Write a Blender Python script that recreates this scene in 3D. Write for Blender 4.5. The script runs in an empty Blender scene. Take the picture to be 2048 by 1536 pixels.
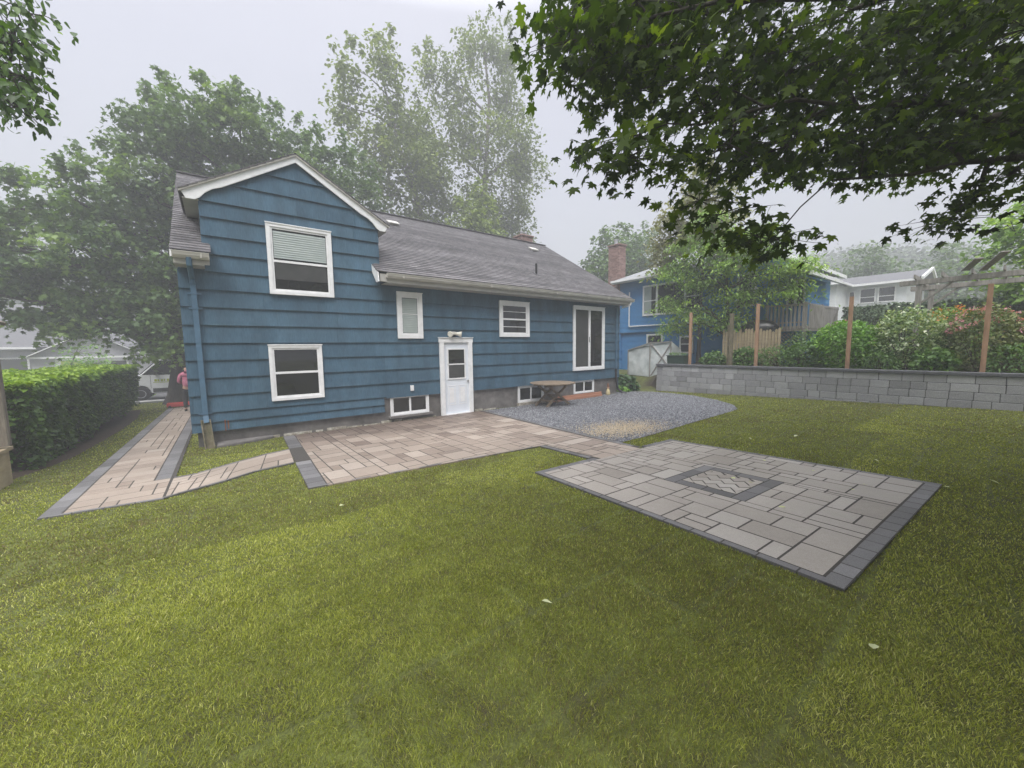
import bpy, math, random
import numpy as np
from mathutils import Vector, Matrix
random.seed(7)
RNG = np.random.default_rng(7)
sc = bpy.context.scene
COL = sc.collection

# ---------------------------------------------------------------- camera
cam_d = bpy.data.cameras.new("camera"); cam_d.sensor_width = 36.0; cam_d.lens = 36.0*769/2048
cam_d.clip_start = 0.05; cam_d.clip_end = 2000
cam = bpy.data.objects.new("camera", cam_d); COL.objects.link(cam)
_r = Vector((0.79463837, -0.60692988, -0.01363721)); _d = Vector((-0.06824634, -0.06698705, -0.99541708)); _f = Vector((0.60323486, 0.7919273, -0.09465122))
cam.matrix_world = Matrix.Translation((0, 0, 1.9)) @ Matrix((( _r.x, -_d.x, -_f.x), (_r.y, -_d.y, -_f.y), (_r.z, -_d.z, -_f.z))).to_4x4()
sc.camera = cam

# ---------------------------------------------------------------- world: overcast dome, brighter overhead
SUN_EL, SUN_AZ = math.radians(52), math.radians(226)
w = bpy.data.worlds.new("World"); sc.world = w; w.use_nodes = True
nt = w.node_tree; nt.nodes.clear(); N = nt.nodes.new; L = nt.links.new
out = N("ShaderNodeOutputWorld"); bg = N("ShaderNodeBackground"); L(bg.outputs[0], out.inputs[0])
tc = N("ShaderNodeTexCoord"); sp = N("ShaderNodeSeparateXYZ"); L(tc.outputs["Generated"], sp.inputs[0])
ramp = N("ShaderNodeValToRGB"); L(sp.outputs["Z"], ramp.inputs[0])
cr = ramp.color_ramp
cr.elements[0].position = 0.0; cr.elements[0].color = (0.315, 0.33, 0.385, 1)
cr.elements[1].position = 1.0; cr.elements[1].color = (3.4, 3.4, 3.5, 1)
for p, c in ((0.25, (0.33, 0.345, 0.405, 1)), (0.5, (0.37, 0.375, 0.44, 1)), (0.62, (0.42, 0.42, 0.48, 1)), (0.80, (2.6, 2.6, 2.7, 1))):
    e = cr.elements.new(p); e.color = c
nz = N("ShaderNodeTexNoise"); nz.inputs["Scale"].default_value = 1.6; nz.inputs["Detail"].default_value = 3; L(tc.outputs["Generated"], nz.inputs["Vector"])
mr = N("ShaderNodeMapRange"); mr.inputs[1].default_value = .3; mr.inputs[2].default_value = .7; mr.inputs[3].default_value = .93; mr.inputs[4].default_value = 1.05; L(nz.outputs["Fac"], mr.inputs[0])
mul = N("ShaderNodeVectorMath"); mul.operation = 'SCALE'; L(ramp.outputs[0], mul.inputs[0]); L(mr.outputs[0], mul.inputs["Scale"])
sky = N("ShaderNodeTexSky"); sky.sky_type = 'NISHITA'; sky.sun_disc = False; sky.sun_elevation = SUN_EL; sky.sun_rotation = SUN_AZ; sky.dust_density = 5
sk2 = N("ShaderNodeVectorMath"); sk2.operation = 'SCALE'; sk2.inputs["Scale"].default_value = 0.012; L(sky.outputs[0], sk2.inputs[0])
add = N("ShaderNodeVectorMath"); add.operation = 'ADD'; L(mul.outputs[0], add.inputs[0]); L(sk2.outputs[0], add.inputs[1])
L(add.outputs[0], bg.inputs[0]); bg.inputs[1].default_value = 1.0
sun_d = bpy.data.lights.new("sun", 'SUN'); sun_d.energy = 2.2; sun_d.angle = math.radians(28); sun_d.color = (1.0, 0.97, 0.92)
sun = bpy.data.objects.new("sun", sun_d); COL.objects.link(sun)
# from behind and left of the camera, high
_dir = Vector((math.sin(SUN_AZ)*math.cos(SUN_EL), math.cos(SUN_AZ)*math.cos(SUN_EL), math.sin(SUN_EL)))
sun.rotation_euler = _dir.to_track_quat('Z', 'Y').to_euler(); sun.location = (0, -5, 20)
sc.view_settings.view_transform = 'Standard'; sc.view_settings.look = 'None'; sc.view_settings.exposure = 0.98; sc.view_settings.gamma = 1.0
sc.cycles.max_bounces = 7; sc.cycles.diffuse_bounces = 3; sc.cycles.glossy_bounces = 2; sc.cycles.transmission_bounces = 4
sc.cycles.transparent_max_bounces = 12; sc.cycles.volume_bounces = 3; sc.cycles.use_denoising = True

# ---------------------------------------------------------------- helpers
def tag(o, label=None, cat=None, group=None, kind=None):
    if label: o['label'] = label
    if cat: o['category'] = cat
    if group: o['group'] = group
    if kind: o['kind'] = kind
    return o
ORI = {}
def thing(name, label, cat, loc=(0, 0, 0), group=None):
    o = bpy.data.objects.new(name, None); o.empty_display_size = .2; COL.objects.link(o); o.location = loc
    ORI[o.name] = Vector(loc); tag(o, label, cat, group); return o
def origin_of(p): return ORI.get(p.name, Vector((0, 0, 0))) if p else Vector((0, 0, 0))
def link(me, name, mat, parent, loc=None):
    o = bpy.data.objects.new(name, me); COL.objects.link(o)
    if mat is not None:
        for m in (mat if isinstance(mat, (list, tuple)) else [mat]): me.materials.append(m)
    if parent is not None: o.parent = parent; ORI[o.name] = origin_of(parent)
    elif loc is not None: o.location = loc; ORI[o.name] = Vector(loc)
    return o
class MB:
    def __init__(s): s.v = []; s.f = []; s.t = []
    def face(s, pts, tone=.5):
        n = len(s.v); s.v += [tuple(p) for p in pts]; s.t += [tone]*len(pts); s.f.append(tuple(range(n, n+len(pts)))); return s
    def solid(s, pts, faces, tone=.5):
        n = len(s.v); s.v += [tuple(p) for p in pts]; s.t += [tone]*len(pts); s.f += [tuple(i+n for i in f) for f in faces]; return s
    def box(s, x0, x1, y0, y1, z0, z1, tone=.5):
        return s.solid([(x0,y0,z0),(x1,y0,z0),(x1,y1,z0),(x0,y1,z0),(x0,y0,z1),(x1,y0,z1),(x1,y1,z1),(x0,y1,z1)],
                       [(0,3,2,1),(4,5,6,7),(0,1,5,4),(1,2,6,5),(2,3,7,6),(3,0,4,7)], tone)
    def beam(s, a, b, w, h, up=(0,0,1), tone=.5):
        a = Vector(a); b = Vector(b); d = (b-a).normalized(); u = Vector(up)
        r = d.cross(u)
        if r.length < 1e-4: r = d.cross(Vector((1,0,0)))
        r.normalize(); u = r.cross(d).normalized()
        P = []
        for q in (a, b):
            for i, j in ((-1,-1),(1,-1),(1,1),(-1,1)): P.append(q + r*(w/2*i) + u*(h/2*j))
        return s.solid(P, [(3,2,1,0),(4,5,6,7),(0,1,5,4),(1,2,6,5),(2,3,7,6),(3,0,4,7)], tone)
    def tube(s, pts, rad, n=8, cap=True, tone=.5):
        pts = [Vector(p) for p in pts]
        if not hasattr(rad, '__len__'): rad = [rad]*len(pts)
        base = len(s.v); ref = None
        for i, p in enumerate(pts):
            d = (pts[min(i+1, len(pts)-1)] - pts[max(i-1, 0)]).normalized()
            if ref is None: ref = d.orthogonal().normalized()
            r = (ref - d*ref.dot(d))
            r = r.normalized() if r.length > 1e-5 else d.orthogonal().normalized()
            ref = r; u = d.cross(r)
            for k in range(n):
                a = 2*math.pi*k/n; s.v.append(tuple(p + (r*math.cos(a)+u*math.sin(a))*rad[i])); s.t.append(tone)
        for i in range(len(pts)-1):
            for k in range(n):
                a = base+i*n+k; b = base+i*n+(k+1) % n; s.f.append((a, b, b+n, a+n))
        if cap:
            s.f.append(tuple(base+k for k in reversed(range(n)))); e = base+(len(pts)-1)*n; s.f.append(tuple(e+k for k in range(n)))
        return s
    def prism(s, poly, axis, a, b, tone=.5):
        # poly: 2D points; axis: 'x','y','z' extrusion axis
        def P(p, t):
            return {'x': (t, p[0], p[1]), 'y': (p[0], t, p[1]), 'z': (p[0], p[1], t)}[axis]
        n = len(poly)
        return s.solid([P(p, a) for p in poly]+[P(p, b) for p in poly],
                       [tuple(range(n-1, -1, -1)), tuple(range(n, 2*n))]+[(i, (i+1) % n, (i+1) % n+n, i+n) for i in range(n)], tone)
    def lathe(s, prof, c, n=16, tone=.5):
        base = len(s.v)
        for r, z in prof:
            for k in range(n):
                a = 2*math.pi*k/n; s.v.append((c[0]+r*math.cos(a), c[1]+r*math.sin(a), c[2]+z)); s.t.append(tone)
        for i in range(len(prof)-1):
            for k in range(n):
                a = base+i*n+k; b = base+i*n+(k+1) % n; s.f.append((a, b, b+n, a+n))
        s.f.append(tuple(base+k for k in reversed(range(n)))); e = base+(len(prof)-1)*n; s.f.append(tuple(e+k for k in range(n)))
        return s
    def build(s, name, mat, parent=None, bevel=0, smooth=False, loc=None, seg=2):
        o0 = origin_of(parent) if parent else (Vector(loc) if loc else Vector((0,0,0)))
        me = bpy.data.meshes.new(name); me.from_pydata([(x-o0.x, y-o0.y, z-o0.z) for x, y, z in s.v], [], s.f)
        at = me.attributes.new("tone", 'FLOAT', 'POINT'); at.data.foreach_set('value', s.t)
        if smooth: me.polygons.foreach_set('use_smooth', [True]*len(me.polygons))
        me.update(); o = link(me, name, mat, parent, loc)
        import bmesh
        bm = bmesh.new(); bm.from_mesh(me); bmesh.ops.recalc_face_normals(bm, faces=bm.faces); bm.to_mesh(me); bm.free()
        if bevel:
            m = o.modifiers.new('bevel', 'BEVEL'); m.width = bevel; m.segments = seg; m.limit_method = 'ANGLE'; m.angle_limit = math.radians(40)
        return o
def np_mesh(name, V, faces, tone, mat, parent=None, loc=None, smooth=False):
    """V (n,3); faces: list of int arrays (m,k)"""
    o0 = origin_of(parent) if parent else (Vector(loc) if loc else Vector((0,0,0)))
    V = V - np.array(o0)
    me = bpy.data.meshes.new(name); me.vertices.add(len(V)); me.vertices.foreach_set('co', V.astype(np.float32).ravel())
    nl = sum(f.size for f in faces); nf = sum(len(f) for f in faces)
    me.loops.add(nl); me.polygons.add(nf)
    me.loops.foreach_set('vertex_index', np.concatenate([f.ravel() for f in faces]).astype(np.int32))
    tot = np.concatenate([np.full(len(f), f.shape[1]) for f in faces]); st = np.concatenate([[0], np.cumsum(tot)[:-1]])
    me.polygons.foreach_set('loop_start', st.astype(np.int32))
    if smooth: me.polygons.foreach_set('use_smooth', np.ones(nf, bool))
    at = me.attributes.new("tone", 'FLOAT', 'POINT'); at.data.foreach_set('value', np.asarray(tone, np.float32))
    me.update(calc_edges=True); return link(me, name, mat, parent, loc)
def vnoise(x, y, s, seed=0):
    x = np.asarray(x)/s; y = np.asarray(y)/s; i = np.floor(x).astype(np.int64); j = np.floor(y).astype(np.int64); fx = x-i; fy = y-j
    fx = fx*fx*(3-2*fx); fy = fy*fy*(3-2*fy)
    def h(a, b):
        n = (a*374761393 + b*668265263 + seed*974711) & 0x7fffffff; n = ((n ^ (n >> 13))*1274126177) & 0x7fffffff
        return ((n ^ (n >> 16)) & 0xffff)/65535.
    return (h(i, j)*(1-fx)+h(i+1, j)*fx)*(1-fy)+(h(i, j+1)*(1-fx)+h(i+1, j+1)*fx)*fy
def inpoly(x, y, poly):
    c = np.zeros(np.shape(x), bool); n = len(poly)
    for i in range(n):
        x0, y0 = poly[i]; x1, y1 = poly[(i+1) % n]
        if y0 == y1: continue
        c ^= ((y0 > y) != (y1 > y)) & (x < (x1-x0)*(y-y0)/(y1-y0)+x0)
    return c
def sm(a, b, x):
    t = np.clip((np.asarray(x, float)-a)/(b-a), 0, 1); return t*t*(3-2*t)

# ---------------------------------------------------------------- materials
def mat(name, cols, rough=.8, scale=6, detail=5, bump=0., bscale=60, tone=0., stretch=(1,1,1), spec=.5, trans=0., tone_ramp=False, metal=0, coarse=None, fine=None, aniso=(1,1,1)):
    """cols: list of linear RGB mixed by noise (and by the tone attribute)."""
    m = bpy.data.materials.new(name); m.use_nodes = True; nt = m.node_tree; nt.nodes.clear(); N = nt.nodes.new; L = nt.links.new
    o = N("ShaderNodeOutputMaterial"); p = N("ShaderNodeBsdfPrincipled"); p.inputs["Roughness"].default_value = rough
    p.inputs["Specular IOR Level"].default_value = spec; p.inputs["Metallic"].default_value = metal
    tc = N("ShaderNodeTexCoord"); mp = N("ShaderNodeMapping"); mp.inputs["Scale"].default_value = stretch; L(tc.outputs["Object"], mp.inputs[0])
    r = N("ShaderNodeValToRGB"); e = r.color_ramp.elements
    n = len(cols); ps = [.5] if n == 1 else [i/(n-1) for i in range(n)]
    if not tone_ramp and n > 1: ps = [.28+.44*q for q in ps]
    e[0].position = ps[0]; e[0].color = (*cols[0], 1)
    if n > 1: e[1].position = ps[-1]; e[1].color = (*cols[-1], 1)
    for q, c in list(zip(ps, cols))[1:-1]: k = e.new(q); k.color = (*c, 1)
    nz = N("ShaderNodeTexNoise"); nz.inputs["Scale"].default_value = scale; nz.inputs["Detail"].default_value = detail; nz.inputs["Roughness"].default_value = .6; L(mp.outputs[0], nz.inputs["Vector"])
    fac = nz.outputs["Fac"]
    if tone_ramp or tone:
        a = N("ShaderNodeAttribute"); a.attribute_name = "tone"
        if tone_ramp:
            x = N("ShaderNodeMath"); x.operation = 'MULTIPLY_ADD'; x.inputs[1].default_value = tone if tone else .25; x.inputs[2].default_value = -(tone if tone else .25)/2; L(nz.outputs["Fac"], x.inputs[0])
            y = N("ShaderNodeMath"); y.operation = 'ADD'; L(a.outputs["Fac"], y.inputs[0]); L(x.outputs[0], y.inputs[1]); fac = y.outputs[0]
        else:
            x = N("ShaderNodeMath"); x.operation = 'MULTIPLY_ADD'; x.inputs[1].default_value = tone; x.inputs[2].default_value = -tone/2; L(a.outputs["Fac"], x.inputs[0])
            y = N("ShaderNodeMath"); y.operation = 'ADD'; L(nz.outputs["Fac"], y.inputs[0]); L(x.outputs[0], y.inputs[1]); fac = y.outputs[0]
    L(fac, r.inputs[0]); colr = r.outputs[0]
    for spec_ in (coarse, fine):
        if spec_:   # (scale, low mult, high mult)
            q = N("ShaderNodeTexNoise"); q.inputs["Scale"].default_value = spec_[0]; q.inputs["Detail"].default_value = 4
            mp3 = N("ShaderNodeMapping"); mp3.inputs["Scale"].default_value = aniso; L(tc.outputs["Object"], mp3.inputs[0]); L(mp3.outputs[0], q.inputs["Vector"])
            g = N("ShaderNodeMapRange"); g.inputs[1].default_value = .32; g.inputs[2].default_value = .68; g.inputs[3].default_value = spec_[1]; g.inputs[4].default_value = spec_[2]; L(q.outputs["Fac"], g.inputs[0])
            z = N("ShaderNodeVectorMath"); z.operation = 'SCALE'; L(colr, z.inputs[0]); L(g.outputs[0], z.inputs["Scale"]); colr = z.outputs[0]
    L(colr, p.inputs["Base Color"])
    if bump:
        b = N("ShaderNodeBump"); b.inputs["Strength"].default_value = bump; b.inputs["Distance"].default_value = .02
        n2 = N("ShaderNodeTexNoise"); n2.inputs["Scale"].default_value = bscale; n2.inputs["Detail"].default_value = 5; L(mp.outputs[0], n2.inputs["Vector"]); L(n2.outputs["Fac"], b.inputs["Height"]); L(b.outputs[0], p.inputs["Normal"])
    if trans:
        t = N("ShaderNodeBsdfTranslucent"); g = N("ShaderNodeVectorMath"); g.operation = 'MULTIPLY'; g.inputs[1].default_value = (1.45, 1.5, .5); L(colr, g.inputs[0]); L(g.outputs[0], t.inputs[0])
        mx = N("ShaderNodeMixShader"); mx.inputs[0].default_value = trans; L(p.outputs[0], mx.inputs[1]); L(t.outputs[0], mx.inputs[2]); L(mx.outputs[0], o.inputs[0])
    else: L(p.outputs[0], o.inputs[0])
    return m
M = {}
M['siding'] = mat('blue_siding', [(.036,.082,.126),(.050,.106,.158),(.066,.131,.188)], .75, 5, 6, .35, 18, tone=.5, stretch=(14,14,.8), coarse=(.5,.9,1.08), fine=(1.4,.8,1.12), aniso=(2.2,2,.7), spec=.3)
M['white'] = mat('white_paint', [(.74,.75,.76),(.82,.82,.83)], .45, 3, 4, .05, 40, fine=(9,.93,1.03))
M['gutter'] = mat('gutter_cream', [(.50,.48,.44),(.60,.58,.54)], .45, 2, 5, 0, fine=(7,.85,1.05), aniso=(.6,2,2))
M['soffit'] = mat('soffit_paint', [(.34,.33,.31),(.44,.43,.40)], .8, 3, 4, 0)
M['glass'] = mat('dark_glass', [(.012,.013,.014),(.022,.023,.023)], .04, 1.2, 2, 0, spec=.6)
M['screen'] = mat('grey_screen_pane', [(.05,.052,.052),(.07,.07,.07)], .25, 3, 2, 0, spec=.4)
M['blind'] = mat('blind_slats', [(.30,.35,.34),(.38,.43,.41)], .5, 3, 2, 0)
M['roof'] = mat('shingles', [(.068,.064,.068),(.098,.093,.098),(.14,.133,.138)], .9, 9, 6, .5, 90, tone=.55, stretch=(1,1,1), fine=(1.0,.85,1.12))
M['found'] = mat('parged_foundation', [(.09,.085,.08),(.14,.13,.125),(.19,.18,.17)], .9, 2.2, 7, .3, 30, fine=(7,.8,1.15))
M['whitestain'] = mat('flaking_white_ledge', [(.16,.14,.11),(.34,.31,.26),(.62,.6,.55)], .9, 9, 8, .4, 30)
M['paver'] = mat('paver_stone', [(.135,.10,.08),(.22,.172,.138),(.305,.25,.205),(.375,.318,.27)], .55, 22, 8, .25, 120, tone=.42, tone_ramp=True, coarse=(.7,.86,1.1), fine=(160,.8,1.15))
M['paver_sheen'] = mat('paver_stone_sheen', [(.18,.155,.13),(.275,.243,.21),(.355,.32,.285),(.43,.40,.365)], .42, 22, 8, .25, 120, tone=.42, tone_ramp=True, coarse=(.7,.86,1.1), fine=(160,.78,1.15))  # paver stone with its sky sheen painted in as a paler, greyer colour
M['charcoal'] = mat('charcoal_paver', [(.075,.072,.073),(.125,.121,.123),(.19,.185,.188)], .55, 22, 8, .25, 120, tone=.4, tone_ramp=True, fine=(160,.7,1.2))
M['joint'] = mat('joint_sand', [(.03,.027,.024),(.06,.052,.045)], .95, 40, 4, .2, 80)
M['block'] = mat('wall_block', [(.17,.17,.175),(.26,.26,.268),(.34,.34,.35),(.44,.44,.45)], .85, 5, 8, .35, 50, tone=.45, tone_ramp=True, stretch=(1,1,2.4), fine=(60,.8,1.15))
M['cap'] = mat('wall_cap', [(.085,.087,.095),(.13,.132,.145)], .75, 10, 6, .25, 60, fine=(60,.8,1.15))
M['gravel'] = mat('gravel_stone', [(.035,.037,.043),(.09,.093,.105),(.18,.185,.20),(.32,.32,.33)], .8, 30, 3, 0, tone_ramp=True, tone=.2)
M['gravelbed'] = mat('gravel_bed', [(.05,.052,.06),(.14,.145,.16),(.28,.285,.30)], .9, 45, 4, .8, 45)
M['soil'] = mat('mulch_soil', [(.022,.014,.009),(.05,.032,.02),(.085,.058,.038)], .95, 14, 8, .6, 60)
M['grassblade'] = mat('grass_blades', [(.17,.12,.055),(.13,.15,.026),(.23,.262,.032),(.35,.375,.046),(.58,.56,.22)], .55, 3, 2, 0, tone_ramp=True, tone=.1, trans=.3, spec=.3)
M['wood_new'] = mat('treated_wood', [(.27,.155,.09),(.36,.215,.13),(.43,.275,.18)], .8, 4, 6, .2, 30, stretch=(5,5,.5), fine=(4,.85,1.1))
M['wood_red'] = mat('salmon_boards', [(.33,.15,.09),(.44,.22,.14)], .8, 4, 6, .2, 30, stretch=(.5,5,5))
M['wood_old'] = mat('weathered_wood', [(.10,.085,.065),(.17,.145,.115),(.25,.225,.185)], .9, 4, 7, .4, 30, stretch=(5,5,.6), fine=(3,.8,1.15))
M['wood_grey'] = mat('grey_deck_wood', [(.17,.16,.145),(.27,.255,.235),(.36,.34,.315)], .9, 4, 7, .3, 30, stretch=(5,5,.6))
M['wood_tan'] = mat('tan_boards', [(.30,.24,.15),(.42,.34,.22)], .85, 4, 7, .2, 30, stretch=(1,1,5), fine=(3,.8,1.1))
M['wood_moss'] = mat('mossy_wood', [(.07,.08,.035),(.14,.12,.075),(.22,.19,.13)], .95, 6, 7, .4, 30)
M['table'] = mat('table_wood', [(.12,.09,.062),(.19,.145,.10),(.26,.205,.15)], .85, 4, 7, .3, 30, stretch=(4,1,4))
M['brick'] = mat('chimney_brick', [(.17,.10,.082),(.23,.14,.118),(.29,.19,.165)], .9, 8, 6, .3, 40, tone=.5)
M['mortar'] = mat('mortar', [(.26,.22,.20),(.33,.29,.27)], .9, 20, 3, 0)
M['bark'] = mat('bark', [(.022,.018,.014),(.045,.037,.03),(.075,.063,.05)], .95, 3, 8, .9, 14, stretch=(6,6,1.2))
M['bark_pale'] = mat('pale_bark', [(.10,.09,.075),(.19,.175,.15)], .95, 3, 8, .6, 14, stretch=(6,6,1.2))
M['maple'] = mat('maple_leaves', [(.012,.024,.004),(.036,.066,.006),(.09,.145,.010),(.23,.31,.02)], .65, 3, 2, 0, tone_ramp=True, tone=.1, trans=.53, spec=.35)
M['maple_far'] = mat('street_maple_leaves', [(.045,.085,.03),(.075,.135,.042),(.12,.20,.055),(.19,.28,.07)], .6, 3, 2, 0, tone_ramp=True, tone=.1, trans=.3)
M['cotton'] = mat('tall_tree_leaves', [(.08,.11,.04),(.12,.16,.055),(.17,.22,.065),(.24,.29,.08)], .55, 3, 2, 0, tone_ramp=True, tone=.1, trans=.35)
M['ash'] = mat('layered_tree_leaves', [(.10,.18,.045),(.17,.29,.06),(.26,.40,.085),(.38,.50,.14)], .5, 3, 2, 0, tone_ramp=True, tone=.1, trans=.35)
M['young'] = mat('yellow_green_leaves', [(.08,.12,.03),(.14,.19,.045),(.21,.28,.06),(.30,.36,.09)], .5, 3, 2, 0, tone_ramp=True, tone=.1, trans=.35)
M['rust'] = mat('reddish_airy_leaves', [(.13,.14,.075),(.19,.19,.10),(.25,.25,.13),(.27,.30,.13)], .6, 3, 2, 0, tone_ramp=True, tone=.1, trans=.3)
M['hedge'] = mat('hedge_leaves', [(.022,.05,.011),(.045,.10,.015),(.10,.19,.02),(.25,.37,.03)], .45, 3, 2, 0, tone_ramp=True, tone=.1, trans=.3, spec=.35)
M['dome'] = mat('bright_shrub_leaves', [(.07,.16,.02),(.12,.26,.03),(.2,.38,.045),(.28,.46,.07)], .5, 3, 2, 0, tone_ramp=True, tone=.1, trans=.3)
M['varieg'] = mat('cream_green_leaves', [(.07,.13,.04),(.17,.26,.09),(.36,.44,.24),(.78,.8,.65)], .5, 3, 2, 0, tone_ramp=True, tone=.1, trans=.25)
M['rhodo'] = mat('olive_shrub_leaves', [(.07,.11,.035),(.13,.175,.05),(.21,.22,.08),(.32,.28,.13)], .5, 3, 2, 0, tone_ramp=True, tone=.1, trans=.2)
M['under'] = mat('garden_leaves', [(.045,.10,.025),(.085,.175,.04),(.14,.25,.055),(.22,.34,.09)], .5, 3, 2, 0, tone_ramp=True, tone=.1, trans=.3)
M['dark_leaf'] = mat('dark_hedge_leaves', [(.04,.07,.035),(.06,.10,.045),(.085,.135,.055),(.12,.18,.07)], .6, 3, 2, 0, tone_ramp=True, tone=.1)
M['hosta'] = mat('hosta_leaves', [(.02,.055,.018),(.035,.09,.025),(.06,.13,.03),(.16,.26,.05)], .4, 3, 2, 0, tone_ramp=True, tone=.1, trans=.2)
M['pink'] = mat('pink_petals', [(.55,.20,.30),(.72,.36,.46)], .6, 8, 2, 0, trans=.3)
M['orange'] = mat('orange_petals', [(.72,.20,.05),(.85,.36,.12)], .6, 8, 2, 0, trans=.3)
M['nblue'] = mat('bright_blue_siding', [(.035,.18,.40),(.05,.22,.47)], .7, 5, 6, .2, 18, tone=.2, stretch=(1,1,3))
M['npaint'] = mat('blue_painted_brick', [(.04,.21,.48),(.055,.25,.54)], .7, 5, 4, .2, 18)
M['nroof'] = mat('pale_grey_shingles', [(.18,.19,.20),(.26,.27,.285),(.32,.33,.35)], .9, 9, 6, .3, 60, tone=.4)
M['wsiding'] = mat('white_siding', [(.62,.64,.66),(.72,.74,.76)], .7, 4, 4, 0, tone=.2)
M['wroof'] = mat('dark_grey_shingles', [(.11,.11,.12),(.15,.15,.16)], .9, 9, 6, .3, 60, tone=.4)
M['gsiding'] = mat('grey_shingle_siding', [(.32,.32,.35),(.42,.42,.45)], .85, 5, 6, .2, 18, tone=.4, stretch=(2,2,1))
M['asphalt'] = mat('asphalt', [(.045,.045,.047),(.065,.065,.067)], .85, 30, 6, .2, 90)
M['concrete'] = mat('pale_concrete', [(.34,.335,.32),(.46,.455,.44)], .85, 5, 6, .1, 50)
M['black'] = mat('black_plastic', [(.012,.012,.013),(.02,.02,.021)], .45, 5, 2, 0)
M['tarp'] = mat('black_tarp', [(.01,.01,.011),(.022,.022,.024)], .28, 5, 4, .8, 7)
M['metal'] = mat('galvanised_metal', [(.40,.41,.42),(.52,.53,.54)], .4, 8, 3, 0, metal=.8)
M['pvc'] = mat('ivory_plastic', [(.60,.58,.50),(.70,.68,.61)], .4, 6, 3, 0)
M['poly'] = mat('cloudy_plastic_sheet', [(.36,.40,.40),(.55,.59,.59),(.74,.76,.76)], .35, 2.2, 6, .9, 3)
M['gplanter'] = mat('dark_green_plastic', [(.02,.045,.03),(.03,.06,.04)], .5, 6, 3, 0)
M['vanwhite'] = mat('van_paint', [(.78,.79,.81),(.85,.86,.87)], .25, 1, 2, 0, fine=(5,.94,1.02))
M['vanlogo'] = mat('yellow_green_lettering', [(.35,.42,.03),(.45,.5,.06)], .4, 2, 2, 0)
M['rubber'] = mat('tyre_rubber', [(.015,.015,.015),(.03,.03,.03)], .85, 20, 2, 0)
M['skin'] = mat('skin', [(.42,.24,.17),(.5,.3,.22)], .55, 10, 2, 0)
M['jacket'] = mat('pink_jacket', [(.28,.06,.11),(.38,.11,.17),(.5,.2,.27)], .85, 6, 4, .3, 20)
M['trouser'] = mat('black_trousers', [(.012,.012,.014),(.025,.025,.028)], .9, 10, 4, .3, 30)
M['hair'] = mat('dark_hair', [(.02,.014,.01),(.04,.028,.02)], .6, 30, 4, .4, 60)
M['red'] = mat('red_plastic', [(.42,.03,.03),(.52,.05,.045)], .45, 6, 3, 0)
M['door_lime'] = mat('lime_door', [(.42,.55,.04),(.5,.62,.08)], .5, 6, 3, 0)
M['gnome_y'] = mat('cream_ornament', [(.50,.40,.20),(.60,.52,.32)], .6, 12, 3, 0)
M['gnome_b'] = mat('brown_ornament', [(.12,.05,.03),(.2,.08,.04)], .6, 12, 3, 0)
M['stem'] = mat('twigs', [(.045,.033,.022),(.09,.068,.048)], .9, 12, 4, .3, 40)
M['wire'] = mat('cable_black', [(.03,.03,.03)], .7)
M['fallen'] = mat('fallen_leaf', [(.45,.48,.25),(.58,.60,.38)], .6, 12, 3, 0, trans=.2)
M['hillwood'] = mat('hill_trees', [(.09,.12,.07),(.14,.18,.10)], .9, 2, 4, 0, tone=.5)
M['pipeblue'] = mat('blue_downpipe_paint', [(.055,.12,.19),(.07,.15,.235)], .45, 6, 4, 0, fine=(5,.85,1.05))

# shingle lines: brick pattern in the roof materials
def brickmix(m, sx, sy, mortar=.012, dark=.45, axes=('X','Y'), off=0.):
    nt = m.node_tree; p = [n for n in nt.nodes if n.type == 'BSDF_PRINCIPLED'][0]; N = nt.nodes.new; L = nt.links.new
    src = p.inputs["Base Color"].links[0].from_socket
    tc = N("ShaderNodeTexCoord"); s = N("ShaderNodeSeparateXYZ"); L(tc.outputs["Object"], s.inputs[0]); c = N("ShaderNodeCombineXYZ")
    L(s.outputs[axes[0]], c.inputs[0]); ad = N("ShaderNodeMath"); ad.operation = 'ADD'; ad.inputs[1].default_value = off; L(s.outputs[axes[1]], ad.inputs[0]); L(ad.outputs[0], c.inputs[1])
    b = N("ShaderNodeTexBrick"); L(c.outputs[0], b.inputs["Vector"]); b.inputs["Scale"].default_value = 1; b.inputs["Brick Width"].default_value = sx; b.inputs["Row Height"].default_value = sy
    b.inputs["Mortar Size"].default_value = mortar; b.inputs["Mortar Smooth"].default_value = .2
    b.inputs["Color1"].default_value = (.72,.72,.72,1); b.inputs["Color2"].default_value = (1.2,1.2,1.2,1); b.inputs["Mortar"].default_value = (dark,dark,dark,1)
    v = N("ShaderNodeVectorMath"); v.operation = 'MULTIPLY'; L(src, v.inputs[0]); L(b.outputs[0], v.inputs[1]); L(v.outputs[0], p.inputs["Base Color"])
brickmix(M['roof'], .24, 5.08/44, .003, .75, off=5.1+5.08*2)

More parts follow.
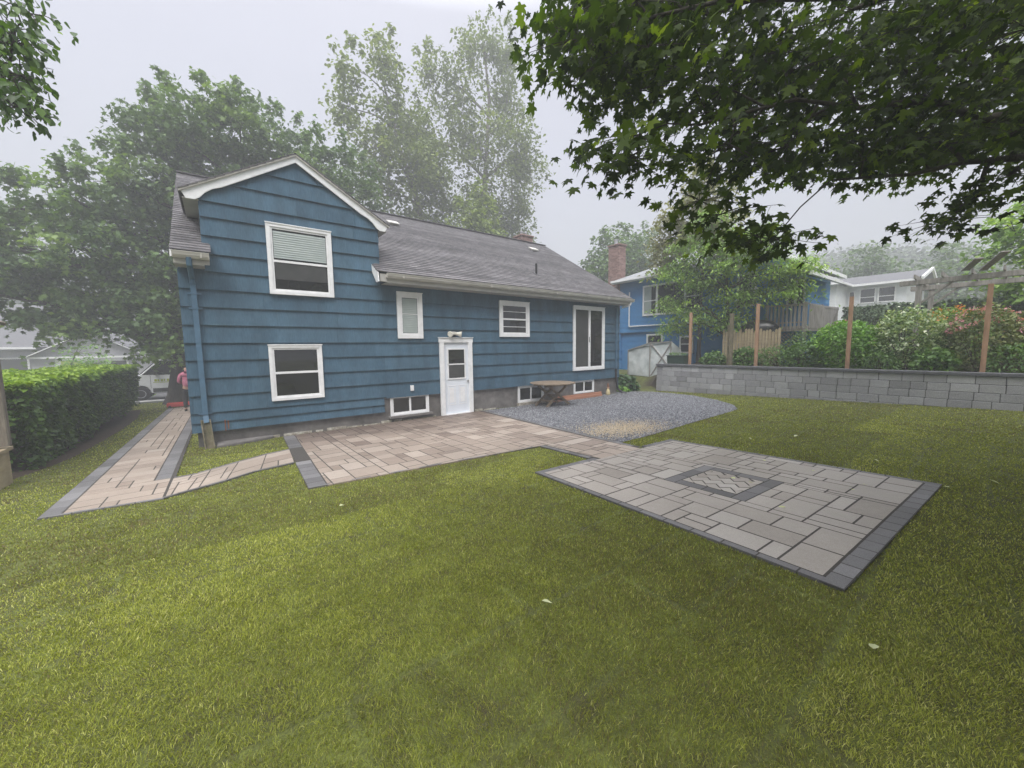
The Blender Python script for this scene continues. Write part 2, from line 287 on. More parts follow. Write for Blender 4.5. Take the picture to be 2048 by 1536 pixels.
# ---------------------------------------------------------------- ground
def zt(x, y):
    x = np.asarray(x, float); y = np.asarray(y, float)
    yy = np.clip(y, -8, 24.0); base = -.03*(yy-9.7345) + 0*x
    base = np.where(y > 24, base-.12*sm(24, 24.8, y), base)
    base = base + .25*sm(38, 60, y)*(np.clip(y, 38, 200)-38)*.06
    hi = 1.08 - .5*sm(8.6, 10.2, y) - .35*sm(14, 20, y) + np.clip(x-19, 0, 26)*.105 + np.clip(x-45, 0, 200)*.12
    s1 = sm(14.62, 14.66, x); s2 = sm(14.1, 15.8, x); k = sm(8.9, 9.5, y)
    s = s1*(1-k)+s2*k
    return base*(1-s)+hi*s
def grid_coords(segs):
    o = []
    for a, b, st in segs: o += list(np.arange(a, b-1e-6, st))
    return np.array(o+[segs[-1][1]])
gx = grid_coords([(-120,-20,10),(-20,-5,1.5),(-5,14,.5),(14,14.6,.2),(14.6,14.7,.02),(14.7,17,.15),(17,46,1),(46,200,11)])
gy = grid_coords([(-40,-8,4),(-8,8.4,.6),(8.4,10.6,.1),(10.6,23.5,.6),(23.5,25.2,.15),(25.2,60,2),(60,220,12)])
GX, GY = np.meshgrid(gx, gy, indexing='ij'); GZ = zt(GX, GY)
GZ = GZ + np.where((GY < 24), .012*(vnoise(GX, GY, 1.3, 3)-.5), 0) - .004
idx = np.arange(GX.size).reshape(GX.shape)
fq = np.stack([idx[:-1,:-1], idx[1:,:-1], idx[1:,1:], idx[:-1,1:]], -1).reshape(-1, 4)
gm = mat('ground_turf', [(.05,.042,.018),(.07,.078,.016),(.10,.118,.020),(.13,.15,.028)], .95, 5, 8, .5, 55, coarse=(1.1,.8,1.15), fine=(120,.6,1.3))
# beyond the wall the ground is dark garden soil
_nt = gm.node_tree; _p = [n for n in _nt.nodes if n.type == 'BSDF_PRINCIPLED'][0]; _src = _p.inputs["Base Color"].links[0].from_socket
_a = _nt.nodes.new("ShaderNodeAttribute"); _a.attribute_name = "tone"; _mx = _nt.nodes.new("ShaderNodeMix"); _mx.data_type = 'RGBA'
_nt.links.new(_a.outputs["Fac"], _mx.inputs[0]); _nt.links.new(_src, _mx.inputs[6]); _mx.inputs[7].default_value = (.035, .023, .015, 1); _nt.links.new(_mx.outputs[2], _p.inputs["Base Color"])
soilmask = (sm(14.55, 14.65, GX)*(1-sm(18, 21, GX))*sm(-8, -7, GY)*(1-sm(9.4, 10.2, GY))).ravel()
g = np_mesh('ground', np.stack([GX.ravel(), GY.ravel(), GZ.ravel()], 1), [fq], soilmask, gm, smooth=True); tag(g, 'grassy ground sheet of the yard and hillside', 'ground', kind='structure')
def zg(x, y): return float(zt(x, y))
def yard(y): return -.03*(y-9.7345)

def sheet(name, poly_quads, dz, m, label, cat, kind='structure'):
    b = MB()
    for q in poly_quads: b.face([(x, y, zg(x, y)+dz) for x, y in q])
    return tag(b.build(name, m), label, cat, kind=kind)
r = MB(); r.face([(-80,25.6,-.55+.004),(60,25.6,-.55+.004),(60,33,-.55+.004),(-80,33,-.55+.004)])
tag(r.build('road', M['asphalt']), 'asphalt street beyond the front lawn', 'road', kind='structure')
r = MB(); r.box(-80, 12, 24.9, 25.6, -.7, -.42)
tag(r.build('pavement', M['concrete'], bevel=.02), 'pale concrete kerb and pavement along the street', 'pavement', kind='structure')

# ---------------------------------------------------------------- pavers
def clip_poly(P, C):
    """convex clip (C counter-clockwise)"""
    def area(q): return sum(q[i][0]*q[(i+1) % len(q)][1]-q[(i+1) % len(q)][0]*q[i][1] for i in range(len(q)))
    if area(C) < 0: C = C[::-1]
    out = P
    for i in range(len(C)):
        a, b = C[i], C[(i+1) % len(C)]; inp = out; out = []
        if not inp: return []
        side = lambda p: (b[0]-a[0])*(p[1]-a[1])-(b[1]-a[1])*(p[0]-a[0])
        for j in range(len(inp)):
            p, q = inp[j], inp[(j+1) % len(inp)]; sp_, sq = side(p), side(q)
            if sp_ >= 0: out.append(p)
            if (sp_ >= 0) != (sq >= 0):
                t = sp_/(sp_-sq); out.append((p[0]+(q[0]-p[0])*t, p[1]+(q[1]-p[1])*t))
    if len(out) < 3 or abs(area(out))/2 < .0015: return []
    return out
def inset(P, g):
    cx = sum(p[0] for p in P)/len(P); cy = sum(p[1] for p in P)/len(P); o = []
    for x, y in P:
        dx, dy = x-cx, y-cy; sx = max(0, 1-g/max(abs(dx), 1e-3)); sy = max(0, 1-g/max(abs(dy), 1e-3)); o.append((cx+dx*sx, cy+dy*sy))
    return o
WARP = None
def stone(b, P, tone, gap=.0055, top=.022, fn=None):
    P = inset(P, gap)
    if WARP: P = [WARP(*p) for p in P]
    dz = random.uniform(-.0015, .0015); n = len(P)
    Q = inset(P, .004)
    z = lambda x, y: yard(y)
    b.solid([(x, y, z(x, y)-.02) for x, y in P]+[(x, y, z(x, y)+top-.004+dz) for x, y in P]+[(x, y, z(x, y)+top+dz) for x, y in Q],
            [(i, (i+1) % n, (i+1) % n+n, i+n) for i in range(n)]+[(i+n, (i+1) % n+n, (i+1) % n+2*n, i+2*n) for i in range(n)]+[tuple(range(2*n, 3*n))], tone)
def ashlar(nx, ny, rs, sizes=((3,2),(2,3),(3,3),(2,2),(3,2),(2,1),(3,1),(1,2),(2,3),(4,2),(2,2))):
    occ = [[False]*ny for _ in range(nx)]; out = []
    for j in range(ny):
        for i in range(nx):
            if occ[i][j]: continue
            opts = list(sizes); rs.shuffle(opts); opts += [(2,1),(1,2),(1,1)]
            for w_, h_ in opts:
                if i+w_ <= nx and j+h_ <= ny and not any(occ[a][c] for a in range(i, i+w_) for c in range(j, j+h_)):
                    for a in range(i, i+w_):
                        for c in range(j, j+h_): occ[a][c] = True
                    out.append((i, j, w_, h_)); break
    return out
def pave_area(b, regions, x0, y0, x1, y1, u, seed, holes=(), tone_c=.55, tone_s=.16):
    rs = random.Random(seed)
    for i, j, w_, h_ in ashlar(int(math.ceil((x1-x0)/u)), int(math.ceil((y1-y0)/u)), rs):
        P = [(x0+i*u, y0+j*u), (x0+(i+w_)*u, y0+j*u), (x0+(i+w_)*u, y0+(j+h_)*u), (x0+i*u, y0+(j+h_)*u)]
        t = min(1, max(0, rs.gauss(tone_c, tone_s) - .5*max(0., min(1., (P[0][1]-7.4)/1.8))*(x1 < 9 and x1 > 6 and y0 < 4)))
        for R_ in regions:
            Q = clip_poly(P, R_)
            if not Q: continue
            for H in holes:   # split around an axis-aligned hole
                hx0, hy0, hx1, hy1 = H
                parts = [[(-99,-99),(hx0,-99),(hx0,99),(-99,99)], [(hx1,-99),(99,-99),(99,99),(hx1,99)], [(hx0,-99),(hx1,-99),(hx1,hy0),(hx0,hy0)], [(hx0,hy1),(hx1,hy1),(hx1,99),(hx0,99)]]
                for pt in parts:
                    q = clip_poly(Q, pt)
                    if q: stone(b, q, t)
                break
            else: stone(b, Q, t)
def border(b, a, c, w_, n, seed, side=1, tone=.5):
    """row of n charcoal pavers from a to c, width w_ to the left (side=1) of the direction"""
    rs = random.Random(seed); dx, dy = c[0]-a[0], c[1]-a[1]; l = math.hypot(dx, dy); nx_, ny_ = -dy/l*w_*side, dx/l*w_*side
    for k in range(n):
        p = (a[0]+dx*k/n, a[1]+dy*k/n); q = (a[0]+dx*(k+1)/n, a[1]+dy*(k+1)/n)
        P = [p, q, (q[0]+nx_, q[1]+ny_), (p[0]+nx_, p[1]+ny_)]
        if side < 0: P = P[::-1]
        g = .003/l*n if n else 0
        # shrink along the run only
        ux, uy = dx/l*.0035, dy/l*.0035
        P2 = [(P[0][0]+(ux if side > 0 else ux), P[0][1]+uy), P[1], P[2], P[3]]
        stone(b, P, min(1, max(0, rs.gauss(tone, .2))), gap=.003)
# back patio + walkway
PA = [(1.02,9.66),(.80,5.36),(4.40,5.0),(5.70,4.96),(6.27,9.66)]; PB = [(4.40,5.0),(4.40,3.88),(5.58,3.88),(5.70,4.96)]
back = thing('back_patio', 'large warm beige paver patio laid along the back door of the blue house', 'patio', (3.5, 7.3, yard(7.3)))
b = MB(); pave_area(b, [[(1.24,9.66),(1.02,5.33),(4.40,5.0),(5.55,4.97),(6.10,9.66)], [(4.52,5.0),(4.52,3.72),(5.48,3.69),(5.55,4.97)]], .8, 3.655, 6.3, 9.68, .145, 5, tone_c=.52); b.build('paving_stones', M['paver'], back)
b = MB(); b.face([(x, y, yard(y)+.0205) for x, y in PA]); b.face([(x, y, yard(y)+.0205) for x, y in [(4.40,5.0),(4.40,3.75),(5.58,3.75),(5.70,4.96)]]); b.build('sand_bed', M['joint'], back)
b = MB()
for rows in ([((1.02,9.66), (.945,8.16), .22, 7, 1)], [((.875,6.93), (.80,5.36), .22, 7, 2)], [((5.58,3.88), (5.70,4.96), .10, 5, 3), ((5.70,4.96), (6.27,9.66), .10, 20, 4)], [((4.40,5.0), (4.40,3.88), .10, 5, 5)], [((.80,5.36), (4.40,5.0), .05, 14, 6)]):
    b = MB()
    for r_ in rows: border(b, *r_)
    b.build('edge_row', M['charcoal'], back)
# front square patio
fp = thing('square_patio', 'paver square patio on the lawn with painted-in grey sheen and a dark framed herringbone inlay', 'patio', (4.8, 2.1, yard(2.1)))
X0, X1, Y0, Y1 = 3.22, 6.42, .50, 3.78
def sq_warp(x, y):
    u, v = (x-X0)/(X1-X0), (y-Y0)/(Y1-Y0); c = ((3.15,.58),(6.39,.41),(6.44,3.63),(3.34,3.81))
    return tuple((1-u)*(1-v)*c[0][i]+u*(1-v)*c[1][i]+u*v*c[2][i]+(1-u)*v*c[3][i] for i in (0, 1))
WARP = sq_warp
b = MB(); pave_area(b, [[(X0+.075,Y0+.135),(X1-.08,Y0+.135),(X1-.08,Y1-.0),(X0+.075,Y1-.0)]], X0+.075, Y0+.135, X1, Y1, .145, 11, holes=((4.28,1.62,5.24,2.58),), tone_c=.55, tone_s=.13)
b.build('paving_stones', M['paver_sheen'], fp)
b = MB(); b.face([(x, y, yard(y)+.0205) for x, y in [sq_warp(*q) for q in ((X0,Y0),(X1,Y0),(X1,Y1),(X0,Y1))]]); b.build('sand_bed', M['joint'], fp)
for r_, sd_ in ((((X0,Y1), (X0,Y0), .075, 12, 7), 1), (((X0,Y0), (X1,Y0), .13, 17, 8), 1), (((X1,Y0), (X1,Y1), .08, 14, 9), 1), (((X0,Y1+.10), (4.40,Y1+.10), .12, 6, 10), -1), (((5.58,Y1+.10), (X1,Y1+.10), .12, 4, 12), -1)):
    b = MB(); border(b, *r_, side=sd_); b.build('edge_row', M['charcoal'], fp)
b = MB(); hx0, hy0, hx1, hy1 = 4.28, 1.62, 5.24, 2.58; w_ = .145
border(b, (hx0,hy0), (hx1,hy0), w_, 3, 21, tone=.35); border(b, (hx1,hy0+w_), (hx1,hy1-w_), w_, 2, 22, tone=.35); border(b, (hx1,hy1), (hx0,hy1), w_, 3, 23, tone=.35); border(b, (hx0,hy1-w_), (hx0,hy0+w_), w_, 2, 24, tone=.35)
b.build('inlay_frame', M['charcoal'], fp)
b = MB(); inn = [(hx0+w_,hy0+w_),(hx1-w_,hy0+w_),(hx1-w_,hy1-w_),(hx0+w_,hy1-w_)]; cx, cy = (hx0+hx1)/2, (hy0+hy1)/2; s_ = .118; rs = random.Random(3); ca = math.sqrt(.5)
for i in range(-12, 12):
    for j in range(-12, 12):
        # herringbone, bricks 2s x s
        base = (i*s_ + j*s_*2*0, 0)
        k = (i - j) % 4
        if k == 0: rct = (i*s_, j*s_, (i+2)*s_, (j+1)*s_)
        elif k == 3: rct = (i*s_, j*s_, (i+1)*s_, (j+2)*s_)
        else: continue
        P = [(rct[0],rct[1]),(rct[2],rct[1]),(rct[2],rct[3]),(rct[0],rct[3])]
        P = [(cx+(x-y)*ca, cy+(x+y)*ca) for x, y in P]; Q = clip_poly(P, inn)
        if Q: stone(b, Q, min(1, max(0, rs.gauss(.62, .2))), gap=.010)
b.build('herringbone_inlay', M['paver_sheen'], fp)
WARP = None
# side walk along the house and curved link
UPc = [(-.63,7.31),(-.37,7.34),(-.11,7.54),(.19,7.77),(.50,8.0),(.95,8.16)]; LOc = [(-.64,6.22),(-.50,6.30),(-.23,6.43),(-.01,6.55),(.30,6.78),(.87,6.93)]
sw = thing('side_path', 'long beige paver path with charcoal edging beside the left end of the house', 'path', (-1.2, 12, yard(12)))
b = MB(); pave_area(b, [[(-1.50,6.32),(-.65,6.24),(-.65,7.28),(-1.50,7.28)],[(-1.50,7.28),(-.835,7.28),(-.835,20.0),(-1.50,20.0)]], -1.50, 6.2, -.6, 20.0, .145, 31, tone_c=.6, tone_s=.12)
NU = 12
def link_pt(u, v):
    t = u*(len(UPc)-1); i = min(int(t), len(UPc)-2); f = t-i
    a = (LOc[i][0]*(1-f)+LOc[i+1][0]*f, LOc[i][1]*(1-f)+LOc[i+1][1]*f); c = (UPc[i][0]*(1-f)+UPc[i+1][0]*f, UPc[i][1]*(1-f)+UPc[i+1][1]*f)
    return (a[0]*(1-v)+c[0]*v, a[1]*(1-v)+c[1]*v)
rs = random.Random(17)
for i, j, w2, h2 in ashlar(12, 6, rs):
    stone(b, [link_pt(i/12, .05+.88*j/6), link_pt((i+w2)/12, .05+.88*j/6), link_pt((i+w2)/12, .05+.88*(j+h2)/6), link_pt(i/12, .05+.88*(j+h2)/6)], min(1, max(0, rs.gauss(.68, .12))))
b.build('paving_stones', M['paver'], sw)
b = MB(); b.face([(x, y, yard(y)+.0200) for x, y in [(-1.68,6.34),(-.60,6.20),(-.63,20),(-1.68,20)]])
for k in range(5): b.face([(x, y, yard(y)+.0205) for x, y in [LOc[k], LOc[k+1], UPc[k+1], UPc[k]]])
b.build('sand_bed', M['joint'], sw)
b = MB(); border(b, (-1.68,20), (-1.68,6.32), .175, 42, 41, tone=.6); b.build('edge_row', M['charcoal'], sw)
b = MB(); border(b, (-.65,7.28), (-.65,20), .18, 38, 42, tone=.65); b.build('edge_row', M['charcoal'], sw); b = MB()
for k in range(5): border(b, UPc[k], UPc[k+1], .055, 1, 50+k, side=-1); border(b, LOc[k], LOc[k+1], .045, 1, 60+k)
border(b, (-1.68,6.33), (-.64,6.20), .05, 4, 66)
b.build('link_edging', M['charcoal'], sw)

# gravel
GP = [(6.29,9.66),(5.95,6.9),(5.74,4.9),(5.60,4.22),(6.5,4.20),(8.2,4.30),(9.8,4.38),(10.6,4.42),(11.1,4.5),(11.8,4.9),(12.7,5.8),(13.4,6.9),(13.75,7.9),(13.9,8.9),(13.5,9.8),(12.9,9.9),(12.7,9.68)]
gv = MB(); gv.face([(x, y, yard(y)+.008) for x, y in GP]); gbed = tag(gv.build('gravel_base', M['gravelbed']), 'flat grey gravel area beside the back patio', 'gravel', kind='structure')
n = 60000; x = RNG.uniform(5.5, 14, n); y = RNG.uniform(4.1, 9.9, n); k = inpoly(x, y, GP); x = x[k]; y = y[k]; n = len(x)
s = RNG.uniform(.009, .021, n); T = np.array([(1,0,0),(0,1,0),(-1,0,0),(0,-1,0),(.2,.1,.8),(-.2,.3,.7)]); th = RNG.uniform(0, 6.28, n)
V = T[None]*np.stack([s, s*RNG.uniform(.6, 1, n), s*RNG.uniform(.6, 1.1, n)], 1)[:, None]
V = np.stack([V[...,0]*np.cos(th)[:,None]-V[...,1]*np.sin(th)[:,None]+x[:,None], V[...,0]*np.sin(th)[:,None]+V[...,1]*np.cos(th)[:,None]+y[:,None], V[...,2]+(yard(y)+.010)[:,None]], -1)
F_ = np.array([(0,1,4),(1,5,4),(1,2,5),(2,3,5),(3,4,5),(3,0,4)])
ff = (np.arange(n)[:,None,None]*6+F_[None]).reshape(-1, 3)
tn = RNG.uniform(0, 1, n)**1.3; 
gsto = np_mesh('gravel', V.reshape(-1, 3), [ff], np.repeat(tn, 6), M['gravel']); tag(gsto, 'loose crushed grey stones covering the sitting area', 'gravel', kind='stuff')
# sandy spill
n = 5000; x = RNG.normal(6.75, .55, n); y = RNG.normal(5.0, .38, n); k = inpoly(x, y, GP); x = x[k]; y = y[k]; n = len(x); s = RNG.uniform(.006, .014, n)
V = T[None]*s[:,None,None]; V = V+np.stack([x, y, yard(y)+.016], 1)[:,None]
ff = (np.arange(n)[:,None,None]*6+F_[None]).reshape(-1, 3)
o = np_mesh('sandy_gravel', V.reshape(-1, 3), [ff], RNG.uniform(0, 1, n).repeat(6), mat('sand_chips', [(.22,.17,.10),(.38,.30,.19),(.46,.40,.30)], .9, 20, 2, 0, tone_ramp=True)); tag(o, 'tan sandy chips spilled over the gravel near the patio', 'gravel', kind='stuff')

# ---------------------------------------------------------------- lawn
HOUSE = [(-.42,9.75),(12.8,9.75),(12.8,19),(-.42,19)]
EXC = [PA, [(4.40,5.0),(4.40,3.7),(5.58,3.7),(5.70,4.96)], [(3.15,.58),(6.39,.41),(6.44,3.63),(3.34,3.81)], [(3.34,3.7),(4.42,3.6),(4.42,Y1+.02),(3.34,3.92)], [(5.56,3.6),(6.44,3.5),(6.44,3.74),(5.56,3.80)], [(-1.68,6.33),(-.64,6.21),(-.64,20),(-1.68,20)], LOc+UPc[::-1], GP, HOUSE,
       [(-6,8.2),(-3.0,8.2),(-2.62,8.9),(-2.42,9.6),(-2.25,10.5),(-2.15,14),(-2.2,17),(-2.5,20.6),(-6,21)], [(13.1,9.4),(14.6,9.4),(14.6,11.5),(13.0,11.5)]]
def lawn_points(N_):
    ang = RNG.uniform(math.radians(-38), math.radians(112), N_)   # from +x axis
    u = RNG.uniform(0, 1, N_); d0, d1 = 1.0, 26.0
    d = d0*np.exp(u*math.log(d1/d0)) if False else None
    # density ~ const below 2.6 m, 1/d^2 beyond
    c1 = (2.6**2-1)/2/2.6**2; c2 = math.log(26/2.6); tot = c1+c2
    v = RNG.uniform(0, tot, N_)
    d = np.where(v < c1, np.sqrt(1+2*2.6**2*np.minimum(v, c1)), 2.6*np.exp(np.maximum(v-c1, 0)))
    return d*np.cos(ang), d*np.sin(ang), d
x, y, d = lawn_points(1400000)
k = (x < 14.44) & (x > -6) & (y > -5) & (y < 24.2) & ~((x > 12.5) & (y > 19.5))
jx, jy = RNG.normal(0, .011, len(x)), RNG.normal(0, .011, len(x))
for P in EXC: k &= ~inpoly(x+jx, y+jy, P)
k &= ~((x > 13.2) & (y > 9.0) & (y < 9.4)); k &= RNG.uniform(0, 1, len(x)) < .96
x, y, d = x[k], y[k], d[k]
# seams between sod rolls and thin spots
row = np.floor((y+.12*np.sin(x*.6))/.61).astype(int); colx = np.floor((x+row*.73)/1.83).astype(int)
fy = (y+.12*np.sin(x*.6))/.61-row; fx_ = (x+row*.73)/1.83-colx
hsh = ((row*7349+colx*9151) & 1023)/1023.
seam = np.minimum(np.minimum(fy, 1-fy)*.61, np.minimum(fx_, 1-fx_)*1.83)
worn = vnoise(x, y, .9, 5)
keep = ~((seam < .022) & (worn > .5) & (RNG.uniform(0, 1, len(x)) < .65)); x, y, d, hsh, seam, worn = [q[keep] for q in (x, y, d, hsh, seam, worn)]
n = len(x)
patch = vnoise(x, y, 1.7, 8)*.5+vnoise(x, y, .55, 9)*.3+vnoise(x, y, .16, 10)*.2
tone = .45+(hsh-.5)*.30+(patch-.5)*.42+RNG.normal(0, .20, n)
brown = (vnoise(x, y, .45, 21) > .80) & (vnoise(x, y, 1.9, 22) > .55); tone = np.where(brown & (RNG.uniform(0, 1, n) < .5), RNG.uniform(.0, .15, n), tone)
olive = vnoise(x+50, y+50, 2.4, 71)*.6+vnoise(x, y, .8, 72)*.4; tone = np.where((RNG.uniform(0, 1, n) < np.clip((olive-.42)*1.3, 0, .45)), RNG.uniform(.05, .3, n), tone)
straw = RNG.uniform(0, 1, n) < .045; tone = np.where(straw, RNG.uniform(.85, 1, n), tone)
h = RNG.uniform(.012, .027, n)*(.75+.5*vnoise(x, y, .25, 12))
wd = np.maximum(.0010, .00058*d)*RNG.uniform(.7, 1.3, n)
# blades lie over in gently changing directions
la = vnoise(x, y, .35, 30)*7+vnoise(x, y, .09, 31)*5+RNG.normal(0, 1.5, n); lean = np.clip(RNG.normal(.95, .35, n), .2, 1.6)
fa = RNG.uniform(0, 6.28, n); cx_, cy_ = np.cos(fa)*wd, np.sin(fa)*wd
z0 = yard(y)-.002
hx, hy = np.cos(la), np.sin(la)
P0 = np.stack([x-cx_, y-cy_, z0], 1); P1 = np.stack([x+cx_, y+cy_, z0], 1)
mx_, my_, mz_ = x+hx*h*.35*np.sin(lean), y+hy*h*.35*np.sin(lean), z0+h*.55
P2 = np.stack([mx_+cx_*.75, my_+cy_*.75, mz_], 1); P3 = np.stack([mx_-cx_*.75, my_-cy_*.75, mz_], 1)
P4 = np.stack([x+hx*h*np.sin(lean), y+hy*h*np.sin(lean), z0+h*(.55+.45*np.cos(lean))], 1)
V = np.stack([P0, P1, P2, P3, P4], 1).reshape(-1, 3); ib = np.arange(n)*5
lw = np_mesh('lawn_grass', V, [np.stack([ib, ib+1, ib+2, ib+3], 1), np.stack([ib+3, ib+2, ib+4], 1)], np.repeat(np.clip(tone, 0, 1), 5), M['grassblade'])
tag(lw, 'freshly laid green lawn of short turf around the patios', 'grass', kind='stuff')

# dark soil under the left hedge
b = MB(); b.face([(q[0], q[1], yard(min(q[1], 24))+.006) for q in [(-6,8.2),(-3.0,8.2),(-2.62,8.9),(-2.42,9.6),(-2.25,10.5),(-2.15,14),(-2.2,17),(-2.5,20.6),(-6,21)]])
tag(b.build('soil_bed', M['soil']), 'dark soil strip under the clipped hedge', 'soil', kind='structure')

# ---------------------------------------------------------------- main house
FY = 9.7345
house = thing('blue_house', 'blue shake sided house with white trimmed gable, back door and grey shingle roof', 'house', (6.2, 14.4, 0))
TH = .606   # roof slope
GAPX, GAPZ = 1.605, 6.07
def clad(b, zs, xl, xr, y, seed, sgn=-1, plank=1.22, proud=.042, ax='y'):
    """lapped courses on a wall; xl/xr give the ends for a height"""
    rs = random.Random(seed)
    for z0, z1 in zip(zs[:-1], zs[1:]):
        cuts = []; off = rs.uniform(0, plank)
        lo, hi = min(xl(z0), xl(z1)), max(xr(z0), xr(z1)); q = lo-off
        while q < hi: cuts.append((q, q+plank)); q += plank
        for a, c in cuts:
            pts = []
            for z in (z0, z1):
                aa = max(a+.0014, xl(z)); cc = min(c-.0014, xr(z)); pts.append((aa, cc, z))
            (a0, c0, _), (a1, c1, _) = pts
            if c0 <= a0 and c1 <= a1: continue
            if c1 < a1: a1 = c1 = (a1+c1)/2
            if c0 < a0: continue
            j = rs.uniform(-.0012, .0012); yb = y+sgn*(proud+j); yt = y+sgn*(.006+j); t = rs.uniform(.25, .75)
            f = (lambda p, q_, r_: (p, q_, r_)) if ax == 'y' else (lambda p, q_, r_: (q_, p, r_))
            b.solid([f(a0, yb, z0), f(c0, yb, z0), f(c0, y, z0), f(a0, y, z0), f(a1, yt, z1+.004), f(c1, yt, z1+.004), f(c1, y, z1+.004), f(a1, y, z1+.004)],
                    [(0,3,2,1),(4,5,6,7),(0,1,5,4),(1,2,6,5),(2,3,7,6),(3,0,4,7)], t)
b = MB()
zs1 = [.30,.49,.685]; clad(b, zs1, lambda z: -.50, lambda z: 3.30, FY, 1)
zs2 = [.645,1.03,1.38,1.73,2.07,2.42,2.77,3.11,3.46]; 
zl = [.685]+zs2[1:]
clad(b, zl, lambda z: -.50, lambda z: 3.36, FY, 2)
clad(b, zs2, lambda z: 3.362, lambda z: 12.84, FY, 3)
zs3 = [3.46,3.80,4.15,4.50,4.80]; clad(b, zs3, lambda z: -.10, lambda z: 3.33, FY, 4)
gl = lambda z: max(-.10, GAPX-(6.0-z)/.60); gr = lambda z: min(3.33, GAPX+(6.0-z)/.60)
clad(b, [4.80,5.18,5.54,5.99], gl, gr, FY, 5)
# left end wall and right end wall, courses too
for xw, sg, sd in ((-.45, -1, 6), (12.79, 1, 7)):
    clad(b, [.30,.685]+zs2[1:], lambda z: 9.72, lambda z: 18.95, xw, sd, sgn=sg, ax='x')
    clad(b, [3.46,3.80,4.15,4.50,4.85,5.2,5.55,5.9,6.25,6.6], lambda z: 9.75+max(0, (z-3.62)/TH-.4), lambda z: 18.95-max(0, (z-3.62)/TH-.4), xw, sd+10, sgn=sg, ax='x')
# side walls of the gable block
clad(b, [3.46,3.80,4.15,4.50,4.82], lambda z: 9.74, lambda z: 9.9+(z-3.7)/TH, -.06, 8, sgn=-1, ax='x')
b.build('siding', M['siding'], house)
b = MB(); b.box(-.44, 12.78, 9.74, 18.94, .66, 3.5); b.box(-.05, 3.28, 9.74, 12.5, 3.5, 4.8); b.prism([(-.09,4.8),(3.32,4.8),(3.32,4.97),(GAPX,5.985),(-.09,4.97)], 'y', 9.728, 12.6)
b.prism([(9.76,3.5),(18.92,3.5),(14.34,6.3)], 'x', -.43, 12.77); b.build('wall_core', M['siding'], house)
b = MB(); b.box(-.42, 12.76, 9.765, 18.9, -.6, .655); b.build('foundation', M['found'], house, bevel=.01)
b = MB(); rs = random.Random(5)
q = .55
while q < 6.4:
    l = rs.uniform(.15, .6)
    if not (4.8 < q+l and q < 5.95): b.box(q, q+l-.01, 9.745, 9.766, -.05, rs.uniform(.03, .07))
    if q < 4.9 <= q+l+.08: b.build('flaking_ledge', M['whitestain'], house, bevel=.006); b = MB(); q = 5.95-l
    q += l+rs.uniform(0, .08)
b.build('flaking_ledge', M['whitestain'], house, bevel=.006)
# roof: lapped shingle courses
def shingle_plane(b, p0, ux, us, nrm, L_, W_, n, seed, xa=lambda t: 0, xb=None):
    """courses up the slope. p0 eave corner, ux unit along the eave, us unit up the slope"""
    rs = random.Random(seed); xb = xb or (lambda t: W_)
    for i in range(n):
        t0, t1 = i/n, (i+1)/n
        a0, c0, a1, c1 = xa(t0), xb(t0), xa(t1), xb(t1)
        if c0-a0 < .02: continue
        e = L_/n
        P = [p0+ux*a0+us*(t0*L_)+nrm*.016, p0+ux*c0+us*(t0*L_)+nrm*.016, p0+ux*c1+us*(t1*L_+.02)+nrm*.004, p0+ux*a1+us*(t1*L_+.02)+nrm*.004]
        Q = [v-nrm*.02 for v in P]
        b.solid(P+Q, [(0,1,2,3),(7,6,5,4),(0,4,5,1),(1,5,6,2),(2,6,7,3),(3,7,4,0)], rs.uniform(.2, .8))
EY, EZ, RY = 9.30, 3.74, 14.38; RZ = EZ+TH*(RY-EY); SL = math.hypot(RY-EY, RZ-EZ)
us = Vector((0, RY-EY, RZ-EZ)).normalized(); ns = Vector((0, -us.z, us.y)); ux = Vector((1, 0, 0))
b = MB(); nC = 44; XL, XR = -.56, 13.08
# left strip, right part, and the piece behind the gable block
tg = (9.82-EY)/(RY-EY)
# gable roof meets the main slope along valleys
def vall_l(t):  # right end of left strip
    z = EZ+TH*(t*(RY-EY)); y = EY+t*(RY-EY)
    if z < 4.915: return (-.03 if y > 9.76 else .03)-XL
    return min(GAPX, -.38+(z-4.915)*(GAPX+.38)/(GAPZ-4.915))-XL
def vall_r(t):
    z = EZ+TH*(t*(RY-EY)); y = EY+t*(RY-EY)
    if z < 4.915: return (3.27 if y > 9.76 else 3.13)-XL
    return max(GAPX, 3.59-(z-4.915)*(3.59-GAPX)/(GAPZ-4.915))-XL
shingle_plane(b, Vector((XL, EY, EZ)), ux, us, ns, SL, 0, nC, 1, lambda t: 0, vall_l)
shingle_plane(b, Vector((XL, EY, EZ)), ux, us, ns, SL, 0, nC, 2, vall_r, lambda t: XR-XL)
ub = Vector((0, -us.y, us.z)); nb = Vector((0, us.z, us.y))
shingle_plane(b, Vector((XL, 2*RY-EY, EZ)), ux, ub, nb, SL, 0, 20, 3, lambda t: 0, lambda t: XR-XL)
b.box(XL, XR, RY-.10, RY+.10, RZ+.000, RZ+.028)
b.build('main_roof', M['roof'], house)
for xx in (XL, XR-.025):
    b = MB(); b.prism([(EY+.01,EZ-.015),(RY,RZ-.02),(2*RY-EY-.01,EZ-.015),(2*RY-EY-.01,EZ-.13),(RY,RZ-.16),(EY+.01,EZ-.13)], 'x', xx, xx+.024); b.build('rake_trim', M['white'], house)
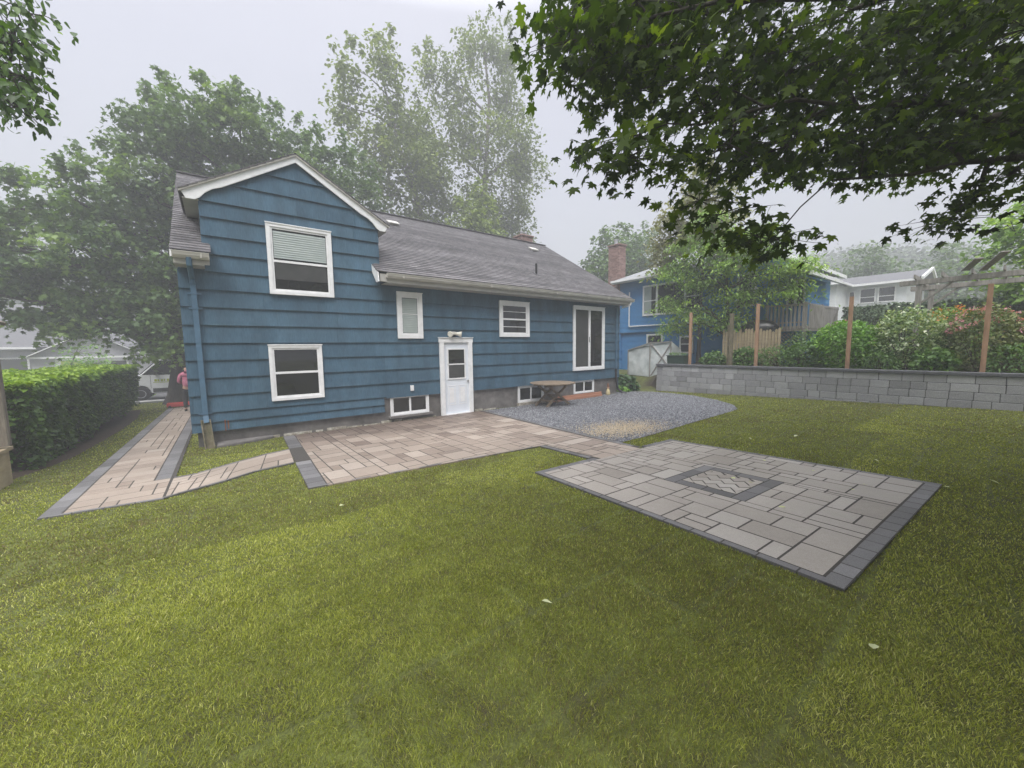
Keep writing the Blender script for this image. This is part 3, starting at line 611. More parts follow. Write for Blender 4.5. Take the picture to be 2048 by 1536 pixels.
# gable block roof
grf = MB(); gs = (GAPZ-4.915)/(GAPX+.38)
for sgn, x_e in ((1, -.38), (-1, 3.59)):
    uu = Vector((GAPX-x_e, 0, GAPZ-4.915)); LL = uu.length; uu.normalize(); nn = Vector((-uu.z*sgn, 0, abs(uu.x))).normalized()
    yback = lambda t: (4.915+(GAPZ-4.915)*t-EZ)/TH+EY-9.60
    shingle_plane(grf, Vector((x_e, 9.60, 4.915)), Vector((0,1,0)), uu, nn, LL, 0, 14, 4+sgn, lambda t: 0, lambda t: yback(t)+.05)
grf.build('gable_roof', M['roof'], house)
# rake boards with shaped ends
def rake(sg):
    f = lambda x_, z_: (GAPX+sg*x_, z_)
    out_ = [f(0, 6.04), f(1.95, 4.905), f(1.88, 4.775), f(1.75, 4.775)]
    out_ += [f(1.67, 4.83), f(1.59, 4.93), f(1.47, 5.025), f(1.32, 5.09), f(0, 5.90)]
    return out_
b = MB(); b.prism(rake(-1), 'y', 9.645, 9.675); b.prism(rake(1)[::-1], 'y', 9.645, 9.675); b.build('rake_board', M['white'], house, bevel=.004)
b = MB()
for sg in (-1, 1):
    b.prism([(GAPX, 6.066), (GAPX+sg*1.985, 4.915), (GAPX+sg*1.98, 4.875), (GAPX, 6.025)], 'y', 9.61, 9.644)
b.build('drip_trim', M['gutter'], house, bevel=.003)
b = MB()  # soffits
b.box(3.36, 13.05, 9.33, 9.735, 3.50, 3.515); b.box(-.52, -.08, 9.33, 9.735, 3.50, 3.515); b.box(3.20, 13.05, 9.325, 9.345, 3.515, 3.70); b.box(-.52, 0.0, 9.325, 9.345, 3.515, 3.70)
b.box(-.33, -.09, 9.676, 12.2, 4.78, 4.80); b.box(3.35, 3.53, 9.676, 12.2, 4.78, 4.80)
b.build('soffit', M['soffit'], house)
def gutter(xa, xb, name='gutter'):
    b = MB(); prof = [(9.325,3.60),(9.27,3.60),(9.235,3.65),(9.225,3.70),(9.215,3.70),(9.215,3.712),(9.235,3.712),(9.245,3.655),(9.275,3.615),(9.325,3.615)]
    b.prism(prof, 'x', xa, xb); b.box(xa, xa+.01, 9.235, 9.322, 3.605, 3.70); b.box(xb-.01, xb, 9.235, 9.322, 3.605, 3.70)
    for q in np.arange(xa+.4, xb, 2.6): b.box(q, q+.025, 9.222, 9.262, 3.615, 3.705)
    return b.build(name, M['gutter'], house)
gutter(3.34, 13.13); gutter(-.53, -.0)
b = MB(); b.prism([(9.30,3.72),(9.80,4.02),(9.80,3.90),(9.42,3.50),(9.26,3.50)], 'x', 3.135, 3.16); b.build('eave_return', M['white'], house)
# downpipes
b = MB(); b.tube([(-.30,9.28,3.62),(-.30,9.30,3.50),(-.29,9.62,3.30),(-.29,9.645,3.2)], .045, 8); b.beam((-.285,9.66,3.22), (-.27,9.66,.62), .085, .06, up=(0,1,0)); b.beam((-.27,9.66,.64), (-.262,9.60,.50), .085, .06, up=(0,1,0))
dp = b.build('downpipe', M['pipeblue'], house)
for z in (3.0, 2.72, .66):
    c = MB(); c.box(-.38, -.17, 9.690, 9.70, z, z+.03); c.box(-.335, -.225, 9.622, 9.629, z, z+.03); c.build('bracket', M['pipeblue'], dp)
b = MB(); b.tube([(12.98,9.30,3.60),(12.98,9.32,3.50),(12.80,9.58,3.40)], .042, 8); b.build('gutter_outlet', M['white'], house)
b = MB(); b.beam((12.58,9.66,3.40), (12.58,9.66,1.0), .075, .06, up=(0,1,0)); dp2 = b.build('downpipe', M['pipeblue'], house)
c = MB(); c.tube([(12.58,9.66,1.0),(12.58,9.65,.5),(12.62,9.60,.2),(12.72,9.45,.06),(12.80,9.30,.04)], .042, 8); c.build('flexible_spout', M['black'], dp2)
# windows
def window(x0, x1, z0, z1, sash='hung', trimw=.085, y=9.70, parent=None, blind=False, name='window', trim=True, grid=None, mid=.5):
    par = parent or house; rt = MB(); tw = trimw
    rt.box(x0, x1, y-.048, y, z1-tw, z1); rt.box(x0, x1, y-.048, y, z0, z0+tw); rt.box(x0, x0+tw, y-.048, y, z0+tw, z1-tw); rt.box(x1-tw, x1, y-.048, y, z0+tw, z1-tw)
    rt.box(x0-.012, x1+.012, y-.060, y-.0485, z1-.012, z1+.012)
    fr = rt.build(name, M['white'], par, bevel=.004)
    a, c, p, q = x0+tw, x1-tw, z0+tw, z1-tw; s = MB(); fw = .038
    yi = y-.030
    s.box(a, c, yi, y, q-fw, q); s.box(a, c, yi, y, p, p+fw); s.box(a, a+fw, yi, y, p+fw, q-fw); s.box(c-fw, c, yi, y, p+fw, q-fw)
    zm = p+(q-p)*mid; xm = (a+c)/2
    if sash == 'hung': s.box(a+fw, c-fw, yi-.006, y, zm-.024, zm+.024)
    if sash == 'slide': s.box(xm-.024, xm+.024, yi-.006, y, p+fw, q-fw)
    if grid:
        for f in grid: s.box(a+fw, c-fw, yi+.006, y-.002, p+(q-p)*f-.008, p+(q-p)*f+.008)
    s.build('sash', M['white'], fr, bevel=.003)
    g = MB(); g.box(a+fw, c-fw, y-.012, y-.006, p+fw, q-fw); g.build('pane', M['glass'], fr)
    if blind:
        bl = MB(); zz0, zz1 = blind
        nz_ = int((zz1-zz0)/.046)
        for i in range(nz_): z = zz0+(i+.5)*(zz1-zz0)/nz_; bl.beam((a+fw+.01, y-.016, z), (c-fw-.01, y-.016, z), .004, .041, up=(0,.25,1))
        bl.box(a+fw+.012, c-fw-.012, y-.0135, y-.0125, zz0, zz1); bl.build('blind', M['blind'], fr)
    return fr
wn = window(.97, 2.235, 3.10, 4.57, trimw=.075, blind=(3.86, 4.42), mid=.47)
c = MB(); c.box(1.10, 2.10, 9.678, 9.684, 3.42, 3.76); c.build('roller_shade', M['screen'], wn)
window(.865, 1.905, .815, 2.02, trimw=.065, mid=.50)
window(3.715, 4.405, 2.17, 3.35, sash='none', trimw=.10, blind=(2.32, 3.2), grid=(.54,))
window(6.925, 8.11, 2.23, 3.325, trimw=.10, grid=(.24,.76), mid=.5)
wb1 = window(3.46, 4.53, .165, .70, sash='slide', trimw=.045, y=9.765); wb2 = window(7.66, 8.76, .10, .65, sash='slide', trimw=.045, y=9.765); wb3 = window(10.26, 11.34, .17, .66, sash='slide', trimw=.04, y=9.765)
b = MB(); b.box(3.40, 4.62, 9.66, 9.765, .10, .163); b.build('window_sill', M['found'], house, bevel=.01)
b = MB(); b.box(7.62, 8.80, 9.64, 9.765, .0, .098); b.build('window_sill', M['whitestain'], house, bevel=.01)
# sliding panel window
sd = window(10.15, 11.865, 1.025, 3.355, sash='none', trimw=.095, y=9.70, name='sliding_window')
c = MB(); c.box(10.96, 11.02, 9.655, 9.70, 1.16, 3.22); c.box(11.02, 11.07, 9.665, 9.70, 1.16, 3.22); c.build('sliding_stile', M['white'], sd, bevel=.003)
c = MB(); c.box(10.30, 10.955, 9.684, 9.6875, 1.17, 3.21); c.build('insect_screen', M['screen'], sd)
c = MB(); c.box(10.975, 10.99, 9.640, 9.655, 2.05, 2.25); c.build('latch', M['black'], sd)
# back door
dr = MB(); dr.box(4.87, 4.995, 9.63, 9.70, .0, 2.06); dr.box(5.78, 5.905, 9.63, 9.70, .0, 2.06); dr.box(4.85, 5.925, 9.63, 9.70, 2.06, 2.185); dr.box(4.84, 5.935, 9.61, 9.70, 2.186, 2.205); dr.box(4.995, 5.78, 9.60, 9.70, .0, .05)
dfr = dr.build('door_frame', M['white'], house, bevel=.004)
c = MB(); X0d, X1d = 4.998, 5.777
c.box(X0d, X1d, 9.675, 9.705, .053, 2.058); c.build('door', mat('door_paint', [(.66,.70,.76),(.72,.76,.82)], .4, 3, 3, 0), dfr)
c = MB(); xa, xb = 5.10, 5.68
for z0_, z1_ in ((1.02, 1.055), (1.43, 1.465), (1.86, 1.895)): c.box(xa, xb, 9.655, 9.6745, z0_, z1_)
c.box(xa, xa+.035, 9.655, 9.6745, 1.055, 1.86); c.box(xb-.035, xb, 9.655, 9.6745, 1.055, 1.86)
c.build('light_frame', M['white'], dfr, bevel=.003)
c = MB(); c.box(xa+.035, xb-.035, 9.668, 9.6735, 1.465, 1.86); c.build('upper_light', M['glass'], dfr)
c = MB(); c.box(xa+.035, xb-.035, 9.668, 9.6735, 1.055, 1.43); c.build('lower_light', M['screen'], dfr)
c = MB()
for a in (5.10, 5.45):
    for (p, q, r_, s_2) in ((a, a+.235, .30, .315), (a, a+.235, .83, .845), (a, a+.015, .315, .83), (a+.22, a+.235, .315, .83)): c.box(p, q, 9.668, 9.6755, r_, s_2)
    c.box(a+.04, a+.195, 9.670, 9.6755, .36, .785)
c.build('moulded_panel', M['white'], dfr, bevel=.003)
c = MB(); c.lathe([(.012,0),(.022,.01),(.03,.025),(.03,.04),(.02,.052)], (0,0,0), 12); c.v = [(5.735+x_, 9.672-z_, .96+y_) for x_, y_, z_ in c.v]; c.build('handle', M['metal'], dfr, smooth=True)
# twin floodlight
c = MB(); c.box(5.24, 5.40, 9.64, 9.70, 2.255, 2.36); fl = c.build('floodlight', M['pvc'], house, bevel=.012)
for sg in (-1, 1):
    c = MB(); a = Vector((5.32+sg*.05, 9.62, 2.31)); d_ = Vector((sg*.8, -.5, -.15)).normalized()
    c.tube([a, a+d_*.06, a+d_*.15, a+d_*.16], [.04, .05, .085, .07], 12); c.build('lamp_head', M['pvc'], fl)
c = MB(); c.box(5.29, 5.35, 9.57, 9.64, 2.225, 2.28); c.build('motion_sensor', M['black'], fl, bevel=.01)
c = MB(); c.box(3.995, 4.085, 9.655, 9.70, .79, .935); c.build('outlet_cover', M['white'], house, bevel=.008)
c = MB(); c.tube([(.03,9.66,.52),(.03,9.65,.30)], .012, 8); c.tube([(.08,9.66,.50),(.08,9.65,.33)], .012, 8); c.build('pipe_stub', M['gnome_b'], house)
# roof details on the slope
def on_roof(x, y): return Vector((x, y, EZ+TH*(y-EY)))
for (x_, y_) in ((5.05, 13.25), (11.35, 13.25)):
    c = MB(); p = on_roof(x_, y_)
    c.beam(p+us*-.14+ns*.03, p+us*.14+ns*.03, .30, .03, up=ns); c.beam(p+us*-.17+ns*.09, p+us*.15+ns*.07, .36, .045, up=ns); c.build('roof_vent', M['gutter'], house, bevel=.01)
p = on_roof(9.15, 10.5); c = MB(); c.tube([p, p+Vector((0,0,.36))], .042, 10); c.beam(p-us*.1+ns*.01, p+us*.1+ns*.01, .22, .02, up=ns); c.build('vent_pipe', M['black'], house)
def brick_stack(parent, x0, x1, y0, y1, z0, z1, name='chimney', m='brick', cap=True):
    c = MB(); rs = random.Random(9); n_ = int((z1-z0)/.075)
    for i in range(n_):
        z = z0+i*.075; off = (i % 2)*.1
        for (fx0, fx1, fy0, fy1, horiz) in ((x0,x1,y0,y0+.09,True),(x0,x1,y1-.09,y1,True),(x0,x0+.09,y0+.09,y1-.09,False),(x1-.09,x1,y0+.09,y1-.09,False)):
            a, e_ = (fx0, fx1) if horiz else (fy0, fy1); q = a-off
            while q < e_:
                s0, s1 = max(q, a)+.004, min(q+.2, e_)-.004
                if s1-s0 > .02:
                    if horiz: c.box(s0, s1, fy0, fy1, z, z+.067, rs.random())
                    else: c.box(fx0, fx1, s0, s1, z, z+.067, rs.random())
                q += .2
    o = c.build(name, M[m], parent)
    c = MB(); c.box(x0+.006, x1-.006, y0+.006, y1-.006, z0, z0+n_*.075); c.build('mortar_core', M['mortar'], o)
    if cap:
        c = MB(); c.box(x0-.05, x1+.05, y0-.05, y1+.05, z0+n_*.075+.001, z0+n_*.075+.07); c.build('chimney_cap', M['brick'] if cap is True else M['concrete'], o, bevel=.01)
    return o
ch = brick_stack(house, 12.15, 12.85, 15.0, 15.6, 6.2, 7.34)
for x_ in (12.36, 12.64):
    c = MB(); c.lathe([(.07,0),(.07,.14),(.055,.16),(.055,.20),(.10,.205),(.10,.22),(.02,.27)], (x_,15.3,7.37), 12); c.build('flue_cowl', M['metal'], ch)

# wooden chute at the corner
t = thing('wooden_chute', 'mossy weathered wooden trough leaning under the left downpipe', 'chute', (-.25, 9.5, .05))
b = MB(); a, c2 = Vector((-.275,9.64,.56)), Vector((-.235,9.46,-.02))
b.beam(a, c2, .13, .02, up=(0,-1,.3)); b.build('back_board', M['wood_moss'], t, bevel=.004)
for dx in (-.07, .07):
    b = MB(); b.beam(a+Vector((dx,-.035,0)), c2+Vector((dx,-.035,0)), .02, .09, up=(0,-1,.3)); b.build('side_board', M['wood_moss'], t, bevel=.004)
b = MB(); rs = random.Random(2)
b.prism([(-.14,9.42),(.20,9.44),(.85,9.66),(.85,9.76),(-.14,9.76)], 'z', -.1, .075); tag(b.build('paving_slab', M['found'], bevel=.03), 'worn concrete slab at the foot of the left house corner', 'slab')

# salmon boards along the wall, garden gnome
b = MB(); b.box(8.95, 11.5, 9.45, 9.49, 0, .105); b.box(8.95, 11.5, 9.49, 9.53, .0, .19); b.build
tag(b.build('board_edging', M['wood_red'], bevel=.004), 'salmon coloured timber boards lying against the foundation behind the table', 'boards')
gn = thing('garden_gnome', 'small cream garden gnome with brown pointed hat by the foundation corner', 'ornament', (11.9, 9.5, yard(9.5)+.01))
z = yard(9.5)+.01
b = MB(); b.lathe([(.07,0),(.085,.04),(.08,.14),(.05,.22),(.035,.25)], (11.9,9.5,z), 14); b.build('body', M['gnome_y'], gn, smooth=True)
b = MB(); b.lathe([(.03,.24),(.05,.27),(.05,.31),(.03,.34)], (11.9,9.5,z), 14); b.build('head', M['skin'], gn, smooth=True)
b = MB(); b.lathe([(.055,.32),(.05,.34),(.03,.41),(.005,.48)], (11.9,9.5,z), 14); b.build('hat', M['gnome_b'], gn, smooth=True)

# round X-leg table
tx, ty = 8.45, 8.95; tz = yard(ty)+.015
tb = thing('garden_table', 'round weathered wooden table with crossed legs standing on the gravel', 'table', (tx, ty, tz))
b = MB(); R_ = .72
for k in range(10):
    y0_, y1_ = -R_+k*.144, -R_+(k+1)*.144-.008
    xs = lambda yv: math.sqrt(max(.0, R_*R_-yv*yv))
    ym = [y0_, (y0_+y1_)/2, y1_]; poly = [(tx-xs(v), ty+v) for v in ym]+[(tx+xs(v), ty+v) for v in reversed(ym)]
    b.prism(poly, 'z', tz+.70, tz+.73, random.random())
b.build('tabletop', M['table'], tb, bevel=.003)
b = MB(); b.box(tx-.55, tx+.55, ty-.30, ty-.26, tz+.63, tz+.699); b.box(tx-.55, tx+.55, ty+.26, ty+.30, tz+.63, tz+.699); b.build('batten', M['table'], tb)
for dy in (-.26, .26):
    for sg in (-1, 1):
        b = MB(); o_ = .02*sg; b.beam((tx-.48*sg, ty+dy+o_*1.1, tz), (tx+.42*sg, ty+dy+o_*1.1, tz+.66), .035, .075, up=(0,0,1)); b.build('leg', M['table'], tb, bevel=.003)
b = MB(); b.beam((tx, ty-.27, tz+.33), (tx, ty+.27, tz+.33), .05, .05); b.beam((tx-.25, ty-.24, tz+.17), (tx-.25, ty+.24, tz+.17), .03, .06); b.beam((tx+.25, ty-.24, tz+.17), (tx+.25, ty+.24, tz+.17), .03, .06); b.build('stretcher', M['table'], tb)

# ---------------------------------------------------------------- retaining wall
rw = thing('retaining_wall', 'long grey block retaining wall holding up the garden on the right', 'wall', (14.5, 4, 0))
b = MB(); rs = random.Random(4); WY0, WY1 = -4.0, 8.82; ch_ = .203
for i in range(6):
    z0_ = 1.065-ch_*(i+1); bat = i*.012; q = WY0-rs.uniform(0, .4)
    while q < WY1:
        l = rs.choice((.40, .40, .46, .30)); a, c_ = max(q, WY0)+.003, min(q+l, WY1)-.003
        if c_-a > .03: b.box(14.50-bat+rs.uniform(-.004, .004), 14.78, a+.002, c_-.002, z0_+.004, z0_+ch_-.004, min(1, max(0, rs.gauss(.55, .15)-(.05 if i > 0 else -.12))))
        q += l
    b.box(14.5-bat+.02, 15.5, WY1+.001, WY1+.25, z0_+.002, z0_+ch_-.002, rs.uniform(.2, .6))
b.build('wall_blocks', M['block'], rw, bevel=.011)
b = MB(); q = WY0
while q < WY1+.2:
    b.box(14.455, 14.80, q+.002, min(q+.6, WY1+.27)-.002, 1.068, 1.142, rs.random()); q += .6
b.build('cap_stones', M['cap'], rw, bevel=.006)
b = MB(); b.box(14.525, 14.70, WY0, WY1-.02, -.2, 1.06); b.build('core_fill', M['joint'], rw)
# cedar posts
for k, (y_, z_, o_, lb) in enumerate(((7.90,3.17,'new',"furthest of the reddish cedar posts, beside the plastic greenhouse"),(5.53,3.28,'new','reddish cedar post behind the wall in front of the picket panel and tarp'),(3.06,3.25,'new','reddish cedar post rising in front of the bright green domed shrub'),(.49,3.27,'new','nearest reddish cedar post, rising in front of the pink flowering shrub'))):
    t = MB(); t.box(14.90, 14.99, y_-.045, y_+.045, .9, z_); 
    tag(t.build('fence_post', M['wood_new'], bevel=.004, loc=(14.945, y_, .9)), lb, 'post', 'reddish wooden posts along the retaining wall')
t = MB(); t.box(14.92, 15.03, 6.33, 6.44, .9, 3.02); t.box(14.92, 15.03, 6.46, 6.50, .9, 2.6); tag(t.build('weathered_post', M['wood_moss'], bevel=.004, loc=(14.97, 6.4, .9)), 'grey green weathered post between the two left cedar posts', 'post')

# ---------------------------------------------------------------- foliage tools
MAPLE2D = [(0,0),(.20,-.12),(.40,-.05),(.27,.08),(.46,.18),(.60,.42),(.36,.36),(.20,.36),(.27,.62),(.10,.60),(0,.95)]
MAPLE2D = MAPLE2D+[(-a, c) for a, c in MAPLE2D[-2:0:-1]]
def tmpl(kind):
    if kind == 'maple': p = np.array(MAPLE2D); z = -.22*(p[:,0]**2)*1.5-.18*np.clip(p[:,1], 0, 1)**2; return np.column_stack([p, z]), [list(range(len(p)))]
    if kind == 'oval':
        p = np.array([(0,0),(.27,.22),(.31,.52),(0,1),(-.31,.52),(-.27,.22)]); return np.column_stack([p, -.15*p[:,1]**2+.25*np.abs(p[:,0])]), [[0,1,2,3],[0,3,4,5]]
    if kind == 'star':
        p = np.array([(0,0),(.45,.05),(.30,.30),(.55,.62),(.18,.55),(0,1),(-.18,.55),(-.55,.62),(-.30,.30),(-.45,.05)]); return np.column_stack([p, -.2*p[:,1]**2-.2*p[:,0]**2]), [list(range(10))]
    if kind == 'quad':
        p = np.array([(0,0),(.34,.5),(0,1),(-.34,.5)]); return np.column_stack([p, np.array([0,.1,-.1,.1])]), [[0,1,2,3]]
    if kind == 'narrow':
        p = np.array([(0,0),(.14,.5),(0,1),(-.14,.5)]); return np.column_stack([p, np.array([0,.05,-.2,.05])]), [[0,1,2,3]]
def leaves(name, P, size, tone, kind, m, parent=None, tilt=.5, droop=.35, yaw=None, loc=None, rng=RNG):
    T_, faces = tmpl(kind); n = len(P); k = len(T_)
    yaw = rng.uniform(0, 2*math.pi, n) if yaw is None else yaw
    pit = -np.abs(rng.normal(droop, tilt*.6, n)); rol = rng.normal(0, tilt, n)
    cy, sy, cp, sp_, cr_, sr = np.cos(yaw), np.sin(yaw), np.cos(pit), np.sin(pit), np.cos(rol), np.sin(rol)
    X = T_[None,:,0]*size[:,None]; Y = T_[None,:,1]*size[:,None]; Z = T_[None,:,2]*size[:,None]
    X, Z = X*cr_[:,None]+Z*sr[:,None], -X*sr[:,None]+Z*cr_[:,None]
    Y, Z = Y*cp[:,None]-Z*sp_[:,None], Y*sp_[:,None]+Z*cp[:,None]
    X, Y = X*cy[:,None]-Y*sy[:,None], X*sy[:,None]+Y*cy[:,None]
    V = np.stack([X, Y, Z], -1)+P[:,None]
    fs = {}
    for f in faces: fs.setdefault(len(f), []).append(f)
    FA = [(np.arange(n)[:,None,None]*k+np.array(v)[None]).reshape(-1, kk) for kk, v in fs.items()]
    return np_mesh(name, V.reshape(-1, 3), FA, np.repeat(np.clip(tone, 0, 1), k), m, parent, loc)
def lobe_clusters(lobes, per, rng, shell=.55):
    C_ = []
    for (x_, y_, z_, rx, ry, rz) in lobes:
        n = max(3, int(per*rx*rz)); v = rng.normal(size=(n, 3)); v /= np.linalg.norm(v, axis=1)[:,None]; r_ = rng.uniform(shell, 1.05, n)**.8
        C_.append(np.array([x_, y_, z_])+v*r_[:,None]*np.array([rx, ry, rz]))
    return np.concatenate(C_)
def tree(name, label, base, top, tr, lobes, leafm, barkm, leaf=.16, per=8, nleaf=26, spread=(.42,.16), kind='quad', group=None, seed=1, shell=.5, trunk_pts=None, twigs=True, tonev=.16, category='tree', tilt=.5, limb=.35, shoots=0):
    rng = np.random.default_rng(seed); rs = random.Random(seed)
    t = thing(name, label, category, base, group); b = MB(); B_ = Vector(base); T_ = Vector(top)
    axis = trunk_pts or [B_, B_.lerp(T_, .3)+Vector((rs.uniform(-.1,.1)*2, 0, 0)), B_.lerp(T_, .65)+Vector((rs.uniform(-.3,.3), 0, 0)), T_]
    axis = [Vector(p) for p in axis]; na = len(axis)
    rad = [tr*(1-.82*i/(na-1)) for i in range(na)]; 
    b.tube([axis[0]-Vector((0,0,.15)), axis[0]+Vector((0,0,.02))]+[axis[0].lerp(axis[1], .25)]+axis[1:], [tr*1.7, tr*1.35, tr*1.02]+[rad[i] for i in range(1, na)], 12)
    CL = lobe_clusters(lobes, per, rng, shell); mids = []
    if shoots:
        ex = []
        for (x_, y_, z_, rx, ry, rz) in lobes:
            for _ in range(shoots):
                a_ = rng.uniform(-1.1, 1.1); b_ = rng.uniform(0, 6.28); q = np.array([x_+rx*math.sin(a_)*math.cos(b_), y_+ry*math.sin(a_)*math.sin(b_), z_+rz*math.cos(a_)]); d_ = np.array([math.sin(a_)*math.cos(b_)*.5, math.sin(a_)*math.sin(b_)*.5, 1.])
                for k_ in range(3): ex.append(q+d_*(.15+.17*k_))
        EX = np.array(ex)
    for (x_, y_, z_, rx, ry, rz) in lobes:
        c = Vector((x_, y_, z_)); best = None
        for i in range(na-1):
            for f in (.0, .25, .5, .75, 1):
                p = axis[i].lerp(axis[i+1], f); 
                if p.z > c.z+.2 and p.z > axis[0].z+ (axis[-1].z-axis[0].z)*.35: continue
                if (p.z-axis[0].z) < (axis[-1].z-axis[0].z)*.18: continue
                dd = (p-c).length+.6*abs(c.z-p.z-.5*(Vector((p.x, p.y, 0))-Vector((c.x, c.y, 0))).length)
                if best is None or dd < best[0]: best = (dd, p, rad[i]*(1-f)+rad[i+1]*f)
        if best is None: best = (0, axis[1], rad[1])
        p = best[1]; m_ = p.lerp(c, .5)+Vector((rs.uniform(-.15,.15), rs.uniform(-.15,.15), .12*(c-p).length)); r0 = min(best[2]*.7, .05+limb*.12*math.sqrt(rx*rz)); r0 = max(.02, r0)
        b.tube([p, p.lerp(m_, .5)+Vector((0,0,.04)), m_, c], [r0, r0*.85, r0*.65, r0*.35], 7); mids.append((c, r0*.35))
    if twigs:
        k = 0; i = 0
        for (x_, y_, z_, rx, ry, rz), (c, r0) in zip(lobes, mids):
            n_ = max(3, int(per*rx*rz))
            for j in range(n_):
                q = Vector(CL[i+j]); 
                if j % 2 == 0: b.tube([c, c.lerp(q, .5)+Vector((rs.uniform(-.08,.08), rs.uniform(-.08,.08), rs.uniform(0,.1))), q], [max(r0*.6, .012), .012, .006], 4, cap=False)
            i += n_
    b.build('trunk', barkm, t, smooth=True)
    n = len(CL)*nleaf; P = np.repeat(CL, nleaf, 0); off = rng.normal(size=(n, 3))*np.array([spread[0], spread[0], spread[1]])*np.repeat(rng.uniform(.6, 1.25, len(CL)), nleaf)[:,None]; off[:,2] -= .25*(off[:,0]**2+off[:,1]**2)/spread[0]; P = P+off
    ct = np.clip(rng.normal(.45, tonev, len(CL)), .05, .95); tone = np.repeat(ct, nleaf)+rng.normal(0, .1, n)
    if shoots:
        k_ = max(6, nleaf//5); Q = np.repeat(EX, k_, 0)+rng.normal(size=(len(EX)*k_, 3))*np.array([.11, .11, .12]); P = np.concatenate([P, Q]); tone = np.concatenate([tone, rng.normal(.5, .15, len(Q))]); n = len(P)
    leaves('crown', P, leaf*rng.uniform(.65, 1.3, n), tone, kind, leafm, t, tilt=tilt, rng=rng)
    return t

# street maple behind the left end of the house
ml = [(-5.47,7.49,.72,.97),(-5.48,6.07,.99,1.26),(-5.6,4.2,1.1,1.1),(-4.2,8.12,.8,1.03),(-4.1,6.28,1.26,1.52),(-4.0,4.5,.84,1.0),(-2.86,9.0,1.05,1.37),(-2.65,7.1,1.4,1.8),(-1.28,11.2,1.25,1.62),(-1.12,9.02,1.55,1.87),(-1.49,6.27,1.54,1.68),(-1.9,3.9,.9,1.1),(-1.75,2.5,.6,.8),(-2.6,5.0,.8,.8),(.1,12.26,1.48,1.26),(.51,10.48,1.73,1.74),(1.56,12.53,1.63,1.44),(3.12,11.88,1.57,1.64),(4.87,11.41,1.76,1.62),(6.31,10.76,1.36,1.83),(2.15,9.56,1.95,1.39),(3.84,9.46,1.92,1.47),(-1.15,3.5,.6,1.5),(-6.8,6.3,1.1,1.3),(-6.6,4.4,.9,1.0),(-3.2,3.5,.7,.6),(-5.0,3.5,1.0,.8),(-2.4,3.7,.8,.9),(-1.65,3.1,.6,1.1),(-2.0,2.4,.5,.6),(-2.9,4.5,.9,.8),(-1.3,4.6,.8,1.0),(-4.3,3.2,.6,.5)]
rs = random.Random(12); lobes = []
for i, (x_, z_, rx, rz) in enumerate(ml):
    dy = rs.uniform(-1.6, 1.0); f = (22.5+dy)/22.5; lobes.append((x_*f, 22.5+dy, 1.9+(z_-1.9)*f-.25, rx*.9, max(rx, rz)*1.1, rz*.8))
for q in ((0,24,8.6,2.2,1.6,2.0),(3,24,8,2.4,1.6,2.0),(1,23,6,2.2,1.6,1.6)): lobes.append(q)
tree('maple_tree', 'big spreading green maple with thick trunk behind the left end of the blue house', (-1.55,22.7,-.42), (1.2,23.2,9.5), .40, lobes, M['maple_far'], M['bark'], leaf=.18, per=14, nleaf=84, spread=(.36,.15), kind='star', seed=3, shell=.5, tilt=.65,
     trunk_pts=[(-1.55,22.7,-.42),(-1.35,22.7,1.2),(-1.0,22.8,3.0),(-.2,22.9,5.5),(.6,23,8),(1.6,23.2,10.5)], twigs=True, tonev=.27, limb=.9, shoots=6)
# tall airy trees beyond the ridge
cl = [(7.65,19.81,1.0,1.35),(7.85,17.81,1.5,1.82),(9.9,20.72,1.5,2.04),(11.15,18.0,2.4,2.63),(8.97,15.09,2.0,2.54),(11.75,14.87,2.6,2.71)]
tree('tall_tree', 'tall loose pale green tree with forked top just right of the gable', (12.6,27,-.4), (10.5,27,19), .30, [(x_, 27+rs.uniform(-1.5,1.5), z_-.3, rx*.92, rx, rz*.85) for x_, z_, rx, rz in cl]+[(10.3,27,12.5,2.2,2,1.5),(13,27,11.5,2,2,1.5),(13.0,27,14.3,2.0,2,2.0),(13.6,27.5,16.8,1.7,1.6,2.0)], M['cotton'], M['bark_pale'], leaf=.26, per=9, nleaf=34, spread=(.40,.36), kind='oval', seed=5, shell=.15, tonev=.2, shoots=7,
     trunk_pts=[(12.6,27,-.4),(12.9,27,5),(12.9,27,9.9),(12.0,27,13),(11.0,27,16),(10.0,27,20)], group='tall pale trees beyond the roof', limb=.6)
cl = [(14.38,23.2,1.2,1.71),(17.9,25.75,2.0,1.99),(20.59,26.5,1.6,2.28),(16.44,21.93,2.2,2.51),(20.77,22.77,2.3,3.11),(17.7,17.94,3.4,3.39),(21.3,17.83,2.0,3.64),(14.87,13.14,3.0,2.2),(13.6,18.76,1.5,2.75)]
tree('tall_tree', 'tallest pale green tree, rising to the top of the photo above the main roof', (18.5,27.5,-.4), (18.6,27.5,25), .34, [(x_, 27.5+rs.uniform(-1.8,1.8), z_-.3, rx*.95, rx, rz*.88) for x_, z_, rx, rz in cl], M['cotton'], M['bark_pale'], leaf=.26, per=9, nleaf=34, spread=(.40,.36), kind='oval', seed=6, shell=.15, tonev=.2, shoots=7, group='tall pale trees beyond the roof',
     trunk_pts=[(18.5,27.5,-.4),(18.3,27.5,6),(18.0,27.5,12),(18.6,27.5,17),(19,27.5,22),(18.6,27.5,26)], limb=.6)
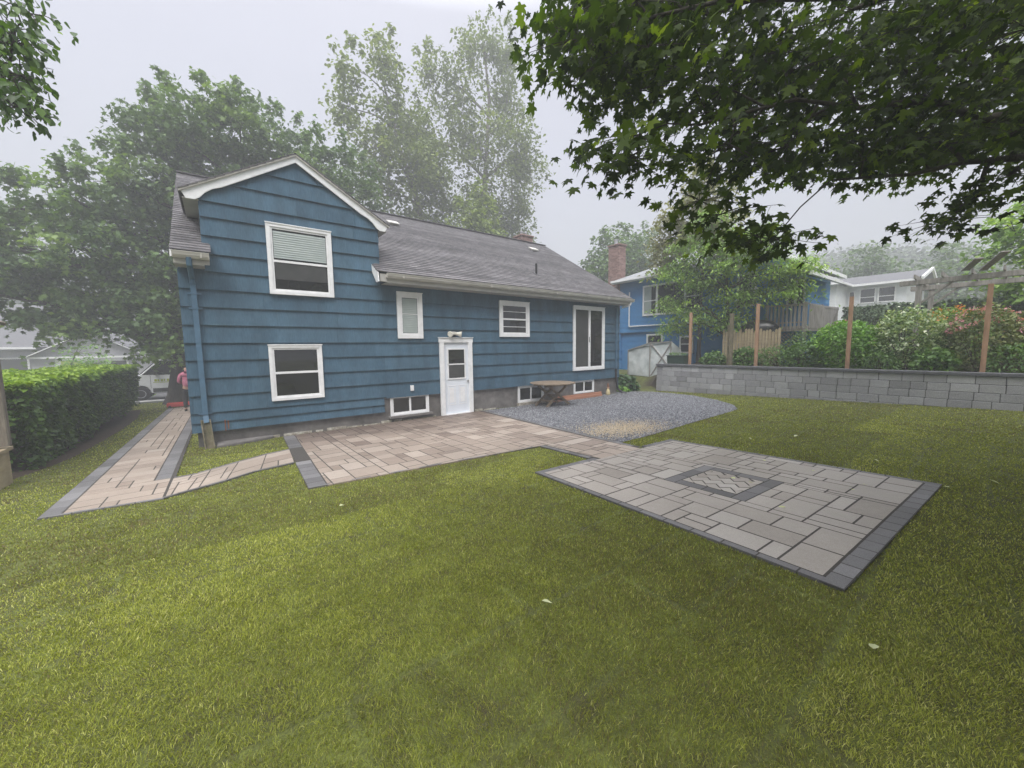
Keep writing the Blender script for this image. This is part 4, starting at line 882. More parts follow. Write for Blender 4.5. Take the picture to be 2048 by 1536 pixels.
tree('tall_tree', 'pale tree whose leafy lower crown shows above the right part of the ridge', (22.5,28.5,-.4), (22,28.5,17), .26, [(21.98,28.5,13.81,1.9,2,2.5),(19.55,28.5,12.93,3.0,2,2.4),(22.5,28.5,11,2,2,2.2),(23.3,29,15.5,1.2,1.2,1.8),(22.6,28.5,18.5,1.2,1.2,2.2)], M['cotton'], M['bark_pale'], leaf=.26, per=9, nleaf=36, spread=(.42,.36), kind='oval', seed=7, shell=.15, tonev=.2, shoots=6, group='tall pale trees beyond the roof')
tree('young_tree', 'bright yellow green young tree just behind the middle of the roof ridge', (14.6,24,-.4), (15.2,24,11), .16, [(15.2,24,10.6,1.7,1.5,1.6),(14.2,24,9.0,1.6,1.5,1.5),(16.4,24,9.2,1.5,1.4,1.5),(15.6,24,12.4,.8,.8,1.0)], M['young'], M['bark_pale'], leaf=.27, per=16, nleaf=34, spread=(.38,.25), kind='oval', seed=8, shell=.3, tonev=.2, shoots=5)
tree('round_tree', 'misty round green tree behind the brick chimney of the neighbour', (26.5,21,0), (27,21,8), .25, [(26.0,21,8.6,2.3,2,1.9),(28.3,21,10.2,2.6,2,1.8),(31.0,21.5,10.2,2.4,2,2.2),(28.5,21,7.2,3.2,2.4,2.2),(31.5,21.5,8,2.6,2,2),(24.4,21,6.6,1.3,1.3,1.3)], M['maple_far'], M['bark'], leaf=.30, per=9, nleaf=44, spread=(.45,.3), seed=9, shell=.3, tonev=.2, shoots=6)
# neighbour garden trees
al = [(9.68,3.91,.95,.32),(9.37,5.4,1.0,.35),(8.13,4.56,1.1,.55),(7.57,5.65,1.0,.5),(6.57,3.77,1.0,.6),(5.6,4.55,.95,.5),(5.0,4.79,.7,.35),(5.95,5.32,.85,.35),(9.3,2.8,.8,.3),(7.08,2.9,1.0,.5),(8.5,3.4,.95,.5),(5.2,3.9,.6,.35),(8.9,4.9,.9,.4),(6.9,4.9,.9,.4),(7.3,6.3,.9,.4),(8.5,6.2,.9,.4),(6.2,6.0,.8,.35),(7.8,7.0,.6,.35)]
rs = random.Random(33)
tree('spreading_tree', 'low layered light green tree before the bright blue house', (16.2,6.95,1.0), (16.3,7.3,6.4), .10, [(16.2+rs.uniform(-.6,.7), y_, z_, 1.0, ry, rz) for y_, z_, ry, rz in al], M['ash'], M['bark'], leaf=.19, per=60, nleaf=34, spread=(.28,.08), kind='narrow', seed=10, shell=.2, tonev=.2, tilt=.35, limb=.5)
tree('airy_tree', 'thin tree with sparse reddish brown foliage rising above the layered green tree', (17,8.6,1.0), (17,8.5,8.5), .09, [(17,8.6,8.4,.9,1.1,.8),(17,9.9,7.8,.9,1.2,.8),(17,8.2,7.2,1.0,1.2,.9),(17,9.9,6.6,1.0,1.3,.9),(17,7.8,6.0,1.0,1.1,.6),(17,10.0,5.7,.9,.9,.5),(17,8.7,9.4,.6,.6,.5)], M['rust'], M['bark'], leaf=.17, per=30, nleaf=40, spread=(.32,.22), kind='oval', seed=11, shell=.1, tonev=.2)
tree('garden_tree', 'leafy bright tree at the right edge behind the pergola', (22.5,-.9,1.4), (22.3,-.7,6), .14, [(22.3,.3,5.6,1.0,1.0,.9),(22,-.5,4.5,1.2,1.1,.9),(22.4,-.8,6.4,1.2,1.1,1.0),(22,.1,3.8,.8,.9,.7),(22.2,-1.6,5,1.3,1.3,1.2)], M['ash'], M['bark'], leaf=.19, per=34, nleaf=34, spread=(.30,.12), kind='quad', seed=12, shell=.2, tonev=.2)
for k, (x_, y_, z_, lb) in enumerate(((48,8.6,9,'misty tree beyond the white house, just left of its gable peak'),(46,12.6,8,'faint misty tree above the left slope of the white house roof'),(50,3.5,8,'faint misty tree above the right end of the white house'),(44,18,6.5,'faded tree behind the blue neighbour house'))):
    tree('misty_tree', lb, (x_, y_, 3.6), (x_, y_, z_), .2, [(x_, y_, z_, 2.2, 2.2, 1.6),(x_, y_-1.8, z_-1.2, 1.8, 1.8, 1.3),(x_, y_+1.8, z_-1.0, 1.8, 1.8, 1.4),(x_, y_+.4, z_+1.5, 1.3, 1.3, 1.0),(x_, y_, z_-2.5, 2.2, 2.4, 1.2)], M['maple_far'], M['bark'], leaf=.32, per=9, nleaf=26, spread=(.45,.2), kind='quad', seed=40+k, shell=.2, group='misty trees on the slope')
tree('small_tree', 'small pale yellow green tree in front of the grey house porch', (-6.5,33,-.5), (-6.4,33,2.2), .07, [(-6.4,33,1.9,.95,.9,.7),(-5.7,33,1.3,.8,.8,.6),(-6.9,33,1.2,.7,.7,.5)], M['dome'], M['bark'], leaf=.15, per=22, nleaf=20, spread=(.25,.15), kind='quad', seed=15, shell=.2)

# shrubs
def shrub(name, label, c, r, m, leaf=.07, n=2500, kind='oval', seed=1, flowers=None, tonev=.15, group=None, category='shrub', lump=.25, tilt=.6, zcut=-.9, droop=.35):
    rng = np.random.default_rng(seed); base = (c[0], c[1], zg(c[0], c[1])-.02)
    t = thing(name, label, category, base, group)
    v = rng.normal(size=(n, 3)); v /= np.linalg.norm(v, axis=1)[:,None]; v = v[v[:,2] > zcut]; n = len(v)
    az = np.arctan2(v[:,1], v[:,0])*1.6; el = v[:,2]*3; rad = (1-lump/2+lump*vnoise(az+9, el+9, .55, seed))*rng.uniform(.55, 1.06, n)**.5
    P = np.array(c)+v*rad[:,None]*np.array(r); tone = .42+.35*(vnoise(az+3, el+7, .5, seed+3)-.5)+rng.normal(0, tonev, n)
    leaves('foliage', P, leaf*rng.uniform(.6, 1.3, n), tone, kind, m, t, tilt=tilt, rng=rng, droop=droop)
    b = MB(); rs = random.Random(seed)
    for _ in range(14):
        a = Vector(base)+Vector((rs.uniform(-.12,.12)*r[0], rs.uniform(-.12,.12)*r[1], 0)); e_ = Vector((c[0]+rs.uniform(-.7,.7)*r[0], c[1]+rs.uniform(-.7,.7)*r[1], c[2]+rs.uniform(-.1,.6)*r[2]))
        b.tube([a, a.lerp(e_, .5)+Vector((0,0,.05)), e_], [.014, .01, .005], 5)
    b.build('stems', M['stem'], t)
    if flowers:
        fm, nf, top = flowers; Q = []
        fc = rng.normal(size=(nf, 3)); fc /= np.linalg.norm(fc, axis=1)[:,None]; fc[:,2] = np.abs(fc[:,2])*.8+top; fc /= np.linalg.norm(fc, axis=1)[:,None]
        fc = np.array(c)+fc*np.array(r)*.98; Q = np.repeat(fc, 9, 0)+rng.normal(0, .03, (nf*9, 3))
        leaves('blossoms', Q, rng.uniform(.035, .065, len(Q)), rng.uniform(0, 1, len(Q)), 'oval', fm, t, tilt=1.0, rng=rng)
    return t
shrub('domed_shrub', 'bright green domed shrub behind the middle cedar post', (15.95,3.32,1.75), (.85,.92,.86), M['dome'], .10, 5200, seed=1, lump=.12)
shrub('variegated_shrub', 'cream and green variegated bush right of the domed shrub', (16.0,1.95,1.85), (.75,.85,1.0), M['varieg'], .085, 5200, seed=2, tonev=.28, lump=.4)
shrub('flowering_shrub', 'olive shrub with pink blossoms by the nearest cedar post', (15.95,.55,1.85), (.7,.75,.98), M['rhodo'], .085, 4200, seed=3, flowers=(M['pink'], 60, .25), lump=.4)
shrub('flowering_shrub', 'pink dotted shrub at the right edge behind the wall', (16.1,-.65,1.7), (.7,.8,.85), M['rhodo'], .085, 3200, seed=4, flowers=(M['pink'], 16, .25), lump=.4)
shrub('azalea', 'orange flowering azalea under the pergola', (17.6,1.25,2.1), (.7,.85,.85), M['ash'], .08, 2600, seed=5, flowers=(M['orange'], 75, .35), lump=.4)
shrub('azalea', 'small shrub with pale pink flowers at the end of the deck', (18.2,3.9,2.1), (.5,.45,.6), M['under'], .08, 1500, seed=6, flowers=(M['pink'], 30, .35), lump=.4)
for k, (x_, y_, rx, rz, lb) in enumerate(((15.5,6.1,.42,.42,'low green plant at the foot of the weathered post'),(15.6,5.1,.5,.48,'leafy clump just right of the second cedar post'),(15.55,4.35,.48,.55,'leafy clump left of the bright domed shrub'),(15.35,2.4,.38,.36,'low plant at the wall between dome and variegated bush'),(15.3,1.35,.40,.38,'low plant in front of the variegated bush'),(15.3,.05,.42,.45,'low plant right of the nearest cedar post'),(15.4,7.2,.38,.32,'small dark plant near the planter box'),(16.5,4.6,.55,.8,'taller green bush behind the leafy clumps'))):
    shrub('garden_plant', lb, (x_, y_, 1.1+rz*.6), (rx, rx*1.1, rz), M['under'], .11, 1300, kind='narrow' if k % 2 else 'oval', seed=20+k, group='leafy plants along the top of the wall', category='plant', lump=.5, tonev=.22)
shrub('hosta_clump', 'dark hosta like clump at the right corner of the blue house', (13.75,10.25,.25), (.62,.7,.42), M['hosta'], .20, 900, kind='oval', seed=31, lump=.3, category='plant', droop=.2)
shrub('hosta_clump', 'small pale green hosta at the edge of the gravel', (13.2,9.85,.08), (.25,.28,.20), M['dome'], .13, 260, kind='oval', seed=32, lump=.3, category='plant', droop=.2)
for k, (y_, h_, lb) in enumerate(((3.95,3.3,'narrow conifer nearest the deck'),(3.35,3.2,'narrow conifer left of the pergola'))):
    shrub('narrow_conifer', lb, (20.0,y_,2.3), (.28,.28,1.15), M['dark_leaf'], .08, 1500, kind='narrow', seed=50+k, group='two narrow conifers before the white house', category='conifer', lump=.15)

def hedge_box(name, label, x0, x1, y0, y1, zt_, zb, m, leaf, n, seed, twig=True, group=None, tone_top=.1):
    rng = np.random.default_rng(seed); t = thing(name, label, 'hedge', ((x0+x1)/2, (y0+y1)/2, zb), group)
    A = [(y1-y0)*(zt_-zb), (x1-x0)*(y1-y0), (x1-x0)*(zt_-zb)]; pr = np.array([A[0], A[1], A[2], A[2], A[0]*.4]); pr /= pr.sum(); f = rng.choice(5, n, p=pr)
    u, v = rng.uniform(0, 1, n), rng.uniform(0, 1, n); dep = np.abs(rng.normal(0, .09, n))
    P = np.zeros((n, 3)); 
    X = x0+(x1-x0)*u; Y = y0+(y1-y0)*u; Z = zb+.05+(zt_-zb-.05)*v**.8
    lumpF = lambda a, c_: (vnoise(a+50, c_+50, .45, seed)-.5)*.22+(vnoise(a+50, c_+50, .15, seed+1)-.5)*.10
    m0 = f == 0; P[m0] = np.column_stack([x1-dep[m0]+lumpF(Y[m0], Z[m0])-(.22*np.clip(.5-(Z[m0]-zb), 0, 1)), Y[m0], Z[m0]])
    m1 = f == 1; Yt = y0+(y1-y0)*v; P[m1] = np.column_stack([X[m1], Yt[m1], zt_-dep[m1]+lumpF(X[m1], Yt[m1])*.7])
    m2 = f == 2; P[m2] = np.column_stack([X[m2], y0+dep[m2]-lumpF(X[m2], Z[m2]), Z[m2]])
    m3 = f == 3; P[m3] = np.column_stack([X[m3], y1-dep[m3]+lumpF(X[m3], Z[m3]), Z[m3]])
    m4 = f == 4; P[m4] = np.column_stack([x0+dep[m4], Y[m4], Z[m4]])
    keep = ~((f != 1) & (P[:,2] < zb+.55) & (rng.uniform(0, 1, n) > .35+(P[:,2]-zb)*.9)); P = P[keep]; n = len(P)
    # leaves near the clipped top are paler
    tone = .36+.3*(vnoise(P[:,1], P[:,2], .3, seed+5)-.5)+rng.normal(0, .12, n)+tone_top*np.clip((P[:,2]-zt_+.22)/.2, 0, 1)*2.2
    leaves('foliage', P, leaf*rng.uniform(.6, 1.3, n), tone, 'oval', m, t, tilt=.7, rng=rng)
    b = MB(); rs = random.Random(seed)
    if twig:
        for _ in range(int((y1-y0)*26)):
            a = Vector((rs.uniform(x0+.3, x1-.2), rs.uniform(y0+.1, y1-.1), zb)); e_ = a+Vector((rs.uniform(-.35,.4), rs.uniform(-.35,.35), (zt_-zb)*rs.uniform(.5,.95)))
            b.tube([a, a.lerp(e_, .5)+Vector((rs.uniform(-.05,.05), rs.uniform(-.05,.05), 0)), e_], [.014, .010, .005], 5, cap=False)
        b.build('stems', M['stem'], t)
    c = MB(); c.box(x0+.25, x1-.38, y0+.3, y1-.3, zb+.25, zt_-.22); c.build('inner_branches', M['stem'], t)
    return t
hedge_box('clipped_hedge', 'clipped leafy hedge along the left side of the lawn', -4.3, -2.45, 9.6, 19.8, 1.47, -.12, M['hedge'], .085, 62000, 71, tone_top=.24)
hedge_box('dark_hedge', 'dark misty hedge behind the pergola', 21.5, 23.5, -6, 4.6, 3.45, 1.3, M['dark_leaf'], .12, 12000, 72, twig=False)
# hedge_box faces +x; give the dark hedge foliage on its near side as well
rng = np.random.default_rng(5); n = 12000; P = np.column_stack([21.5+np.abs(rng.normal(0, .12, n)), rng.uniform(-6, 4.6, n), rng.uniform(1.35, 3.45, n)])
P[:,0] += (vnoise(P[:,1]+9, P[:,2]+9, .6, 2)-.5)*.5
dh = [o for o in bpy.data.objects if o.name.startswith('dark_hedge')][0]
leaves('near_foliage', P, rng.uniform(.08, .16, n), .4+.5*(vnoise(P[:,1], P[:,2], .5, 4)-.5)+rng.normal(0, .12, n), 'oval', M['dark_leaf'], dh, tilt=.7)

